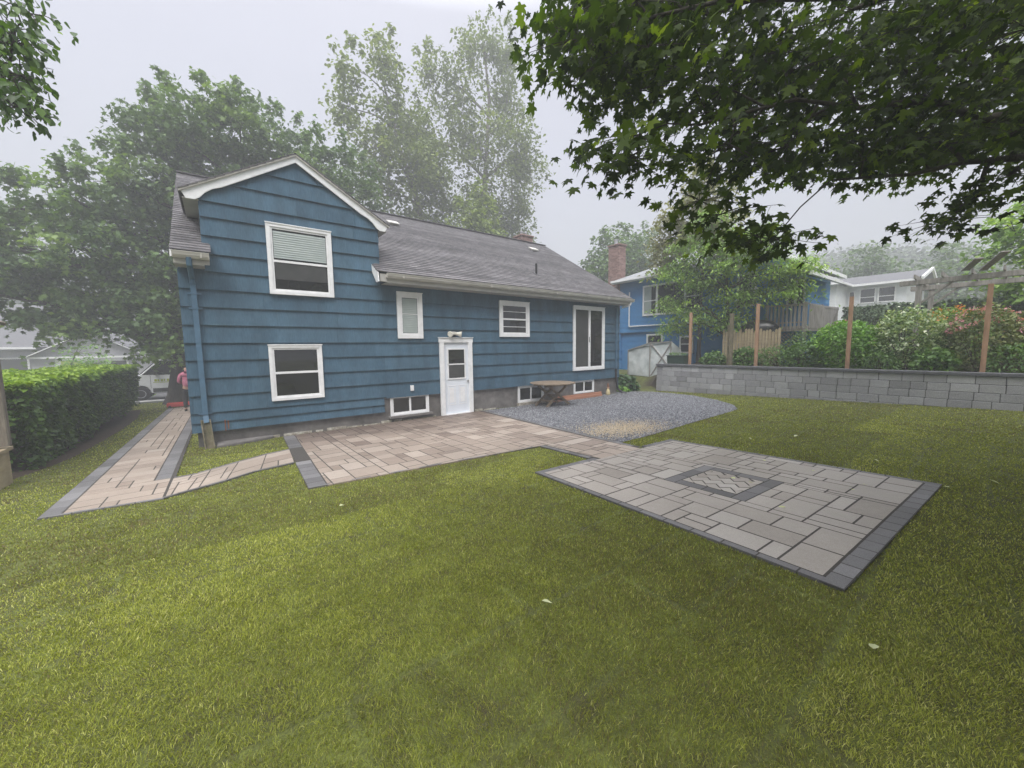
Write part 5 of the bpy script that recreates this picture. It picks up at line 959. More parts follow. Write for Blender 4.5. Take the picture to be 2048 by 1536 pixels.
# ---------------------------------------------------------------- overhanging maple (near, right), with unseen sprays added overhead to shade the lawn
CAN = [(4.54,2.36,7.07),(4.2,3.46,7.13),(9.64,0.31,8.19),(5.34,3.31,8.53),(11.47,-0.25,5.88),(5.14,2.98,7.38),(9.65,-0.37,4.78),(8.26,0.98,5.86),(5.3,3.2,7.15),(10.51,-0.34,6.62),(12.78,-0.7,7.21),(11.4,-0.25,7.33),(7.53,2.13,8.57),(3.37,2.97,7.05),(8.91,1.61,7.52),(4.97,2.86,6.82),(5.09,2.31,6.46),(6.77,0.99,4.35),(3.94,3.29,7.29),(4.16,3.66,6.52),(8.23,0.22,4.52),(5.71,2.39,4.2),(6.53,1.81,4.32),(10.68,0.01,8.21),(4.04,2.74,6.42),(3.81,3.68,8.04),(7.15,2.5,7.97),(5.82,1.68,6.92),(3.83,2.36,5.26),(4.02,2.83,6.06),(11.74,-1.03,6.89),(6.17,1.9,7.98),(11.27,-0.61,5.32),(3.16,2.87,6.41),(4.2,2.12,4.3),(3.58,3.07,5.23),(13.35,-1.15,8.03),(10.19,0.01,5.95),(4.59,3.53,7.88),(13.01,-0.7,8.64),(8.65,0.76,5.28),(8.16,0.69,5.65),(10.31,-0.77,4.23),(12.71,-1.24,4.45),(2.95,2.58,4.76),(10.87,-0.93,5.63),(4.88,3.02,6.33),(13.48,-0.69,9.61),(9.93,0.85,8.26),(5.94,1.38,5.63),(9.28,1.25,9.07),(8.56,1.75,9.64),(4.28,3.35,6.5),(6.63,2.74,8.16),(8.18,1.64,7.35),(5.23,2.12,4.45),(4.44,2.9,6.46),(9.98,-0.57,5.42),(5.51,2.22,5.79),(8.95,0.47,6.82),(12.61,-0.22,8.79),(8.73,0.9,6),(5.38,2.09,4.13),(9.23,1.12,7.48),(5.21,1.76,4.89),(3.47,2.75,6.66),(11.33,-0.51,7.71),(9.86,1.26,9.68),(4.19,2.5,5.51),(6.58,2.85,9.21),(12.48,-0.76,9.23),(8.46,1.12,4.73),(13.26,-0.88,9.87),(10.66,0.33,7.02),(5.98,2.48,7.56),(12.18,-1.29,4.6),(5.8,1.69,4.58),(6.8,2.09,8.7),(8.83,0.55,6.24),(10.99,-0.84,5.99),(4.26,3.48,5.53),(11.14,-0.68,6.31),(10.27,-0.55,5.26),(4.53,2.31,6.39),(10.36,0.03,6.33),(11.42,-0.77,8.04),(3.26,2.71,4.69),(12.04,-0.6,6.28),(9.63,0.72,4.95),(10.01,0.48,7.03),(9.54,0.44,6.82),(4.22,2.7,5.22),(6.92,2.12,5.76),(4.94,1.91,5.9),(10.56,-0.22,9.14),(4.76,3.02,5.62),(4.85,2.49,5.84),(11.13,0.67,9.59),(10.38,0.46,5.4),(6.69,2.09,4.82),(9.42,1.42,9.47),(6.18,2.52,5.82),(7.95,1.14,8.52),(10.41,-0.34,6.06),(11.77,-0.33,5.47),(9.49,1.18,7.22),(6.16,2.27,8.12),(7.09,1.18,5.8),(10.43,0.79,9.56),(7.94,1.72,9.21),(7.6,0.98,8.2),(8.18,1.96,8.94),(9.17,0.21,5.45),(12.23,-0.28,8.81),(8.24,0.5,6.65),(10.54,-0.6,4.6),(11.06,0.35,8.24),(5.13,1.99,5.18),(7.17,1.54,8.37),(10.74,-0.46,8.53),(11.95,-0.91,8.72),(13.06,-0.91,6.58),(14.07,-1.09,9.9),(3.61,2.58,4.52),(8.83,1.3,6.33),(8.94,0.59,8.74),(4.63,2.62,7.61),(12.03,-1.08,6.31),(14.43,-1.12,10.08),(13.56,-1.07,6.55),(3.81,3.21,5.44),(7.83,0.55,4.85),(4.93,2.83,7.67),(8.64,1.55,7.87),(9.47,0.39,8.88),(4.4,2.22,5.36),(9.23,1.07,7.92),(5.54,3.08,8.7),(9.49,0.28,5.02),(9.28,0.42,7.25),(7.66,1.12,4.71),(11.36,-0.94,6.53),(8.61,0.98,6.35),(10.72,0.66,10.08),(4.05,2.76,7.32),(6.14,1.68,6.72),(5.87,2.09,5.25),(11.28,-1.03,4.36),(5.31,1.74,4.14),(4.01,3.44,5.93),(4.06,3.2,5.05),(7.7,0.95,6.15),(3.29,2.79,5.92),(8.23,1.97,8.31),(10.14,-0.36,7.56),(8.22,1.41,5.24),(3.7,3,6.35),(13.37,-0.63,9.23),(12.12,0.04,9.56),(12.42,-0.94,9.81),(6.66,1.07,5.19),(5.99,2.36,6.99),(3.37,2.4,5.14),(7.3,2.08,7.73),(9.15,1.12,8.72),(7.83,1.32,6.29),(4.8,2.72,4.81),(5.52,2.12,6.69),(5.4,2.2,7.06),(5.62,1.86,5.12),(12.54,-0.06,9.87),(2.93,2.65,6.52),(8.09,0.72,6.18),(4.7,2.26,4.1),(3.68,3.14,7.51),(10.98,0.41,7.5),(6.06,2.02,4.93),(6.88,1.39,4.39),(9.53,0.44,7.51),(7.33,1.75,5.54),(13.09,-0.93,5.34),(7.8,0.77,4.49),(6.28,2.45,8.57),(9.2,0.8,8.21),(9.75,-0.08,8.28),(9.12,0.49,5.69),(5.22,2.4,5.21),(11.34,-0.08,5.2),(10.68,0.45,8.37),(10.79,-0.02,5.43),(8.39,0.75,7.6),(10.18,1.08,9.34),(11.33,0.35,9.58),(7.15,1.11,7.04),(6.93,1.76,5.46),(7.88,1.02,7.81),(10.57,0.16,8.62),(5.99,2.13,5.77),(8.82,0.38,4.9),(6.39,2.1,7.61),(9.33,-0.19,4.7),(4.98,3.33,8.11),(7.1,1.23,4.79),(7.58,1.24,7.51),(3.85,3.75,7.31),(4.96,3.15,6.01),(11.83,-0.99,5.85),(3.77,3.07,6.78),(10.56,0.33,8.92),(4.22,1.89,3.9),(7.5,1.47,8.14),(9.77,0.19,5.71),(5.8,2.81,8.27),(11.4,-0.73,4.8),(6.1,1.23,4),(6.29,2.06,6.04),(6.67,2.21,8),(3.76,2.16,4.57),(6.41,2.16,7.04),(7.48,2.45,8.96),(11.14,0.17,6.62),(11.33,0.37,10.05),(3.86,3.43,6.26),(12.87,-0.86,10.24),(10.81,-1.09,4.23),(4.74,3.22,7.12),(10.76,0.37,6.59),(5.94,1.44,4.3),(8.21,1.54,6.3),(12.65,-0.61,8.26),(11.49,-0.19,8.23),(9.14,1.03,4.63),(6.68,1.89,6.62),(11.3,0.01,6.37),(3.65,2.73,5.87),(8.24,1.12,8.24),(12.3,-0.66,9.64),(6.63,1.72,5.8),(3.92,2.73,5.6),(10.7,-0.13,8.82),(7.18,0.97,4.34),(11.78,0.21,9.75),(9.93,0.52,5.23),(5.28,2.99,7.93),(9.9,0.04,8.63),(14.22,-1.06,10.61),(9.85,0.99,7.6),(7.32,1.4,4.34),(3.38,3.31,5.41),(9.79,-0.02,5.36),(10.59,0.26,9.41),(8.32,1.28,6.76),(12.46,-0.97,8.72),(10.47,-0.47,5.63),(4.83,2.37,5.03),(4.69,2.14,4.73),(5.47,2.25,4.82),(10.08,-0.29,7.13),(7.3,1.86,6.09),(6.53,1.37,4.42),(9.72,0.51,8.53),(13.51,-1.16,7.58),(4.4,2.85,6),(7.57,1,5.4),(6.1,1.36,4.74),(3.58,2.42,4.84),(4.73,2.25,6.11),(9.62,0.94,6.79),(3.35,3.06,6.64),(13.51,-1,9.3),(6.53,2.45,6.88),(5.39,1.85,5.46),(5.36,2.69,7.3),(8.66,0.41,7.78),(7.36,0.92,6.19),(3.73,3.07,5.77),(7.12,0.97,5.02),(7.61,1.72,6.11),(10.04,-0.38,6.43),(6.08,1.53,5.11),(6.15,2.86,8.6),(11.21,-0.53,6.66),(13.57,-1.23,6.1),(10.86,-0.19,4.87),(11.59,0.17,7.87),(12.48,-1.06,4.9),(8.37,1.82,7.64),(10.42,0.77,8.32),(7.15,1.27,5.45),(10.2,0.67,5.75),(8.64,1.56,6.66),(10.27,-0.05,5.36),(4.17,3.86,8.13),(10.5,0.77,8.97),(8.66,0.53,5.54),(9.38,1.36,8.04),(7.29,1.61,6.74),(6.27,2.73,7.42),(8.04,1.01,5.29),(7.39,1.88,4.61),(2.9,2.84,5.03),(2.98,2.75,4.84),(3.16,2.72,4.67),(3.38,2.46,3.83),(3.35,2.47,3.75),(3.54,2.49,4.03),(4.41,2.27,3.51),(4.68,2.17,3.38),(5.21,2,3.2),(5.49,1.91,3.16),(7.84,0.66,3.5),(8.18,0.44,3.83),(8.68,0.22,4.13),(9.42,-1.77,6.18),(5.23,-3.92,5.88),(8.75,-1.03,5.67),(6.01,-5.24,5.84),(10.7,-2.55,4.52),(10.46,-4.77,4.16),(7.77,-2.88,5.8),(6.98,-5.83,4.69),(6.97,-2.64,6.15),(6.61,-3.07,4.86),(4.43,-4.21,4.66),(10.71,-5.18,4.66),(4.95,-2.3,3.84),(7.06,-2.25,4.85),(9.41,-1.67,5.28),(10.45,-1.55,3.64),(5.28,-4.32,5.14),(7.63,-0.04,4.35),(5.16,-2.34,5.39),(4.6,-5.39,5.35),(4.6,-4.85,4.3),(7.71,-2.95,4.71),(7.47,-3.76,6.42),(7.38,-5.01,4.99),(7.03,-3.97,5.02),(3.39,-2.95,5.25),(11.35,-2.02,5.27),(8.64,-3.96,6.33),(7.31,-2.07,3.66),(7.89,-2.13,5.16),(6.16,-3.45,3.83),(5.56,-5.07,4.05),(6.07,-0.97,5.5),(6.73,-3.81,4.22),(10.2,-3.29,5.22),(4.57,-1.18,5.99),(9.75,-4.08,4.58),(11.44,-3,5.28),(4.17,-2.91,4.18),(5.52,-3.65,4.86),(5.39,-4.9,6.01),(3,-4.08,4.63),(6.82,-0.39,4.89),(6.08,-2.09,5.84),(5.19,-1.59,4.65),(5.92,-4.56,5.23),(9.36,-3.07,5.72),(8.03,-0.87,6.05),(4.2,-2.23,5.84),(4.29,-3.92,5.29),(9.78,-2.68,3.82),(6.45,-1,6.16),(9.34,-1.99,4.08),(6.94,-5.41,5.95),(5.23,-5.17,5.29),(6.27,-1.75,3.8),(6.94,-3.16,3.72),(4.22,-0.69,4.96),(9.6,-1.3,3.66),(8.4,-5.82,5.07),(9.65,-5.74,4.35),(6.62,-0.18,4.1),(4.81,-0.74,3.93),(8.42,-5.21,6.16),(8.51,-1.81,3.82),(10.27,-1.46,4.71),(9.89,-2.2,4.68),(7.6,-0.23,5.2),(4.36,-4.79,5.65),(7.73,-5.49,3.91),(8.98,-3.63,5.84),(7.61,-1.77,6.06),(9.79,-4.75,3.77),(6.98,-1.6,4.62),(8.31,-4.62,4.96),(3.47,-2.43,3.89),(5.49,-0.48,6),(5.2,-1.51,5.94),(11.58,-4,5.41),(3.82,-2.2,4.55),(6.04,-5.65,4.51),(11.22,-4.58,5.29),(9.11,-5.09,4.77),(10.52,-2.89,3.92),(7.66,-3.15,3.61),(4.98,-5.82,4.7),(5.52,-3.91,4.14),(9.79,-2.98,6.48),(6.5,-3.27,5.68),(11.86,-2.87,4.63),(7.65,-1.03,4.25),(8.38,-3.79,4.7),(10.97,-2.01,3.79),(8.27,-3.23,6.35),(8.54,-0.55,3.79),(5.55,-2.57,6.05),(3.88,-4.43,4.33),(8.75,-1.47,6.39),(7.12,-4.71,5.72),(4.69,-3.51,3.81),(8.61,-2.93,5.05),(7.95,-2.33,6.26),(10.74,-2.35,5.54),(7.72,-1.2,5.46),(9.65,-0.57,4.01),(8.05,-4.65,5.9),(2.99,-2.34,5.18),(8.07,-2.18,4.29),(6.11,-5.86,5.14),(8.52,-3.55,3.78),(8.26,-0.17,5.3),(11.38,-4.27,4.44),(11.17,-2.68,6.1),(10.01,-5.12,5.31),(7.53,-5.87,5.43),(4.03,-3.24,3.6),(6.95,-5.37,4.1),(5.68,-3.26,4.28),(11.23,-2.82,3.93),(8.94,-3.14,6.33),(3.42,-1.42,5.57),(7.08,-3.93,5.9),(7.83,-4.18,3.72),(10.41,-1.7,5.43),(11,-3.44,4.94),(9.6,-4.29,6.24),(4.04,-2.95,6.13),(10.17,-2.11,3.92),(9.96,-1.2,6.23),(4.7,-4.03,6.35),(7.16,-0.52,5.88),(7.11,-4.34,3.76),(9.74,-3.31,4.2),(8.06,-5.39,4.65),(5.4,-0.38,5.21),(5.26,-1.65,3.95),(3.29,-1.14,4.97),(7.24,-4.48,6.43),(11.14,-1.84,6.01),(8.61,-1.72,4.91),(10.47,-5.28,5.83),(4.65,-3.1,5.75),(3.84,-1.54,4.05),(4.02,-3.79,4.03),(6.23,-2.47,5.22),(5.65,-1.06,4.34),(6.41,-2.85,4.01),(7.52,-1.11,6.48),(8.94,-2.52,4.61),(10.44,-4.45,5.94),(9.54,-4.38,5.43),(9,-1.13,4.73),(9.54,-5.33,5.87),(6.19,-4.87,3.73),(11.29,-3.53,3.88),(5.14,-0.15,4.54),(6.15,-0.62,3.62),(6.12,0.12,5.55),(11.45,-3.48,6.01),(4.66,-2.47,4.76),(4.86,-3.53,4.95),(8.5,-5.65,4.1),(8.92,-4.56,3.65),(3,-3.14,4.73),(8.72,-4.04,5.31),(6.97,0.3,5.59),(7.22,-4.75,4.36),(1.85,-1.02,4.73),(0.65,-0.94,6.29),(0.49,-4.82,7.16),(6.3,-4.88,6.58),(2.58,-1.52,7.17),(6.61,-0.33,5.57),(0.86,0.09,5.15),(3.07,-0.22,5.79),(1.87,-6.28,6.68),(1.25,-4.58,6.97),(1.78,0.26,4.94),(1.98,-4.79,6.26),(5.73,-6.3,6.5),(1.27,-4.7,4.88),(-0.64,-4.45,5.02),(-0.36,-0.03,4.61),(-1.03,0.31,5.69),(4.24,-6.75,5.8),(4.04,-5.92,5.49),(6.05,-1.24,6.7),(2.58,-0.03,5.19),(3.09,-6.63,5.87),(1.3,-6.64,6.34),(0.74,-0.96,7.2),(0.35,-4.5,4.98),(-0.81,-6.37,6.79),(-0.62,-4.57,6.25),(2.69,-3.71,6.68),(6.97,-1.59,5.32),(-0.04,-1.45,6.52),(0.92,-6.06,5.17),(1.46,-3.59,6.88),(2.53,-5.12,5.6),(1.7,-1.94,6.64),(2.31,-0.86,6.35),(4.48,-5.73,6.83),(6.53,-6.98,5.81),(-0.86,-0.82,5.38),(-0.83,-5.27,5.4),(3.16,-4.08,5.38),(2.05,0.28,7.06),(5.15,-4.21,7.05),(4.47,-3.45,6.22),(5.84,-3.13,6.83),(-1.13,-4.24,5.62),(1.53,-6.1,5.51),(2.49,-5.46,5.08),(-0.23,0.36,5.67),(2.55,-2.35,7.04),(3.8,-1.98,5.43),(4.71,0.38,5.8),(3.3,-6.1,4.63),(-0.48,-4.06,7.13),(0.6,-2.85,6.92),(6.2,-4.69,7.16),(1.02,-2.47,4.94),(3.66,-6.87,6.48),(2.49,-5.27,6.7),(5.12,-6.11,6.35),(5.12,-1.47,6.77),(0.87,-4.04,7.11),(6.39,-0.62,6.93),(1.44,-0.78,7.06),(1.56,-1.57,5.15),(0.97,-2.42,6.01),(3.38,-0.81,6.78),(3.11,-3.42,5.88),(5.45,-6.45,5.23),(-0.45,-2.13,6.78),(1.66,-3.75,5.69),(5.25,-5.23,6.66),(3.85,0.54,5.45),(3.28,-0.26,7.05),(-1.13,-6.36,5.61),(4.63,-5.07,6.24),(3.99,-4.52,6.76),(-0.05,-4.23,5.95),(0.27,-6.39,6.75),(-0.03,-0.97,5.84),(6.2,0.35,7.17),(1.26,-6.46,7.15),(-1.01,-3.2,5.36),(2.83,0.51,5.72),(0.16,-2.04,7.06),(2.13,-6.71,5.49),(5.81,-2.17,6.83),(-1.13,-3.35,6.62),(-0.3,-0.69,7.04),(4.21,-3.97,5.98),(6.07,-6.18,5.84),(4.28,-0.26,6.62),(2.75,-0.78,7.17),(6.69,-6.83,6.53),(1.44,-1.44,6.22),(2.5,-5.83,6.99),(4.86,-0.56,6.91),(6.33,-6.49,5.02),(2.45,-3.5,5.43),(-0.15,-5.96,7.16),(0.14,-2.47,4.61),(3.45,-5.58,6.4),(0.95,-0.16,5.88),(-0.39,-5.54,5.88),(4.22,-3.34,7.08),(6.13,-1.17,4.74),(1.69,-2.4,5.63),(0.06,-1.39,7.15),(3.68,-3.37,6.63),(2.46,-1.67,5.58),(-0.5,-1.65,4.99),(-0.91,-6.52,4.85),(-1,-0.97,7.04),(-0.49,0.3,6.24),(1.91,-2.43,4.9),(4.61,-6.95,6.72),(3.87,-1.45,5.99),(5.78,-6.96,6.37),(0.42,-2.18,5.49),(3.02,-1.01,5.88),(1.07,-3.08,4.88),(2.02,-0.45,5.9),(1.24,-2.78,6.67),(6.22,-3.84,5.18),(3.77,-6.24,5.92),(-0.35,-0.49,6.41),(0.39,-6.88,5.99),(2.61,-2.32,6.23),(0.14,-2.55,6.55),(4.79,-2.66,7.17),(6.42,-2.57,6.83),(2.07,-6.07,4.86),(0.77,-3.48,5.47),(0.32,-6.13,5.62),(-1,-2.31,5.7),(2.65,-6.91,5.23),(4.27,0.01,5.02),(0.35,-1.26,5.45),(1.82,-3.92,6.44),(1.05,-6.58,5.62),(5.82,-3.77,6.16),(2.02,-5.57,5.53),(3.18,-2.63,6.97),(3.57,-0.41,5.15),(0.63,0.1,6.74),(6.11,-6.2,7.03),(5.22,-3.4,6.68),(5.51,0.27,6.78),(2.16,-3.27,6.89),(1.9,0.11,6.13),(3.29,-4.52,6.4),(5.28,-1.06,5.39),(4.45,-0.32,5.84),(3.87,-5,5.21),(-0.6,-3.23,6.03),(0.8,-1.38,5.9),(0.18,-0.3,6.91),(-0.29,-5.19,7.15),(3.96,0.47,6.26),(3.12,-6.64,6.92),(6.6,-2.01,6.61),(4.26,0.36,7.02),(0.61,-0.89,4.83),(2.74,0.24,6.47),(2.05,-6.81,4.81),(6.03,-1.58,5.26),(1.07,-3.01,6.11),(6.01,-4.15,6.67),(6.82,-5.69,6.97),(5.16,-2.9,5.03),(0.21,-5.63,6),(4.79,-2.93,6.38),(3.62,-4.86,5.8),(-0.62,-1.9,6.17),(1.13,-6.8,5.07),(0.58,-4.27,5.95),(1.99,-4.49,7.2),(5.59,-5.74,7),(3.9,0.6,4.62),(0.28,-1.53,4.71),(-0.32,-2.15,5.63),(3.23,-3.67,6.97),(6.41,-1.5,7.2),(3.96,-5.94,6.44),(3.34,-5.94,7.05),(2.41,-4,5.92),(0.99,-1.83,6.49),(0.16,-0.41,5.74),(-0.64,-1.49,6.94),(5.77,-1.65,6.17),(0.23,-0.17,4.98),(-1.12,-6.05,6.14),(1.65,-5.25,4.79),(1.68,-5.51,6.83),(1.04,-5.44,5.95),(3.18,-1.43,6.44),(1.56,-0.71,5.37),(-0.06,-3.48,5.85),(3.32,0.53,7.05),(0.43,-3.38,6.51),(-0.83,-2.47,6.42),(3.32,-5.31,5.11),(6.71,-6.51,7.08),(-0.47,-3.46,5.1),(1.07,-4.51,6.37),(5.61,-5.8,6.04),(0.24,-5.05,5.23),(-0.68,-6.86,6.07),(4.02,-2.2,6.57),(2.9,-4.93,4.69),(5.88,-6.89,7.11),(0.75,-1.66,7.04),(2.99,-1.75,5.96),(-0.13,-0.69,4.97),(6.85,-1.4,6.44),(-1.09,-2.49,7.13),(2.49,-6.15,5.41),(4.14,-1.69,4.63),(2.47,-1.86,4.74),(1.82,-2.92,5.96),(-1.14,-5.32,6.69),(6.28,0.16,6.14),(6.53,-4.35,6.36),(1.44,-0.54,4.66),(2.64,-1.26,4.6),(2.82,-4.53,5.87),(-1,0.01,6.82),(2.42,-3.42,6.14),(-0.28,-2.98,6.84),(0.44,-2.85,5.83),(-0.29,-6.63,6.63),(-0.87,-0.11,5.01),(-0.81,-6.97,5.46),(-0.85,-0.74,4.72),(-0.76,-0.27,5.8),(0.06,-2.91,5.24),(-1.06,-0.88,6.06),(0.69,-3.44,7.1),(0.28,-4.08,6.91),(4.07,-1.13,6.68),(3.26,-6.74,5.01),(1.53,-5.14,5.61),(5.55,0.3,5.15),(0.63,-5.32,6.49),(4.73,-0.79,5.31),(3.88,-3.37,5.61),(-0.8,-2.32,5.07),(3.21,-2.64,5.97),(2.13,-1.06,5.35),(5.85,-0.37,6.63),(5.65,-4.94,4.69),(6.2,-2.41,4.62),(4.93,-2.11,6.59),(4.43,-1.41,5.39),(4.85,-4.43,5.81),(5.16,-3.31,5.49),(6.98,0.34,6.75),(1.94,-2.59,6.75),(2.22,-4.91,4.89),(1.92,-3.34,5.17),(1.31,-2.38,7.19),(6.38,-4.58,4.63),(0.3,-6.8,4.83),(0.66,-5.94,6.53),(1.55,-3.79,5.01),(2.34,-0.49,4.87),(1.48,-5.88,4.61),(2.55,-0.54,5.6),(6.7,-5.7,5.41),(0.72,0.5,6.13),(6.96,-3.23,6.39),(5.1,-6.93,5.1),(-1.19,-4.26,6.66),(-0.53,-5.77,6.62),(0.15,-6.1,4.98),(3.54,-2.13,6.13),(0.76,-5.26,4.65),(-1.2,-5.02,4.65),(6.03,-2.78,5.7),(6,-0.4,5.12),(5.24,-1.68,5.26),(-0.3,-6.29,5.34),(3.45,-1.64,7.13),(2.61,-6.28,6.26),(1.89,-3.01,4.65),(6.78,-1.99,5.8),(0.11,-3.8,5.36),(0.94,-5.41,5.24),(1.36,-3.09,5.5),(1.23,-0.2,6.74),(4.18,-6.57,4.87),(4.95,-5.99,5.42),(0.17,-4.78,6.44),(3.47,0.19,5.07),(4.44,-4.13,6.92),(1.69,-6.87,6.94),(0.46,-6.99,7),(-0.02,-5.59,4.62),(0.84,-3.68,4.88),(1.82,-4.51,5.26),(2.54,-2.52,4.61),(2.75,-4.5,6.96),(-0.18,-4.67,5.48),(3.65,-4.21,5.06),(6.65,-4.4,5.2),(6.99,-0.99,5.48),(6.07,-5.79,6.53),(-1.1,-4.68,7.12),(1,-4.68,5.45),(2.16,-6.74,6.16),(3.39,-5.01,6.81),(6.54,-4.88,5.87),(4.32,-2.89,5.24),(6.41,-3.26,7.18),(2.21,-1.64,6.16),(1.04,-5.43,7.07),(4.24,-5.89,4.76),(6.91,-4.45,7.1),(2.88,-5.11,7.15),(6.79,-3.7,6.9),(-1.15,-1.24,5.03),(2.48,-6.61,6.87),(6.89,-5.17,6.57),(-0.64,-1.27,5.84),(3.5,-6.14,5.27),(6.9,-0.39,6.5),(5.72,-6.94,5.55),(2.74,-6.56,4.62),(-0.35,0.5,7.01),(-0.49,-6.94,7.13),(4.26,-5.15,4.73),(4.88,0.6,6.62),(5.18,-6.73,6.98),(3.39,0.36,6.09),(3.94,-5.28,6.09),(3.73,-0.76,6.2),(0.07,-3.42,7.16),(4.14,-5.24,7.04),(5.39,0.46,5.99),(3.44,-3.78,6.26),(3.77,-6.84,5.32),(-0.26,-4.89,4.68),(2.37,0.25,4.64),(-1.11,0.51,4.97),(-1.06,-4.84,5.89),(5.85,-5.22,5.22),(4.94,-4.6,6.51),(-1.1,-5.7,4.96),(4.63,-1.23,7.19),(1.5,-0.81,5.96),(1.68,0.06,5.53),(5,-6.68,5.68),(1.09,0.4,7.18),(-1.18,-1.67,5.84),(6.97,-6.14,6.02),(1.93,-1.27,7.01),(-0.21,-3.96,4.79),(0.81,-1.5,5.02),(6.58,-5.19,4.72),(6.45,-3.62,6.34),(5.94,0.14,4.67),(-1.2,-1.7,7.09),(-1.03,-2.97,4.78),(2.91,-5.68,5.46),(6.1,-4.38,5.79),(1.57,-2.4,6.28),(1.95,-0.49,6.88),(2.91,-0.37,4.68),(1.28,0.55,6.53),(4.98,-0.17,5.59),(5.7,-4.25,4.7),(3.83,-0.95,5.47),(2.23,-4.05,4.66),(6.35,-2.99,6.35),(3.98,-2.08,7.17),(2.12,-5.75,6.19),(2.77,-0.41,6.42),(-0.72,-3.73,5.72),(4.78,-2,5.88),(0.91,-0.87,5.39),(4.46,-1.72,6.54)]
def near_tree(name, label, trunk, sprays, leaf, nleaf, kind, m, barkm, seed, spr=(.36,.36,.10), droop=.35, tilt=.35, tonev=.13, limbs=()):
    rng = np.random.default_rng(seed); rs = random.Random(seed); t = thing(name, label, 'tree', trunk[0][:3]); b = MB()
    ax = [Vector(p[:3]) for p in trunk]; b.tube([p for p in ax], [p[3] for p in trunk], 14)
    # limbs: join each spray to the nearest node that lies nearer the trunk
    hub = ax[-1]; nodes = [(ax[-1], trunk[-1][3])]; S = sorted([Vector(s[:3]) for s in sprays], key=lambda p: (p-hub).length)
    cent = []
    for lm in limbs:
        lp = [Vector(q[:3]) for q in lm]; lr = [q[3] for q in lm]; b.tube(lp, lr, 9)
        for i in range(len(lp)-1):
            for f in (0., .33, .66): nodes.append((lp[i].lerp(lp[i+1], f), lr[i]*(1-f)+lr[i+1]*f))
        nodes.append((lp[-1], lr[-1]))
    for p in S:
        dh_ = (p-hub).length
        best = min(nodes, key=lambda q: (q[0]-p).length+.35*(q[0]-hub).length + (5 if (q[0]-hub).length > dh_-.05 and q[0] is not hub else 0))
        q = best[0]; r0 = max(.0045, min(best[1]*.80, .012+.011*((q-p).length+max(0, 7.2-dh_)*.45)))
        mid = q.lerp(p, .5)+Vector((rs.uniform(-.06,.06), rs.uniform(-.06,.06), .06*(p-q).length))
        b.tube([q, mid, p], [r0, r0*.85, r0*.62], 6); nodes.append((p, r0*.75)); cent.append((p, q))
    P, Y = [], []
    for p, q in cent:
        d_ = (p-q); d_.z = 0; d_ = d_.normalized() if d_.length > .01 else Vector((1,0,0)); ya = math.atan2(d_.y, d_.x)
        n = int(nleaf*rs.uniform(.7, 1.3)); u = np.clip(rng.normal(size=(n, 3)), -1.55, 1.55)*np.array(spr)*1.08
        ca_, sa = math.cos(ya), math.sin(ya); off = np.column_stack([u[:,0]*1.25*ca_-u[:,1]*sa, u[:,0]*1.25*sa+u[:,1]*ca_, u[:,2]-.10*(np.abs(u[:,0])+np.abs(u[:,1]))])
        P.append(np.array(p)+off); Y.append(np.full(n, ya-math.pi/2)+rng.normal(0, .9, n))
        for k in range(12):
            o_ = off[rs.randrange(n)]; b.tube([p, p+Vector(o_)*.5+Vector((0,0,.02)), p+Vector(o_)], [.005, .004, .002], 4, cap=False)
    b.build('branches', barkm, t, smooth=True)
    P = np.concatenate(P); Y = np.concatenate(Y); n = len(P); cell = vnoise(P[:,0]*1.0+P[:,2], P[:,1]+40, .35, seed)
    tone = .38+(cell-.5)*.35+rng.normal(0, tonev, n)
    leaves('crown', P, leaf*rng.uniform(.6, 1.25, n), tone, kind, m, t, tilt=tilt, droop=droop, yaw=Y, rng=rng)
    return t
near_tree('overhanging_maple', 'large dark green maple overhanging the upper right, unseen rear sprays added to shade the lawn', [(9.2,-2.4,0.1,.30),(9.1,-2.3,2.2,.24),(9.0,-1.9,3.6,.2),(9.1,-1.3,4.6,.17)], CAN, .125, 84, 'maple', M['maple'], M['bark'], 91, spr=(.27,.27,.09), droop=.75, tilt=.5, tonev=.2, limbs=(((9.1,-1.3,4.5,.15),(9.2,-.2,4.9,.09),(8.3,.5,4.85,.055),(7.3,.85,4.9,.04),(6.3,1.35,4.7,.03),(5.2,1.65,4.55,.02),(4.0,2.1,4.1,.012)),((9.1,-1.3,4.6,.15),(7.9,-.3,5.5,.07),(6.6,.5,5.6,.045),(5.2,1.4,5.4,.03),(4.1,1.95,5.2,.02),(3.1,2.5,4.85,.012)),((9.1,-1.3,4.3,.12),(8.9,.0,4.35,.05),(8.0,.6,4.25,.032),(7.1,.95,4.0,.022),(6.0,1.5,3.85,.012)),((9.1,-1.3,4.6,.12),(6.5,-1.5,5.6,.08),(4.0,-1.3,5.9,.05),(1.8,-1.0,5.8,.03))))
TL_ = [(-1.15,5.67,4.99),(-1.25,5.75,5.06),(-1.3,5.9,4.92),(-1.25,5.71,4.69),(-1.28,5.73,4.72),(-1.34,5.79,4.84),(-1.36,5.9,4.6),(-1.42,5.94,4.46),(-1.31,5.69,4.14),(-1.27,5.65,4.14),(-1.25,5.65,4.25),(-1.42,5.91,4.27),(-1.26,5.68,4.43),(-1.6,6.27,5.06),(-1.66,6.28,4.72),(-1.73,6.28,4.34),(-2.06,6.87,5.08),(-2.13,6.88,4.68),(-1.37,6.02,5.48),(-1.77,6.59,5.59)]
near_tree('leaning_tree', 'dark leafy branches reaching in at the upper left corner of the photo', [(-4.2,6.6,.1,.16),(-4.0,6.6,2.5,.13),(-3.3,6.5,4.8,.09)], TL_, .08, 48, 'oval', M['hedge'], M['bark'], 92, spr=(.11,.11,.08), droop=.9, tilt=.7)

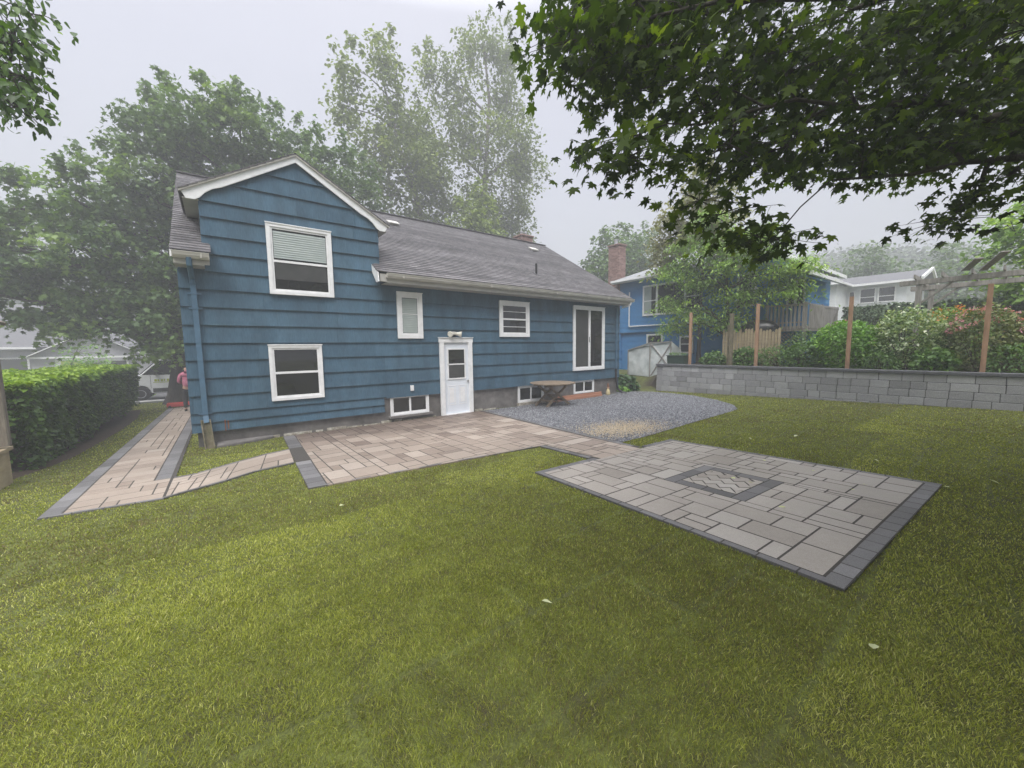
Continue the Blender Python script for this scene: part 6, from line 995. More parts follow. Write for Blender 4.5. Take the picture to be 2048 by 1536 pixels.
# ---------------------------------------------------------------- neighbour's bright blue house
nbh = thing('neighbour_house', 'bright blue house with brick chimney behind the garden on the right', 'house', (22, 9, .6))
b = MB(); zsn = [2.62+.275*i for i in range(11)]
f_ = lambda c_: c_
clad(b, [2.62]+[2.62+.275*i for i in range(1, 11)], lambda z: 6.2, lambda z: 13.6, 18.0, 41, sgn=-1, ax='x', plank=3.0, proud=.022)
clad(b, [.5,.78,1.05,1.33,1.6,1.88,2.15,2.42,2.61], lambda z: 5.0, lambda z: 13.2, 18.12, 42, sgn=-1, ax='x', plank=3.0, proud=.022)
clad(b, [3.9+.27*i for i in range(6)], lambda z: 18.0, lambda z: 25.8, 6.2, 43, sgn=-1, ax='y', plank=3.0, proud=.022)
clad(b, [2.62+.27*i for i in range(7)], lambda z: 5.0, lambda z: 6.2, 18.0, 44, sgn=-1, ax='x', plank=3.0, proud=.022)
clad(b, [1.0+.27*i for i in range(13)], lambda z: 18.0, lambda z: 20.3, 5.0, 45, sgn=-1, ax='y', plank=3.0, proud=.022)
b.build('siding', M['nblue'], nbh)
b = MB(); b.box(18.13, 25.9, 6.21, 13.55, .3, 5.36); b.box(18.005, 18.12, 6.21, 13.55, 2.62, 5.36); b.box(18.01, 20.28, 5.01, 6.205, .3, 4.40); b.build('wall_core', M['nblue'], nbh)
b = MB(); ex0, ex1, ey0, ey1, ez, rz_ = 17.45, 26.5, 5.7, 13.75, 5.42, 7.2; rx_ = 22
for P in ([(ex0,ey0,ez),(ex0,ey1,ez),(rx_,10.5,rz_),(rx_,9.0,rz_)],[(ex1,ey0,ez),(rx_,9.0,rz_),(rx_,10.5,rz_),(ex1,ey1,ez)],[(ex0,ey0,ez),(rx_,9.0,rz_),(ex1,ey0,ez)],[(ex0,ey1,ez),(ex1,ey1,ez),(rx_,10.5,rz_)]): b.face(P)
b.face([(ex0,ey0,ez-.01),(ex1,ey0,ez-.01),(ex1,ey1,ez-.01),(ex0,ey1,ez-.01)]); b.build('roof', M['nroof'], nbh)
b = MB(); b.box(ex0-.02, ex0+.02, ey0, ey1, ez-.17, ez-.012); b.box(ex0-.02, ex1, ey0-.02, ey0+.02, ez-.17, ez-.012); b.box(ex0+.02, 18.0, ey0+.02, ey1, ez-.10, ez-.06); b.box(ex0-.12, ex0-.022, ey0, ey1, ez-.11, ez-.01); b.build('gutter', M['white'], nbh)
b = MB(); b.solid([(16.7,4.6,4.36),(20.5,4.6,4.36),(20.5,6.19,5.0),(16.7,6.19,5.0),(16.7,4.6,4.44),(20.5,4.6,4.44),(20.5,6.19,5.08),(16.7,6.19,5.08)], [(0,3,2,1),(4,5,6,7),(0,1,5,4),(1,2,6,5),(2,3,7,6),(3,0,4,7)]); b.build('porch_roof', M['nroof'], nbh)
b = MB(); b.box(16.66, 20.54, 4.50, 4.595, 4.30, 4.43); b.build('porch_gutter', M['white'], nbh)
nch = brick_stack(nbh, 17.85, 18.45, 13.60, 14.32, 2.62, 7.45)
c = MB(); c.box(17.8, 18.5, 13.58, 14.4, .2, 2.615); c.build('painted_base', M['npaint'], nch, bevel=.01)
c = MB(); c.lathe([(.11,0),(.11,.25),(.14,.26),(.14,.30)], (18.1,14.0,7.5), 12); c.build('flue_cowl', M['metal'], nch)
def xwindow(par, x, y0, y1, z0, z1, tw=.09, splits=(), hs=(), name='window', pane='glass'):
    b = MB(); b.box(x-.05, x, y0, y1, z1-tw, z1); b.box(x-.05, x, y0, y1, z0, z0+tw); b.box(x-.05, x, y0, y0+tw, z0+tw, z1-tw); b.box(x-.05, x, y1-tw, y1, z0+tw, z1-tw)
    for q in splits: b.box(x-.05, x, q-.05, q+.05, z0+tw, z1-tw)
    for (qa, qb, z) in hs: b.box(x-.035, x, qa, qb, z-.025, z+.025)
    o = b.build(name, M['white'], par, bevel=.004)
    g = MB(); g.box(x-.016, x-.008, y0+tw, y1-tw, z0+tw, z1-tw); g.build('pane', M[pane], o); return o
nw = xwindow(nbh, 17.968, 9.0, 12.12, 3.44, 5.0, splits=(11.3,9.8), hs=((11.35,12.03,4.2),(9.09,9.75,4.2)))
c = MB(); c.box(17.948, 17.951, 11.62, 12.02, 3.54, 4.9); c.build('curtain', M['blind'], nw)
xwindow(nbh, 17.968, 6.75, 7.5, 3.5, 4.9, hs=((6.64,7.41,4.2),)); xwindow(nbh, 17.968, 5.05, 5.65, 3.35, 4.45, tw=.06, splits=(5.35,), hs=((5.1,5.6,3.95),))
xwindow(nbh, 18.09, 11.0, 11.93, 1.75, 2.5, tw=.08); xwindow(nbh, 18.09, 9.4, 10.1, 1.5, 2.35, tw=.08, hs=((9.48,10.02,1.95),))
c = MB(); c.tube([(17.90,12.92,4.78),(17.90,12.92,2.97),(17.90,12.86,2.94),(17.90,8.0,2.94)], .035, 8); c.build('white_conduit', M['white'], nbh)
# deck
dk = thing('deck', 'weathered grey wooden deck with baluster railing beside the blue neighbour house', 'deck', (17.4, 5.1, 1.1))
b = MB()
for k in range(11): b.box(17.0, 18.9, 4.7+k*.122, 4.7+k*.122+.115, 2.50, 2.54)
b.box(17.0, 17.04, 4.7, 6.05, 2.36, 2.499); b.box(17.0, 18.9, 4.66, 4.7, 2.36, 2.54); b.build('deck_boards', M['wood_grey'], dk)
b = MB(); b.box(16.98, 17.06, 4.7, 6.05, 3.31, 3.35); b.box(17.0, 17.03, 4.7, 6.05, 2.66, 2.70); b.box(17.0, 18.9, 4.66, 4.74, 3.315, 3.355)
for k in range(10): b.box(16.97, 16.995, 4.76+k*.128, 4.76+k*.128+.07, 2.45, 3.31)
for k in range(13): b.box(17.08+k*.14, 17.15+k*.14, 4.635, 4.658, 2.45, 3.31)
b.build('railing', M['wood_grey'], dk)
for (x_, y_) in ((17.05,4.75),(17.05,5.98),(18.85,4.75)):
    b = MB(); b.box(x_-.045, x_+.045, y_-.045, y_+.045, 1.05, 3.4); b.build('deck_post', M['wood_grey'], dk)
b = MB()
for k in range(26):
    q = 3.4+k*.13
    for sg in (-1, 1):
        a0, a1 = (q, q+1.1) if sg > 0 else (q+1.1, q); 
        lo = Vector((17.06+.008*sg, max(4.75, min(6.0, a0)), 1.2+(max(4.75, min(6.0, a0))-a0)/(a1-a0)*1.1)); hi = Vector((17.06+.008*sg, max(4.75, min(6.0, a1)), 1.2+(max(4.75, min(6.0, a1))-a0)/(a1-a0)*1.1))
        if (hi-lo).length > .08: b.beam(lo, hi, .006, .03, up=(1,0,0))
b.build('lattice_skirt', M['wood_grey'], dk)
b = MB(); b.beam((20.9,4.7,3.35), (19.5,4.7,2.2), .04, .12); b.beam((19.0,4.7,3.3), (20.9,4.7,3.34), .04, .10)
for k in range(12): b.box(19.05+k*.155, 19.13+k*.155, 4.68, 4.70, 2.45, 3.3)
b.box(18.95, 21.0, 4.7, 5.6, 2.40, 2.5)
b.build('stairs', M['wood_grey'], dk)
# covered grill
gr_ = thing('covered_grill', 'barbecue under a black tarp behind the picket panel', 'barbecue', (16.6, 6.1, 1.1))
rng = random.Random(8); b = MB(); prof = [(.50,.02),(.52,.3),(.48,.75),(.55,1.1),(.56,1.45),(.40,1.66),(.02,1.74)]; nseg = 28; base = len(b.v)
for i, (r_, z_) in enumerate(prof):
    for k in range(nseg):
        a = 2*math.pi*k/nseg; fo = 1+.06*math.sin(a*7+i)*(1 if i < 5 else .3); b.v.append((16.6+r_*.75*fo*math.cos(a), 6.1+r_*1.15*fo*math.sin(a), 1.1+z_)); b.t.append(.5)
for i in range(len(prof)-1):
    for k in range(nseg): a = i*nseg+k; c_ = i*nseg+(k+1) % nseg; b.f.append((a, c_, c_+nseg, a+nseg))
b.build('cover', M['tarp'], gr_, smooth=True)
for (x_, y_) in ((16.4,5.8),(16.4,6.4),(16.8,5.8),(16.8,6.4)): b = MB(); b.box(x_-.02, x_+.02, y_-.02, y_+.02, 1.03, 1.2); b.build('leg', M['black'], gr_)
# picket panel
pk = thing('picket_panel', 'short run of tan uneven picket boards under the layered tree', 'fence', (16.0, 6.0, 1.05))
b = MB(); rs = random.Random(6)
for k in range(20):
    y_ = 5.15+k*.10; h_ = 2.45+rs.uniform(-.09,.07); b.prism([(y_,1.0),(y_+.085,1.0),(y_+.085,h_-.05),(y_+.042,h_),(y_,h_-.05)], 'x', 15.98, 16.0, rs.random())
b.build('pickets', M['wood_tan'], pk)
b = MB(); b.box(16.002, 16.04, 5.15, 7.15, 1.3, 1.37); b.box(16.002, 16.04, 5.15, 7.15, 1.95, 2.02); b.build('rail', M['wood_tan'], pk)
# cold frame / greenhouse
gh = thing('cold_frame', 'small home made greenhouse of cloudy plastic sheeting on a wooden frame', 'greenhouse', (15.6, 9.8, .5))
b = MB(); A = [(15.35,11.1),(15.35,9.9),(15.35,8.95)]; 
fr = [((15.35,11.1,.45),(15.35,11.1,1.70)),((15.35,9.95,.45),(15.35,9.95,2.02)),((15.35,8.95,.45),(15.35,8.95,2.05)),((16.1,11.1,.45),(16.1,11.1,1.80)),((16.1,8.95,.45),(16.1,8.95,1.7)),
      ((15.35,11.1,1.70),(15.35,9.95,2.02)),((15.35,9.95,2.02),(15.35,8.95,2.05)),((15.35,8.95,2.05),(16.1,8.95,1.7)),((15.35,11.1,1.7),(16.1,11.1,1.8)),((15.35,9.95,2.02),(15.35,8.95,.9)),((15.35,8.97,1.98),(15.35,9.9,.55))]
for a, c_ in fr: b.beam(a, c_, .04, .04)
b.build('frame', M['wood_grey'], gh)
def crumple(b, quad, n_=10, amp=.03, seed=0):
    q = [Vector(v) for v in quad]; nn = (q[1]-q[0]).cross(q[3]-q[0]).normalized(); base = len(b.v)
    for i in range(n_+1):
        for j in range(n_+1):
            u, v = i/n_, j/n_; p = (q[0]*(1-u)+q[1]*u)*(1-v)+(q[3]*(1-u)+q[2]*u)*v
            p = p+nn*amp*float(vnoise(u*5+seed*3, v*5+(u*3), 1., seed)-.5)*2; b.v.append(tuple(p)); b.t.append(.5)
    for i in range(n_):
        for j in range(n_): a = base+i*(n_+1)+j; b.f.append((a, a+n_+1, a+n_+2, a+1))
b = MB(); crumple(b, [(15.375,11.12,.55),(15.375,9.95,.5),(15.375,9.95,2.02),(15.375,11.12,1.70)], seed=1); crumple(b, [(15.375,9.95,.5),(15.375,8.95,.6),(15.375,8.95,2.05),(15.375,9.95,2.02)], seed=2); crumple(b, [(15.33,8.92,.6),(16.1,8.92,.6),(16.1,8.92,1.7),(15.33,8.92,2.05)], seed=3)
crumple(b, [(15.33,11.12,1.72),(15.33,8.95,2.06),(16.1,8.95,1.72),(16.1,11.12,1.8)], seed=4); b.build('plastic_sheet', M['poly'], gh, smooth=True)
pb = thing('planter_box', 'dark green plastic planter box at the left end of the retaining wall', 'planter', (15.0, 8.45, 1.08))
b = MB(); b.prism([(14.86,1.09),(15.16,1.09),(15.20,1.46),(14.82,1.46)], 'y', 8.08, 8.82); b.build('box', M['gplanter'], pb, bevel=.01)
b = MB(); b.box(14.80, 15.22, 8.05, 8.85, 1.461, 1.49); b.build('rim', M['gplanter'], pb, bevel=.006)
rng = np.random.default_rng(3); P = np.column_stack([rng.uniform(14.85,15.2,160), rng.uniform(8.1,8.8,160), rng.uniform(1.47,1.6,160)]); leaves('plants', P, rng.uniform(.04,.08,160), rng.uniform(.2,.8,160), 'oval', M['under'], pb)
# pergola
pg = thing('pergola', 'weathered grey wooden pergola with braces at the right edge of the garden', 'pergola', (17.6, 1, 1.1))
for (x_, y_, zt__) in ((17.0,1.93,3.74),(19.0,1.86,3.68),(17.0,-2.2,3.74),(19.0,-2.2,3.68)):
    b = MB(); b.box(x_-.065, x_+.065, y_-.065, y_+.065, 1.0, zt__); p_ = b.build('pergola_post', M['wood_grey'], pg, bevel=.005)
for x_ in (16.93, 17.07, 18.93, 19.07):
    b = MB(); b.box(x_-.02, x_+.02, -3.0, 2.35, 3.62, 3.76); b.build('beam', M['wood_grey'], pg, bevel=.004)
for x_ in (17.0, 19.0):
    b = MB(); b.beam((x_,1.90,3.05), (x_,1.25,3.64), .05, .09, up=(1,0,0)); b.build('brace', M['wood_grey'], pg)
for k in range(9):
    b = MB(); y_ = 2.0-k*.55; b.box(16.6, 19.4, y_-.02, y_+.02, 3.765, 3.89); b.build('rafter', M['wood_grey'], pg)
for (a, c_) in (((17.0,1.05,3.90),(16.3,.78,4.10)),((17.4,.75,3.90),(16.2,.35,4.18))):
    b = MB(); b.beam(a, c_, .16, .03); b.build('loose_plank', M['wood_grey'], pg)

# ---------------------------------------------------------------- misty white house
K = 38/26.; zz = lambda z: 1.9+(z-1.9)*K
wh = thing('white_house', 'misty white gabled house with dark roof behind the pergola', 'house', (41, 6.5, 3))
ze, zr = zz(4.80), zz(5.52)
b = MB(); clad(b, list(np.arange(2.8, ze, .23)), lambda z: 4.9, lambda z: 8.1, 38, 51, sgn=-1, ax='x', plank=4, proud=.02)
clad(b, list(np.arange(2.8, ze-.05, .23)), lambda z: 35.2, lambda z: 38.0, 8.1, 52, sgn=-1, ax='y', plank=4, proud=.02)
clad(b, list(np.arange(2.8, ze-.05, .23)), lambda z: 8.1, lambda z: 12.0, 35.2, 53, sgn=-1, ax='x', plank=4, proud=.02)
b.build('siding', M['wsiding'], wh)
b = MB(); b.box(38.01, 46, 4.9, 12, 2.5, ze); b.box(35.21, 38.02, 8.11, 12, 2.5, ze-.05); b.prism([(38.0,ze),(46,ze),(42,zr-.1)], 'y', 4.9, 8); b.build('wall_core', M['wsiding'], wh)
b = MB(); b.face([(37.5,4.4,ze-.02),(37.5,9.0,ze-.02),(42,11.5,zr+.05),(42,4.2,zr+.05)]); b.face([(46.5,4.4,ze-.02),(42,4.2,zr+.05),(42,11.5,zr+.05),(46.5,9,ze-.02)]); b.face([(34.8,7.7,ze),(34.8,12.5,ze),(37,12.5,ze+.9),(38.6,9.0,ze+.9)]); b.face([(34.8,7.7,ze),(38.6,9.0,ze+.9),(39,7.7,ze)]); b.build('roof', M['wroof'], wh)
b = MB(); b.box(37.4, 37.49, 4.4, 8.0, ze-.15, ze); b.box(34.7, 34.79, 7.6, 12.5, ze-.15, ze); b.box(34.7, 37.4, 7.6, 7.69, ze-.15, ze)
b.beam((37.5,4.15,ze), (42,4.15,zr+.05), .12, .2); b.beam((46.5,4.15,ze), (42,4.15,zr+.05), .12, .2); b.build('fascia', M['white'], wh)
xwindow(wh, 37.96, 6.45, 7.35, zz(3.85), zz(4.6), tw=.07, hs=((6.5,7.3,zz(4.15)),)); xwindow(wh, 37.96, 5.42, 6.35, zz(3.85), zz(4.6), tw=.07, hs=((5.45,6.3,zz(4.15)),)); xwindow(wh, 37.96, 7.6, 7.95, zz(3.85), zz(4.5), tw=.05)
brick_stack(wh, 36.5, 37.1, 11.2, 11.8, ze, ze+1.9)

# ---------------------------------------------------------------- grey house across the street (left)
gh2 = thing('grey_house', 'low grey shingled house with big roof across the street at far left', 'house', (-9, 42, -.5))
b = MB(); clad(b, list(np.arange(-.4, 2.35, .22)), lambda z: -17, lambda z: -9.6, 40.0, 61, plank=3, proud=.02); clad(b, list(np.arange(-.4, 1.75, .22)), lambda z: -9.55, lambda z: -3.5, 38.6, 62, plank=3, proud=.02)
clad(b, list(np.arange(1.7, 3.25, .2)), lambda z: -6.85-(3.3-z)*1.78, lambda z: -6.85+(3.3-z)*1.5, 38.6, 63, plank=3, proud=.02)
b.build('siding', M['gsiding'], gh2)
b = MB(); b.box(-17, -3.5, 40.01, 48, -.5, 2.3); b.box(-9.5, -3.5, 38.61, 40.0, -.5, 1.7); b.prism([(-9.6,1.7),(-4.3,1.7),(-6.85,3.2)], 'y', 38.62, 41); b.build('wall_core', M['gsiding'], gh2)
b = MB(); b.face([(-18,39.5,2.35),(-9.4,39.5,2.35),(-9.4,39.5,2.35),(-1.5,39.5,2.35),(-1.5,44.5,5.5),(-18,44.5,5.5)]); b.face([(-18,49.5,2.35),(-18,44.5,5.5),(-1.5,44.5,5.5),(-1.5,49.5,2.35)])
b.face([(-9.85,38.2,1.68),(-6.85,38.2,3.42),(-6.85,42,3.45),(-9.85,42,1.70)]); b.face([(-6.85,38.2,3.42),(-4.0,38.2,1.68),(-4.0,42,1.70),(-6.85,42,3.45)]); b.build('roof', M['wroof'], gh2)
b = MB(); b.beam((-9.85,38.18,1.62), (-6.85,38.18,3.36), .05, .14, up=(0,1,0)); b.beam((-4.0,38.18,1.62), (-6.85,38.18,3.36), .05, .14, up=(0,1,0)); b.box(-18, -9.5, 39.42, 39.5, 2.22, 2.36); b.box(-9.8, -4, 38.3, 38.4, 1.58, 1.70); b.build('trim', M['white'], gh2)
b = MB(); a_ = Vector((-8.4, 41.6, 4.05)); b.beam(a_+Vector((-.3,-.25,-.2)), a_+Vector((-.3,.3,.235)), .02, .1); b.box(-8.75, -8.1, 41.2, 41.8, 3.7, 4.15); b.build('skylight', mat('skylight_glass', [(.6,.62,.66)], .3), gh2)
def ywindow(par, x0, x1, z0, z1, y, tw=.1, splits=()):
    b = MB(); b.box(x0, x1, y-.05, y, z1-tw, z1); b.box(x0, x1, y-.05, y, z0, z0+tw); b.box(x0, x0+tw, y-.05, y, z0+tw, z1-tw); b.box(x1-tw, x1, y-.05, y, z0+tw, z1-tw)
    for q in splits: b.box(q-.05, q+.05, y-.05, y, z0+tw, z1-tw)
    o = b.build('window', M['white'], par); g = MB(); g.box(x0+tw, x1-tw, y-.016, y-.008, z0+tw, z1-tw); g.build('pane', M['screen'], o)
ywindow(gh2, -11.9, -10.0, .35, 1.68, 39.97, splits=(-11.3,)); ywindow(gh2, -6.1, -5.1, .2, 1.45, 38.57)
b = MB(); b.box(-8.55, -7.05, 38.52, 38.57, -.4, 1.55); dd = b.build('door_frame', M['white'], gh2); b = MB(); b.box(-8.3, -7.35, 38.49, 38.519, -.4, 1.4); b.build('front_door', M['door_lime'], dd)

# ---------------------------------------------------------------- van
vx, vy, vz = -4.15, 26.6, -.545
van = thing('cargo_van', 'white cargo van parked on the street beyond the hedge', 'van', (vx+2.7, vy+1, vz))
side = [(0,.42),(.02,.75),(.10,.98),(.45,1.16),(.95,1.28),(1.75,2.10),(2.05,2.36),(2.4,2.46),(5.4,2.46),(5.52,2.3),(5.55,.42)]
def arch(cx, r=.40): return [(cx+r*math.cos(a), .38+r*math.sin(a)) for a in [math.pi*k/8 for k in range(9)]]
low = [(5.55,.38)]+arch(4.55)+arch(.95)+[(0,.38)]
b = MB(); b.prism([(vx+p, vz+q) for p, q in side+low[::1]], 'y', vy, vy+1.95); b.build('body', M['vanwhite'], van, bevel=.03)
b = MB(); b.prism([(vx+p, vz+q) for p, q in ((1.05,1.32),(1.78,2.02),(2.35,2.02),(2.35,1.28))], 'y', vy-.006, vy-.001); b.build('side_window', M['glass'], van)
b = MB(); b.solid([(vx+1.0,vy+.12,vz+1.36),(vx+1.72,vy+.2,vz+2.10),(vx+1.72,vy+1.75,vz+2.10),(vx+1.0,vy+1.83,vz+1.36),(vx+.98,vy+.12,vz+1.38),(vx+1.70,vy+.2,vz+2.12),(vx+1.70,vy+1.75,vz+2.12),(vx+.98,vy+1.83,vz+1.38)], [(0,1,2,3),(7,6,5,4),(0,4,5,1),(1,5,6,2),(2,6,7,3),(3,7,4,0)]); b.build('windscreen', M['glass'], van)
b = MB(); b.box(vx+1.42, vx+4.1, vy-.02, vy-.002, vz+.42, vz+.62); b.box(vx+.0-.02, vx+.5, vy-.02, vy-.002, vz+.38, vz+.58); b.build('lower_cladding', M['black'], van)
b = MB(); b.prism([(vx+.10,vz+.82),(vx+.5,vz+1.0),(vx+.5,vz+1.12),(vx+.12,vz+.98)], 'y', vy-.01, vy-.001); b.build('headlight', M['metal'], van)
b = MB(); b.box(vx+1.35, vx+1.362, vy-.004, vy-.001, vz+.62, vz+1.3); b.box(vx+2.42, vx+2.432, vy-.004, vy-.001, vz+.62, vz+2.3); b.box(vx+2.2, vx+2.34, vy-.03, vy-.002, vz+1.16, vz+1.19); b.build('door_seams', M['black'], van)
b = MB()
for k, wdt in enumerate((.10,.07,.09,.05,.08)): b.box(vx+1.5+k*.12, vx+1.5+k*.12+wdt, vy-.004, vy-.001, vz+.96, vz+1.08)
b.box(vx+1.45, vx+2.12, vy-.004, vy-.001, vz+.90, vz+.93); b.build('door_lettering', M['vanlogo'], van)
b = MB()
for k in range(9): b.box(vx+2.9+k*.11, vx+2.97+k*.11, vy-.004, vy-.001, vz+1.78, vz+1.88)
b.build('side_lettering', M['black'], van)
for cx_w in (.95, 4.55):
    for yy in (vy+.02, vy+1.73):
        b = MB(); b.lathe([(.20,-.1),(.35,-.1),(.355,0),(.35,.1),(.20,.1)], (0,0,0), 24); b.v = [(vx+cx_w+p, yy+.1+r_, vz+.355+q) for p, q, r_ in b.v]; wl = b.build('wheel', M['rubber'], van, smooth=False)
        b = MB(); b.lathe([(.02,-.07),(.12,-.09),(.20,-.105),(.205,-.06)], (0,0,0), 20); b.v = [(vx+cx_w+p, yy+.1+r_, vz+.355+q) for p, q, r_ in b.v]; b.build('rim', M['metal'], wl)
b = MB(); b.box(vx+1.5, vx+1.62, vy-.26, vy-.06, vz+1.30, vz+1.55); b.box(vx+1.52, vx+1.6, vy-.07, vy-.001, vz+1.28, vz+1.34); b.build('wing_mirror', M['black'], van, bevel=.02)

# ---------------------------------------------------------------- person by the house corner
def skin_mesh(name, pts, edges, m, parent, sub=2):
    me = bpy.data.meshes.new(name); o0 = origin_of(parent)
    me.from_pydata([tuple(Vector(p[:3])-o0) for p in pts], edges, []); o = link(me, name, m, parent)
    md = o.modifiers.new('skin', 'SKIN'); md.use_smooth_shade = True
    for i, p in enumerate(pts):
        r_ = p[3]; me.skin_vertices[0].data[i].radius = (r_, p[4] if len(p) > 4 else r_)
    me.skin_vertices[0].data[0].use_root = True
    s_ = o.modifiers.new('sub', 'SUBSURF'); s_.levels = sub; s_.render_levels = sub
    return o
px_, py_ = -.93, 18.0; pz = yard(18.0)+.02
per = thing('person', 'person in pink hooded jacket and black trousers standing on the side path', 'person', (px_, py_, pz))
def Pt(x_, y_, z_, r_, r2=None): return (px_+x_, py_+y_, pz+z_, r_, r2 or r_)
# facing away down the path: +y is forward
body = [Pt(0,0,.88,.125,.10), Pt(0,0,1.05,.115,.09), Pt(0,0,1.25,.13,.10), Pt(0,0,1.36,.09,.075), Pt(0,.01,1.42,.045), Pt(0,.02,1.50,.078,.085), Pt(0,.025,1.58,.07,.08),
        Pt(-.09,0,.80,.08), Pt(-.10,.01,.46,.055), Pt(-.10,-.01,.10,.038), Pt(-.11,.11,.035,.035,.03), Pt(.09,0,.80,.08), Pt(.10,.01,.46,.055), Pt(.10,-.01,.10,.038), Pt(.11,.11,.035,.035,.03),
        Pt(-.17,0,1.31,.055), Pt(-.22,-.02,1.06,.04), Pt(-.13,.17,1.02,.03), Pt(-.06,.22,1.03,.026,.016), Pt(.17,0,1.31,.055), Pt(.22,-.02,1.06,.04), Pt(.13,.17,1.02,.03), Pt(.06,.22,1.03,.026,.016)]
E_ = [(0,1),(1,2),(2,3),(3,4),(4,5),(5,6),(0,7),(7,8),(8,9),(9,10),(0,11),(11,12),(12,13),(13,14),(3,15),(15,16),(16,17),(17,18),(3,19),(19,20),(20,21),(21,22)]
for base_i, sg in ((18,-1),(22,1)):
    w0 = body[base_i]; 
    for k in range(4):
        i0 = len(body); body.append((w0[0]-sg*.01+.0*k, w0[1]+.02, w0[2]+.03-.02*k, .009, .009)); body.append((w0[0]-sg*.045, w0[1]+.035, w0[2]+.028-.02*k, .008, .008)); E_ += [(base_i, i0), (i0, i0+1)]
    i0 = len(body); body.append((w0[0]-sg*.0, w0[1]-.005, w0[2]+.045, .010, .010)); E_.append((base_i, i0))
skin_mesh('body', body, E_, M['skin'], per)
jk = [Pt(0,0,.84,.165,.135), Pt(0,0,1.05,.155,.125), Pt(0,0,1.25,.165,.13), Pt(0,0,1.36,.12,.10), Pt(0,-.02,1.43,.085,.08), Pt(-.18,0,1.31,.075), Pt(-.235,-.02,1.06,.06), Pt(-.15,.15,1.02,.045), Pt(.18,0,1.31,.075), Pt(.235,-.02,1.06,.06), Pt(.15,.15,1.02,.045)]
skin_mesh('jacket', jk, [(0,1),(1,2),(2,3),(3,4),(3,5),(5,6),(6,7),(3,8),(8,9),(9,10)], M['jacket'], per)
hd = [Pt(0,-.09,1.40,.075,.055), Pt(-.05,-.07,1.44,.05,.045), Pt(.05,-.07,1.44,.05,.045)]; skin_mesh('hood', hd, [(0,1),(0,2)], M['jacket'], per)
tr_ = [Pt(0,0,.90,.145,.115), Pt(-.09,0,.78,.095), Pt(-.10,.01,.46,.075), Pt(-.10,-.01,.12,.065), Pt(.09,0,.78,.095), Pt(.10,.01,.46,.075), Pt(.10,-.01,.12,.065)]
skin_mesh('trousers', tr_, [(0,1),(1,2),(2,3),(0,4),(4,5),(5,6)], M['trouser'], per)
for sg in (-1, 1): skin_mesh('shoe', [Pt(.105*sg,-.04,.05,.05,.045), Pt(.11*sg,.06,.04,.048,.035), Pt(.115*sg,.15,.03,.04,.026)], [(0,1),(1,2)], M['black'], per)
hr = [Pt(0,-.005,1.57,.092,.098), Pt(0,.01,1.64,.075,.085)]; skin_mesh('hair', hr, [(0,1)], M['hair'], per)
rt_ = thing('red_tray', 'low red plastic tray on the grass at the foot of the big maple', 'tray', (-1.35, 20.5, yard(20.5)))
b = MB(); z = yard(20.5); b.box(-1.75, -1.0, 20.3, 20.7, z+.04, z+.07); b.box(-1.75, -1.0, 20.3, 20.33, z+.07, z+.18); b.box(-1.75, -1.0, 20.67, 20.7, z+.07, z+.18); b.box(-1.75, -1.72, 20.33, 20.67, z+.07, z+.18); b.box(-1.03, -1.0, 20.33, 20.67, z+.07, z+.18); b.build('tub', M['red'], rt_, bevel=.01)
b = MB(); 
for x_ in (-1.65,-1.1): b.tube([(x_,20.29,z+.05),(x_,20.25,z+.05)], .05, 12)
b.build('wheels', M['black'], rt_)

# ---------------------------------------------------------------- wooden screen at far left
ws = thing('wooden_screen', 'weathered wooden screen post with a tan timber planter at the left edge', 'screen', (-2.6, 8.6, .05))
b = MB(); b.box(-2.50, -2.36, 8.60, 8.72, .60, 2.30); b.build('screen_post', M['wood_old'], ws, bevel=.006)
b = MB()
for k in range(9): b.box(-3.7+k*.13, -3.7+k*.13+.11, 8.64, 8.66, .62, 2.1, random.random())
b.box(-3.9, -2.51, 8.62, 8.70, 2.1, 2.2); b.box(-3.9, -2.51, 8.62, 8.70, .56, .66); b.build('screen_boards', M['wood_old'], ws, bevel=.004)
b = MB(); b.box(-3.9, -2.42, 8.30, 8.38, .02, .52); b.box(-2.50, -2.42, 8.381, 8.80, .02, .52); b.box(-3.9, -2.38, 8.26, 8.82, .521, .57); b.build('timber_box', M['wood_tan'], ws, bevel=.006)
b = MB(); b.beam((-3.4,8.66,2.9), (-2.30,8.66,2.33), .35, .05); b.build('top_board', M['wood_old'], ws, bevel=.006)

ws.location.x -= .085
# wires across the street
for k, (z0_, z1_) in enumerate(((4.2,4.6),(4.6,5.0))):
    b = MB(); pts = [(-30+i*5, 35, z0_+(z1_-z0_)*i/10-.9*math.sin(math.pi*i/10)) for i in range(11)]; b.tube(pts, .012, 5)
    tag(b.build('overhead_wire', M['wire']), ('lower' if k == 0 else 'upper')+' thin black utility wire across the street at the left', 'wire', 'utility wires over the street')

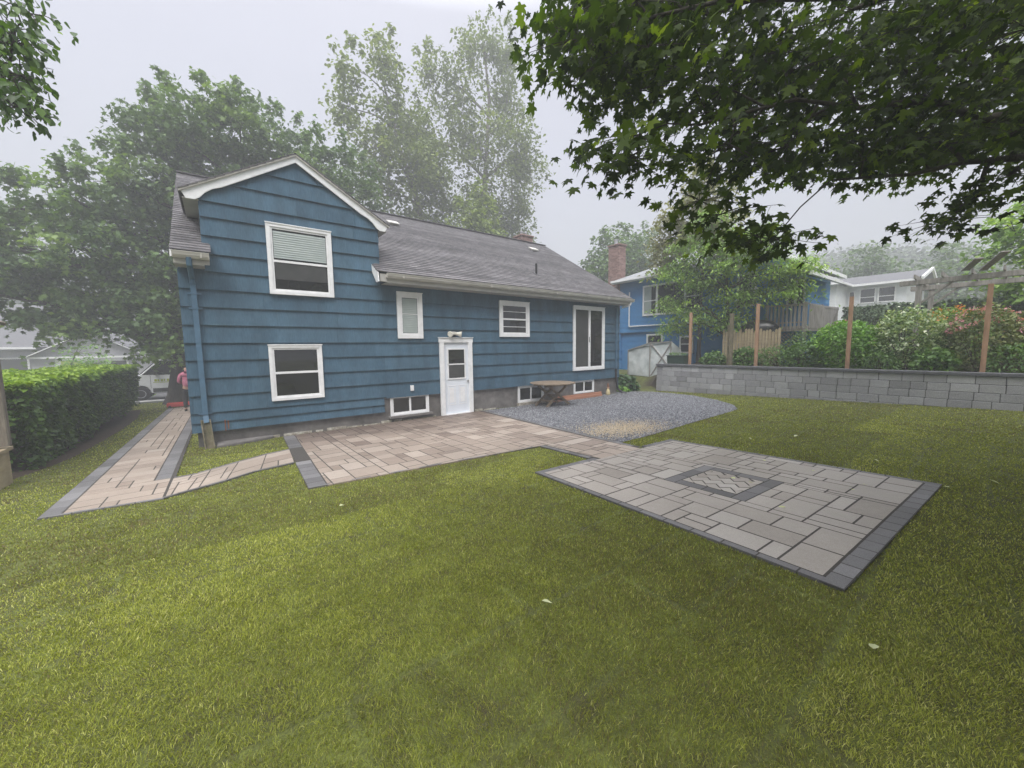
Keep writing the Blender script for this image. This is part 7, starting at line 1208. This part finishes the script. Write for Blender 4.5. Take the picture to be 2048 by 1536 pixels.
# fallen leaves
spots = [(4.95,1.85,.022),(4.98,2.05,.022),(5.45,1.0,.022),(6.0,1.5,.022),(4.4,1.3,.022),(6.1,2.1,.022),(5.75,.95,.022),(7.1,1.1,.03),(8.2,2.3,.03),(6.9,.1,.03),(1.55,1.75,.03),(2.6,.35,.03),(7.4,2.8,.03),(6.25,.35,.03),(.95,4.4,.03)]
where = ['on the herringbone inlay','on the front edge of the herringbone inlay','on the pale slabs near the right border','near the far right corner of the square patio','below the dark inlay frame','at the far right edge of the square patio','beside the right charcoal border','on the lawn right of the square patio','on the lawn toward the block wall','on the lawn at the right frame side','on the lawn left of the patio corner','on the dark lawn below the patio corner','on the lawn beyond the square patio','on the charcoal border','on the lawn before the back patio']
rng = np.random.default_rng(77)
for (x_, y_, h_), wr in zip(spots, where):
    o = leaves('fallen_leaf', np.array([[x_, y_, yard(y_)+h_+.006]]), np.array([rng.uniform(.06, .10)]), np.array([.5]), 'oval', M['fallen'], None, tilt=.15, droop=.02, loc=(x_, y_, yard(y_)+h_), rng=rng)
    tag(o, 'small pale fallen leaf '+wr, 'leaf', 'fallen leaves')

# ---------------------------------------------------------------- hills in the mist
def hill(name, cx, cy, rx, ry, h, z0, label, seed, n=9000, s=1.6):
    rng = np.random.default_rng(seed); U, W = np.meshgrid(np.linspace(-1, 1, 41), np.linspace(-1, 1, 41), indexing='ij')
    Z = z0+h*np.exp(-2.2*(U**2+W**2))*(.85+.3*vnoise(U*3+9, W*3+9, 1, seed))-.3; Xh = cx+U*rx; Yh = cy+W*ry
    idx = np.arange(U.size).reshape(U.shape); fq = np.stack([idx[:-1,:-1], idx[1:,:-1], idx[1:,1:], idx[:-1,1:]], -1).reshape(-1, 4)
    o = np_mesh(name, np.column_stack([Xh.ravel(), Yh.ravel(), Z.ravel()]), [fq], np.full(U.size, .4), M['hillwood'], smooth=True); tag(o, label, 'hill', kind='structure')
    u, w_ = rng.uniform(-1, 1, n), rng.uniform(-1, 1, n); zz_ = z0+h*np.exp(-2.2*(u**2+w_**2))*(.85+.3*vnoise(u*3+9, w_*3+9, 1, seed))-.3
    k_ = zz_ > z0+.05*h; u, w_, zz_ = u[k_], w_[k_], zz_[k_]; cen = np.column_stack([cx+u*rx, cy+w_*ry, zz_+rng.uniform(0, 2.5, len(u))])
    P = np.repeat(cen, 7, 0)+rng.normal(0, 1, (len(cen)*7, 3))*np.array([1.1, 1.1, .8])
    t_ = leaves('hill_wood', P, rng.uniform(.5, 1.0, len(P))*s*.6, np.repeat(rng.uniform(.2, .8, len(cen)), 7), 'quad', M['hillwood'], None, tilt=.7, rng=rng); tag(t_, 'far wood on the '+label, 'wood', kind='stuff')
hill('hill', 62, 78, 40, 30, 14, 1, 'misty hill beyond the round tree', 1)
hill('hill', 112, 24, 45, 45, 13, 6, 'misty slope behind the white house', 2)
hill('hill', -32, 92, 45, 30, 17, 0, 'misty hill behind the street at left', 3)

# ---------------------------------------------------------------- haze
hz = MB(); hz.box(-150, 230, -50, 260, -8, 48)
hm = bpy.data.materials.new('haze'); hm.use_nodes = True; nt = hm.node_tree; nt.nodes.clear(); o = nt.nodes.new("ShaderNodeOutputMaterial"); v = nt.nodes.new("ShaderNodeVolumePrincipled")
v.inputs["Color"].default_value = (.56, .57, .605, 1); v.inputs["Density"].default_value = .0102; v.inputs["Anisotropy"].default_value = .0; nt.links.new(v.outputs[0], o.inputs["Volume"])
tag(hz.build('haze', hm), 'pale mist filling the whole scene', 'haze', kind='stuff')
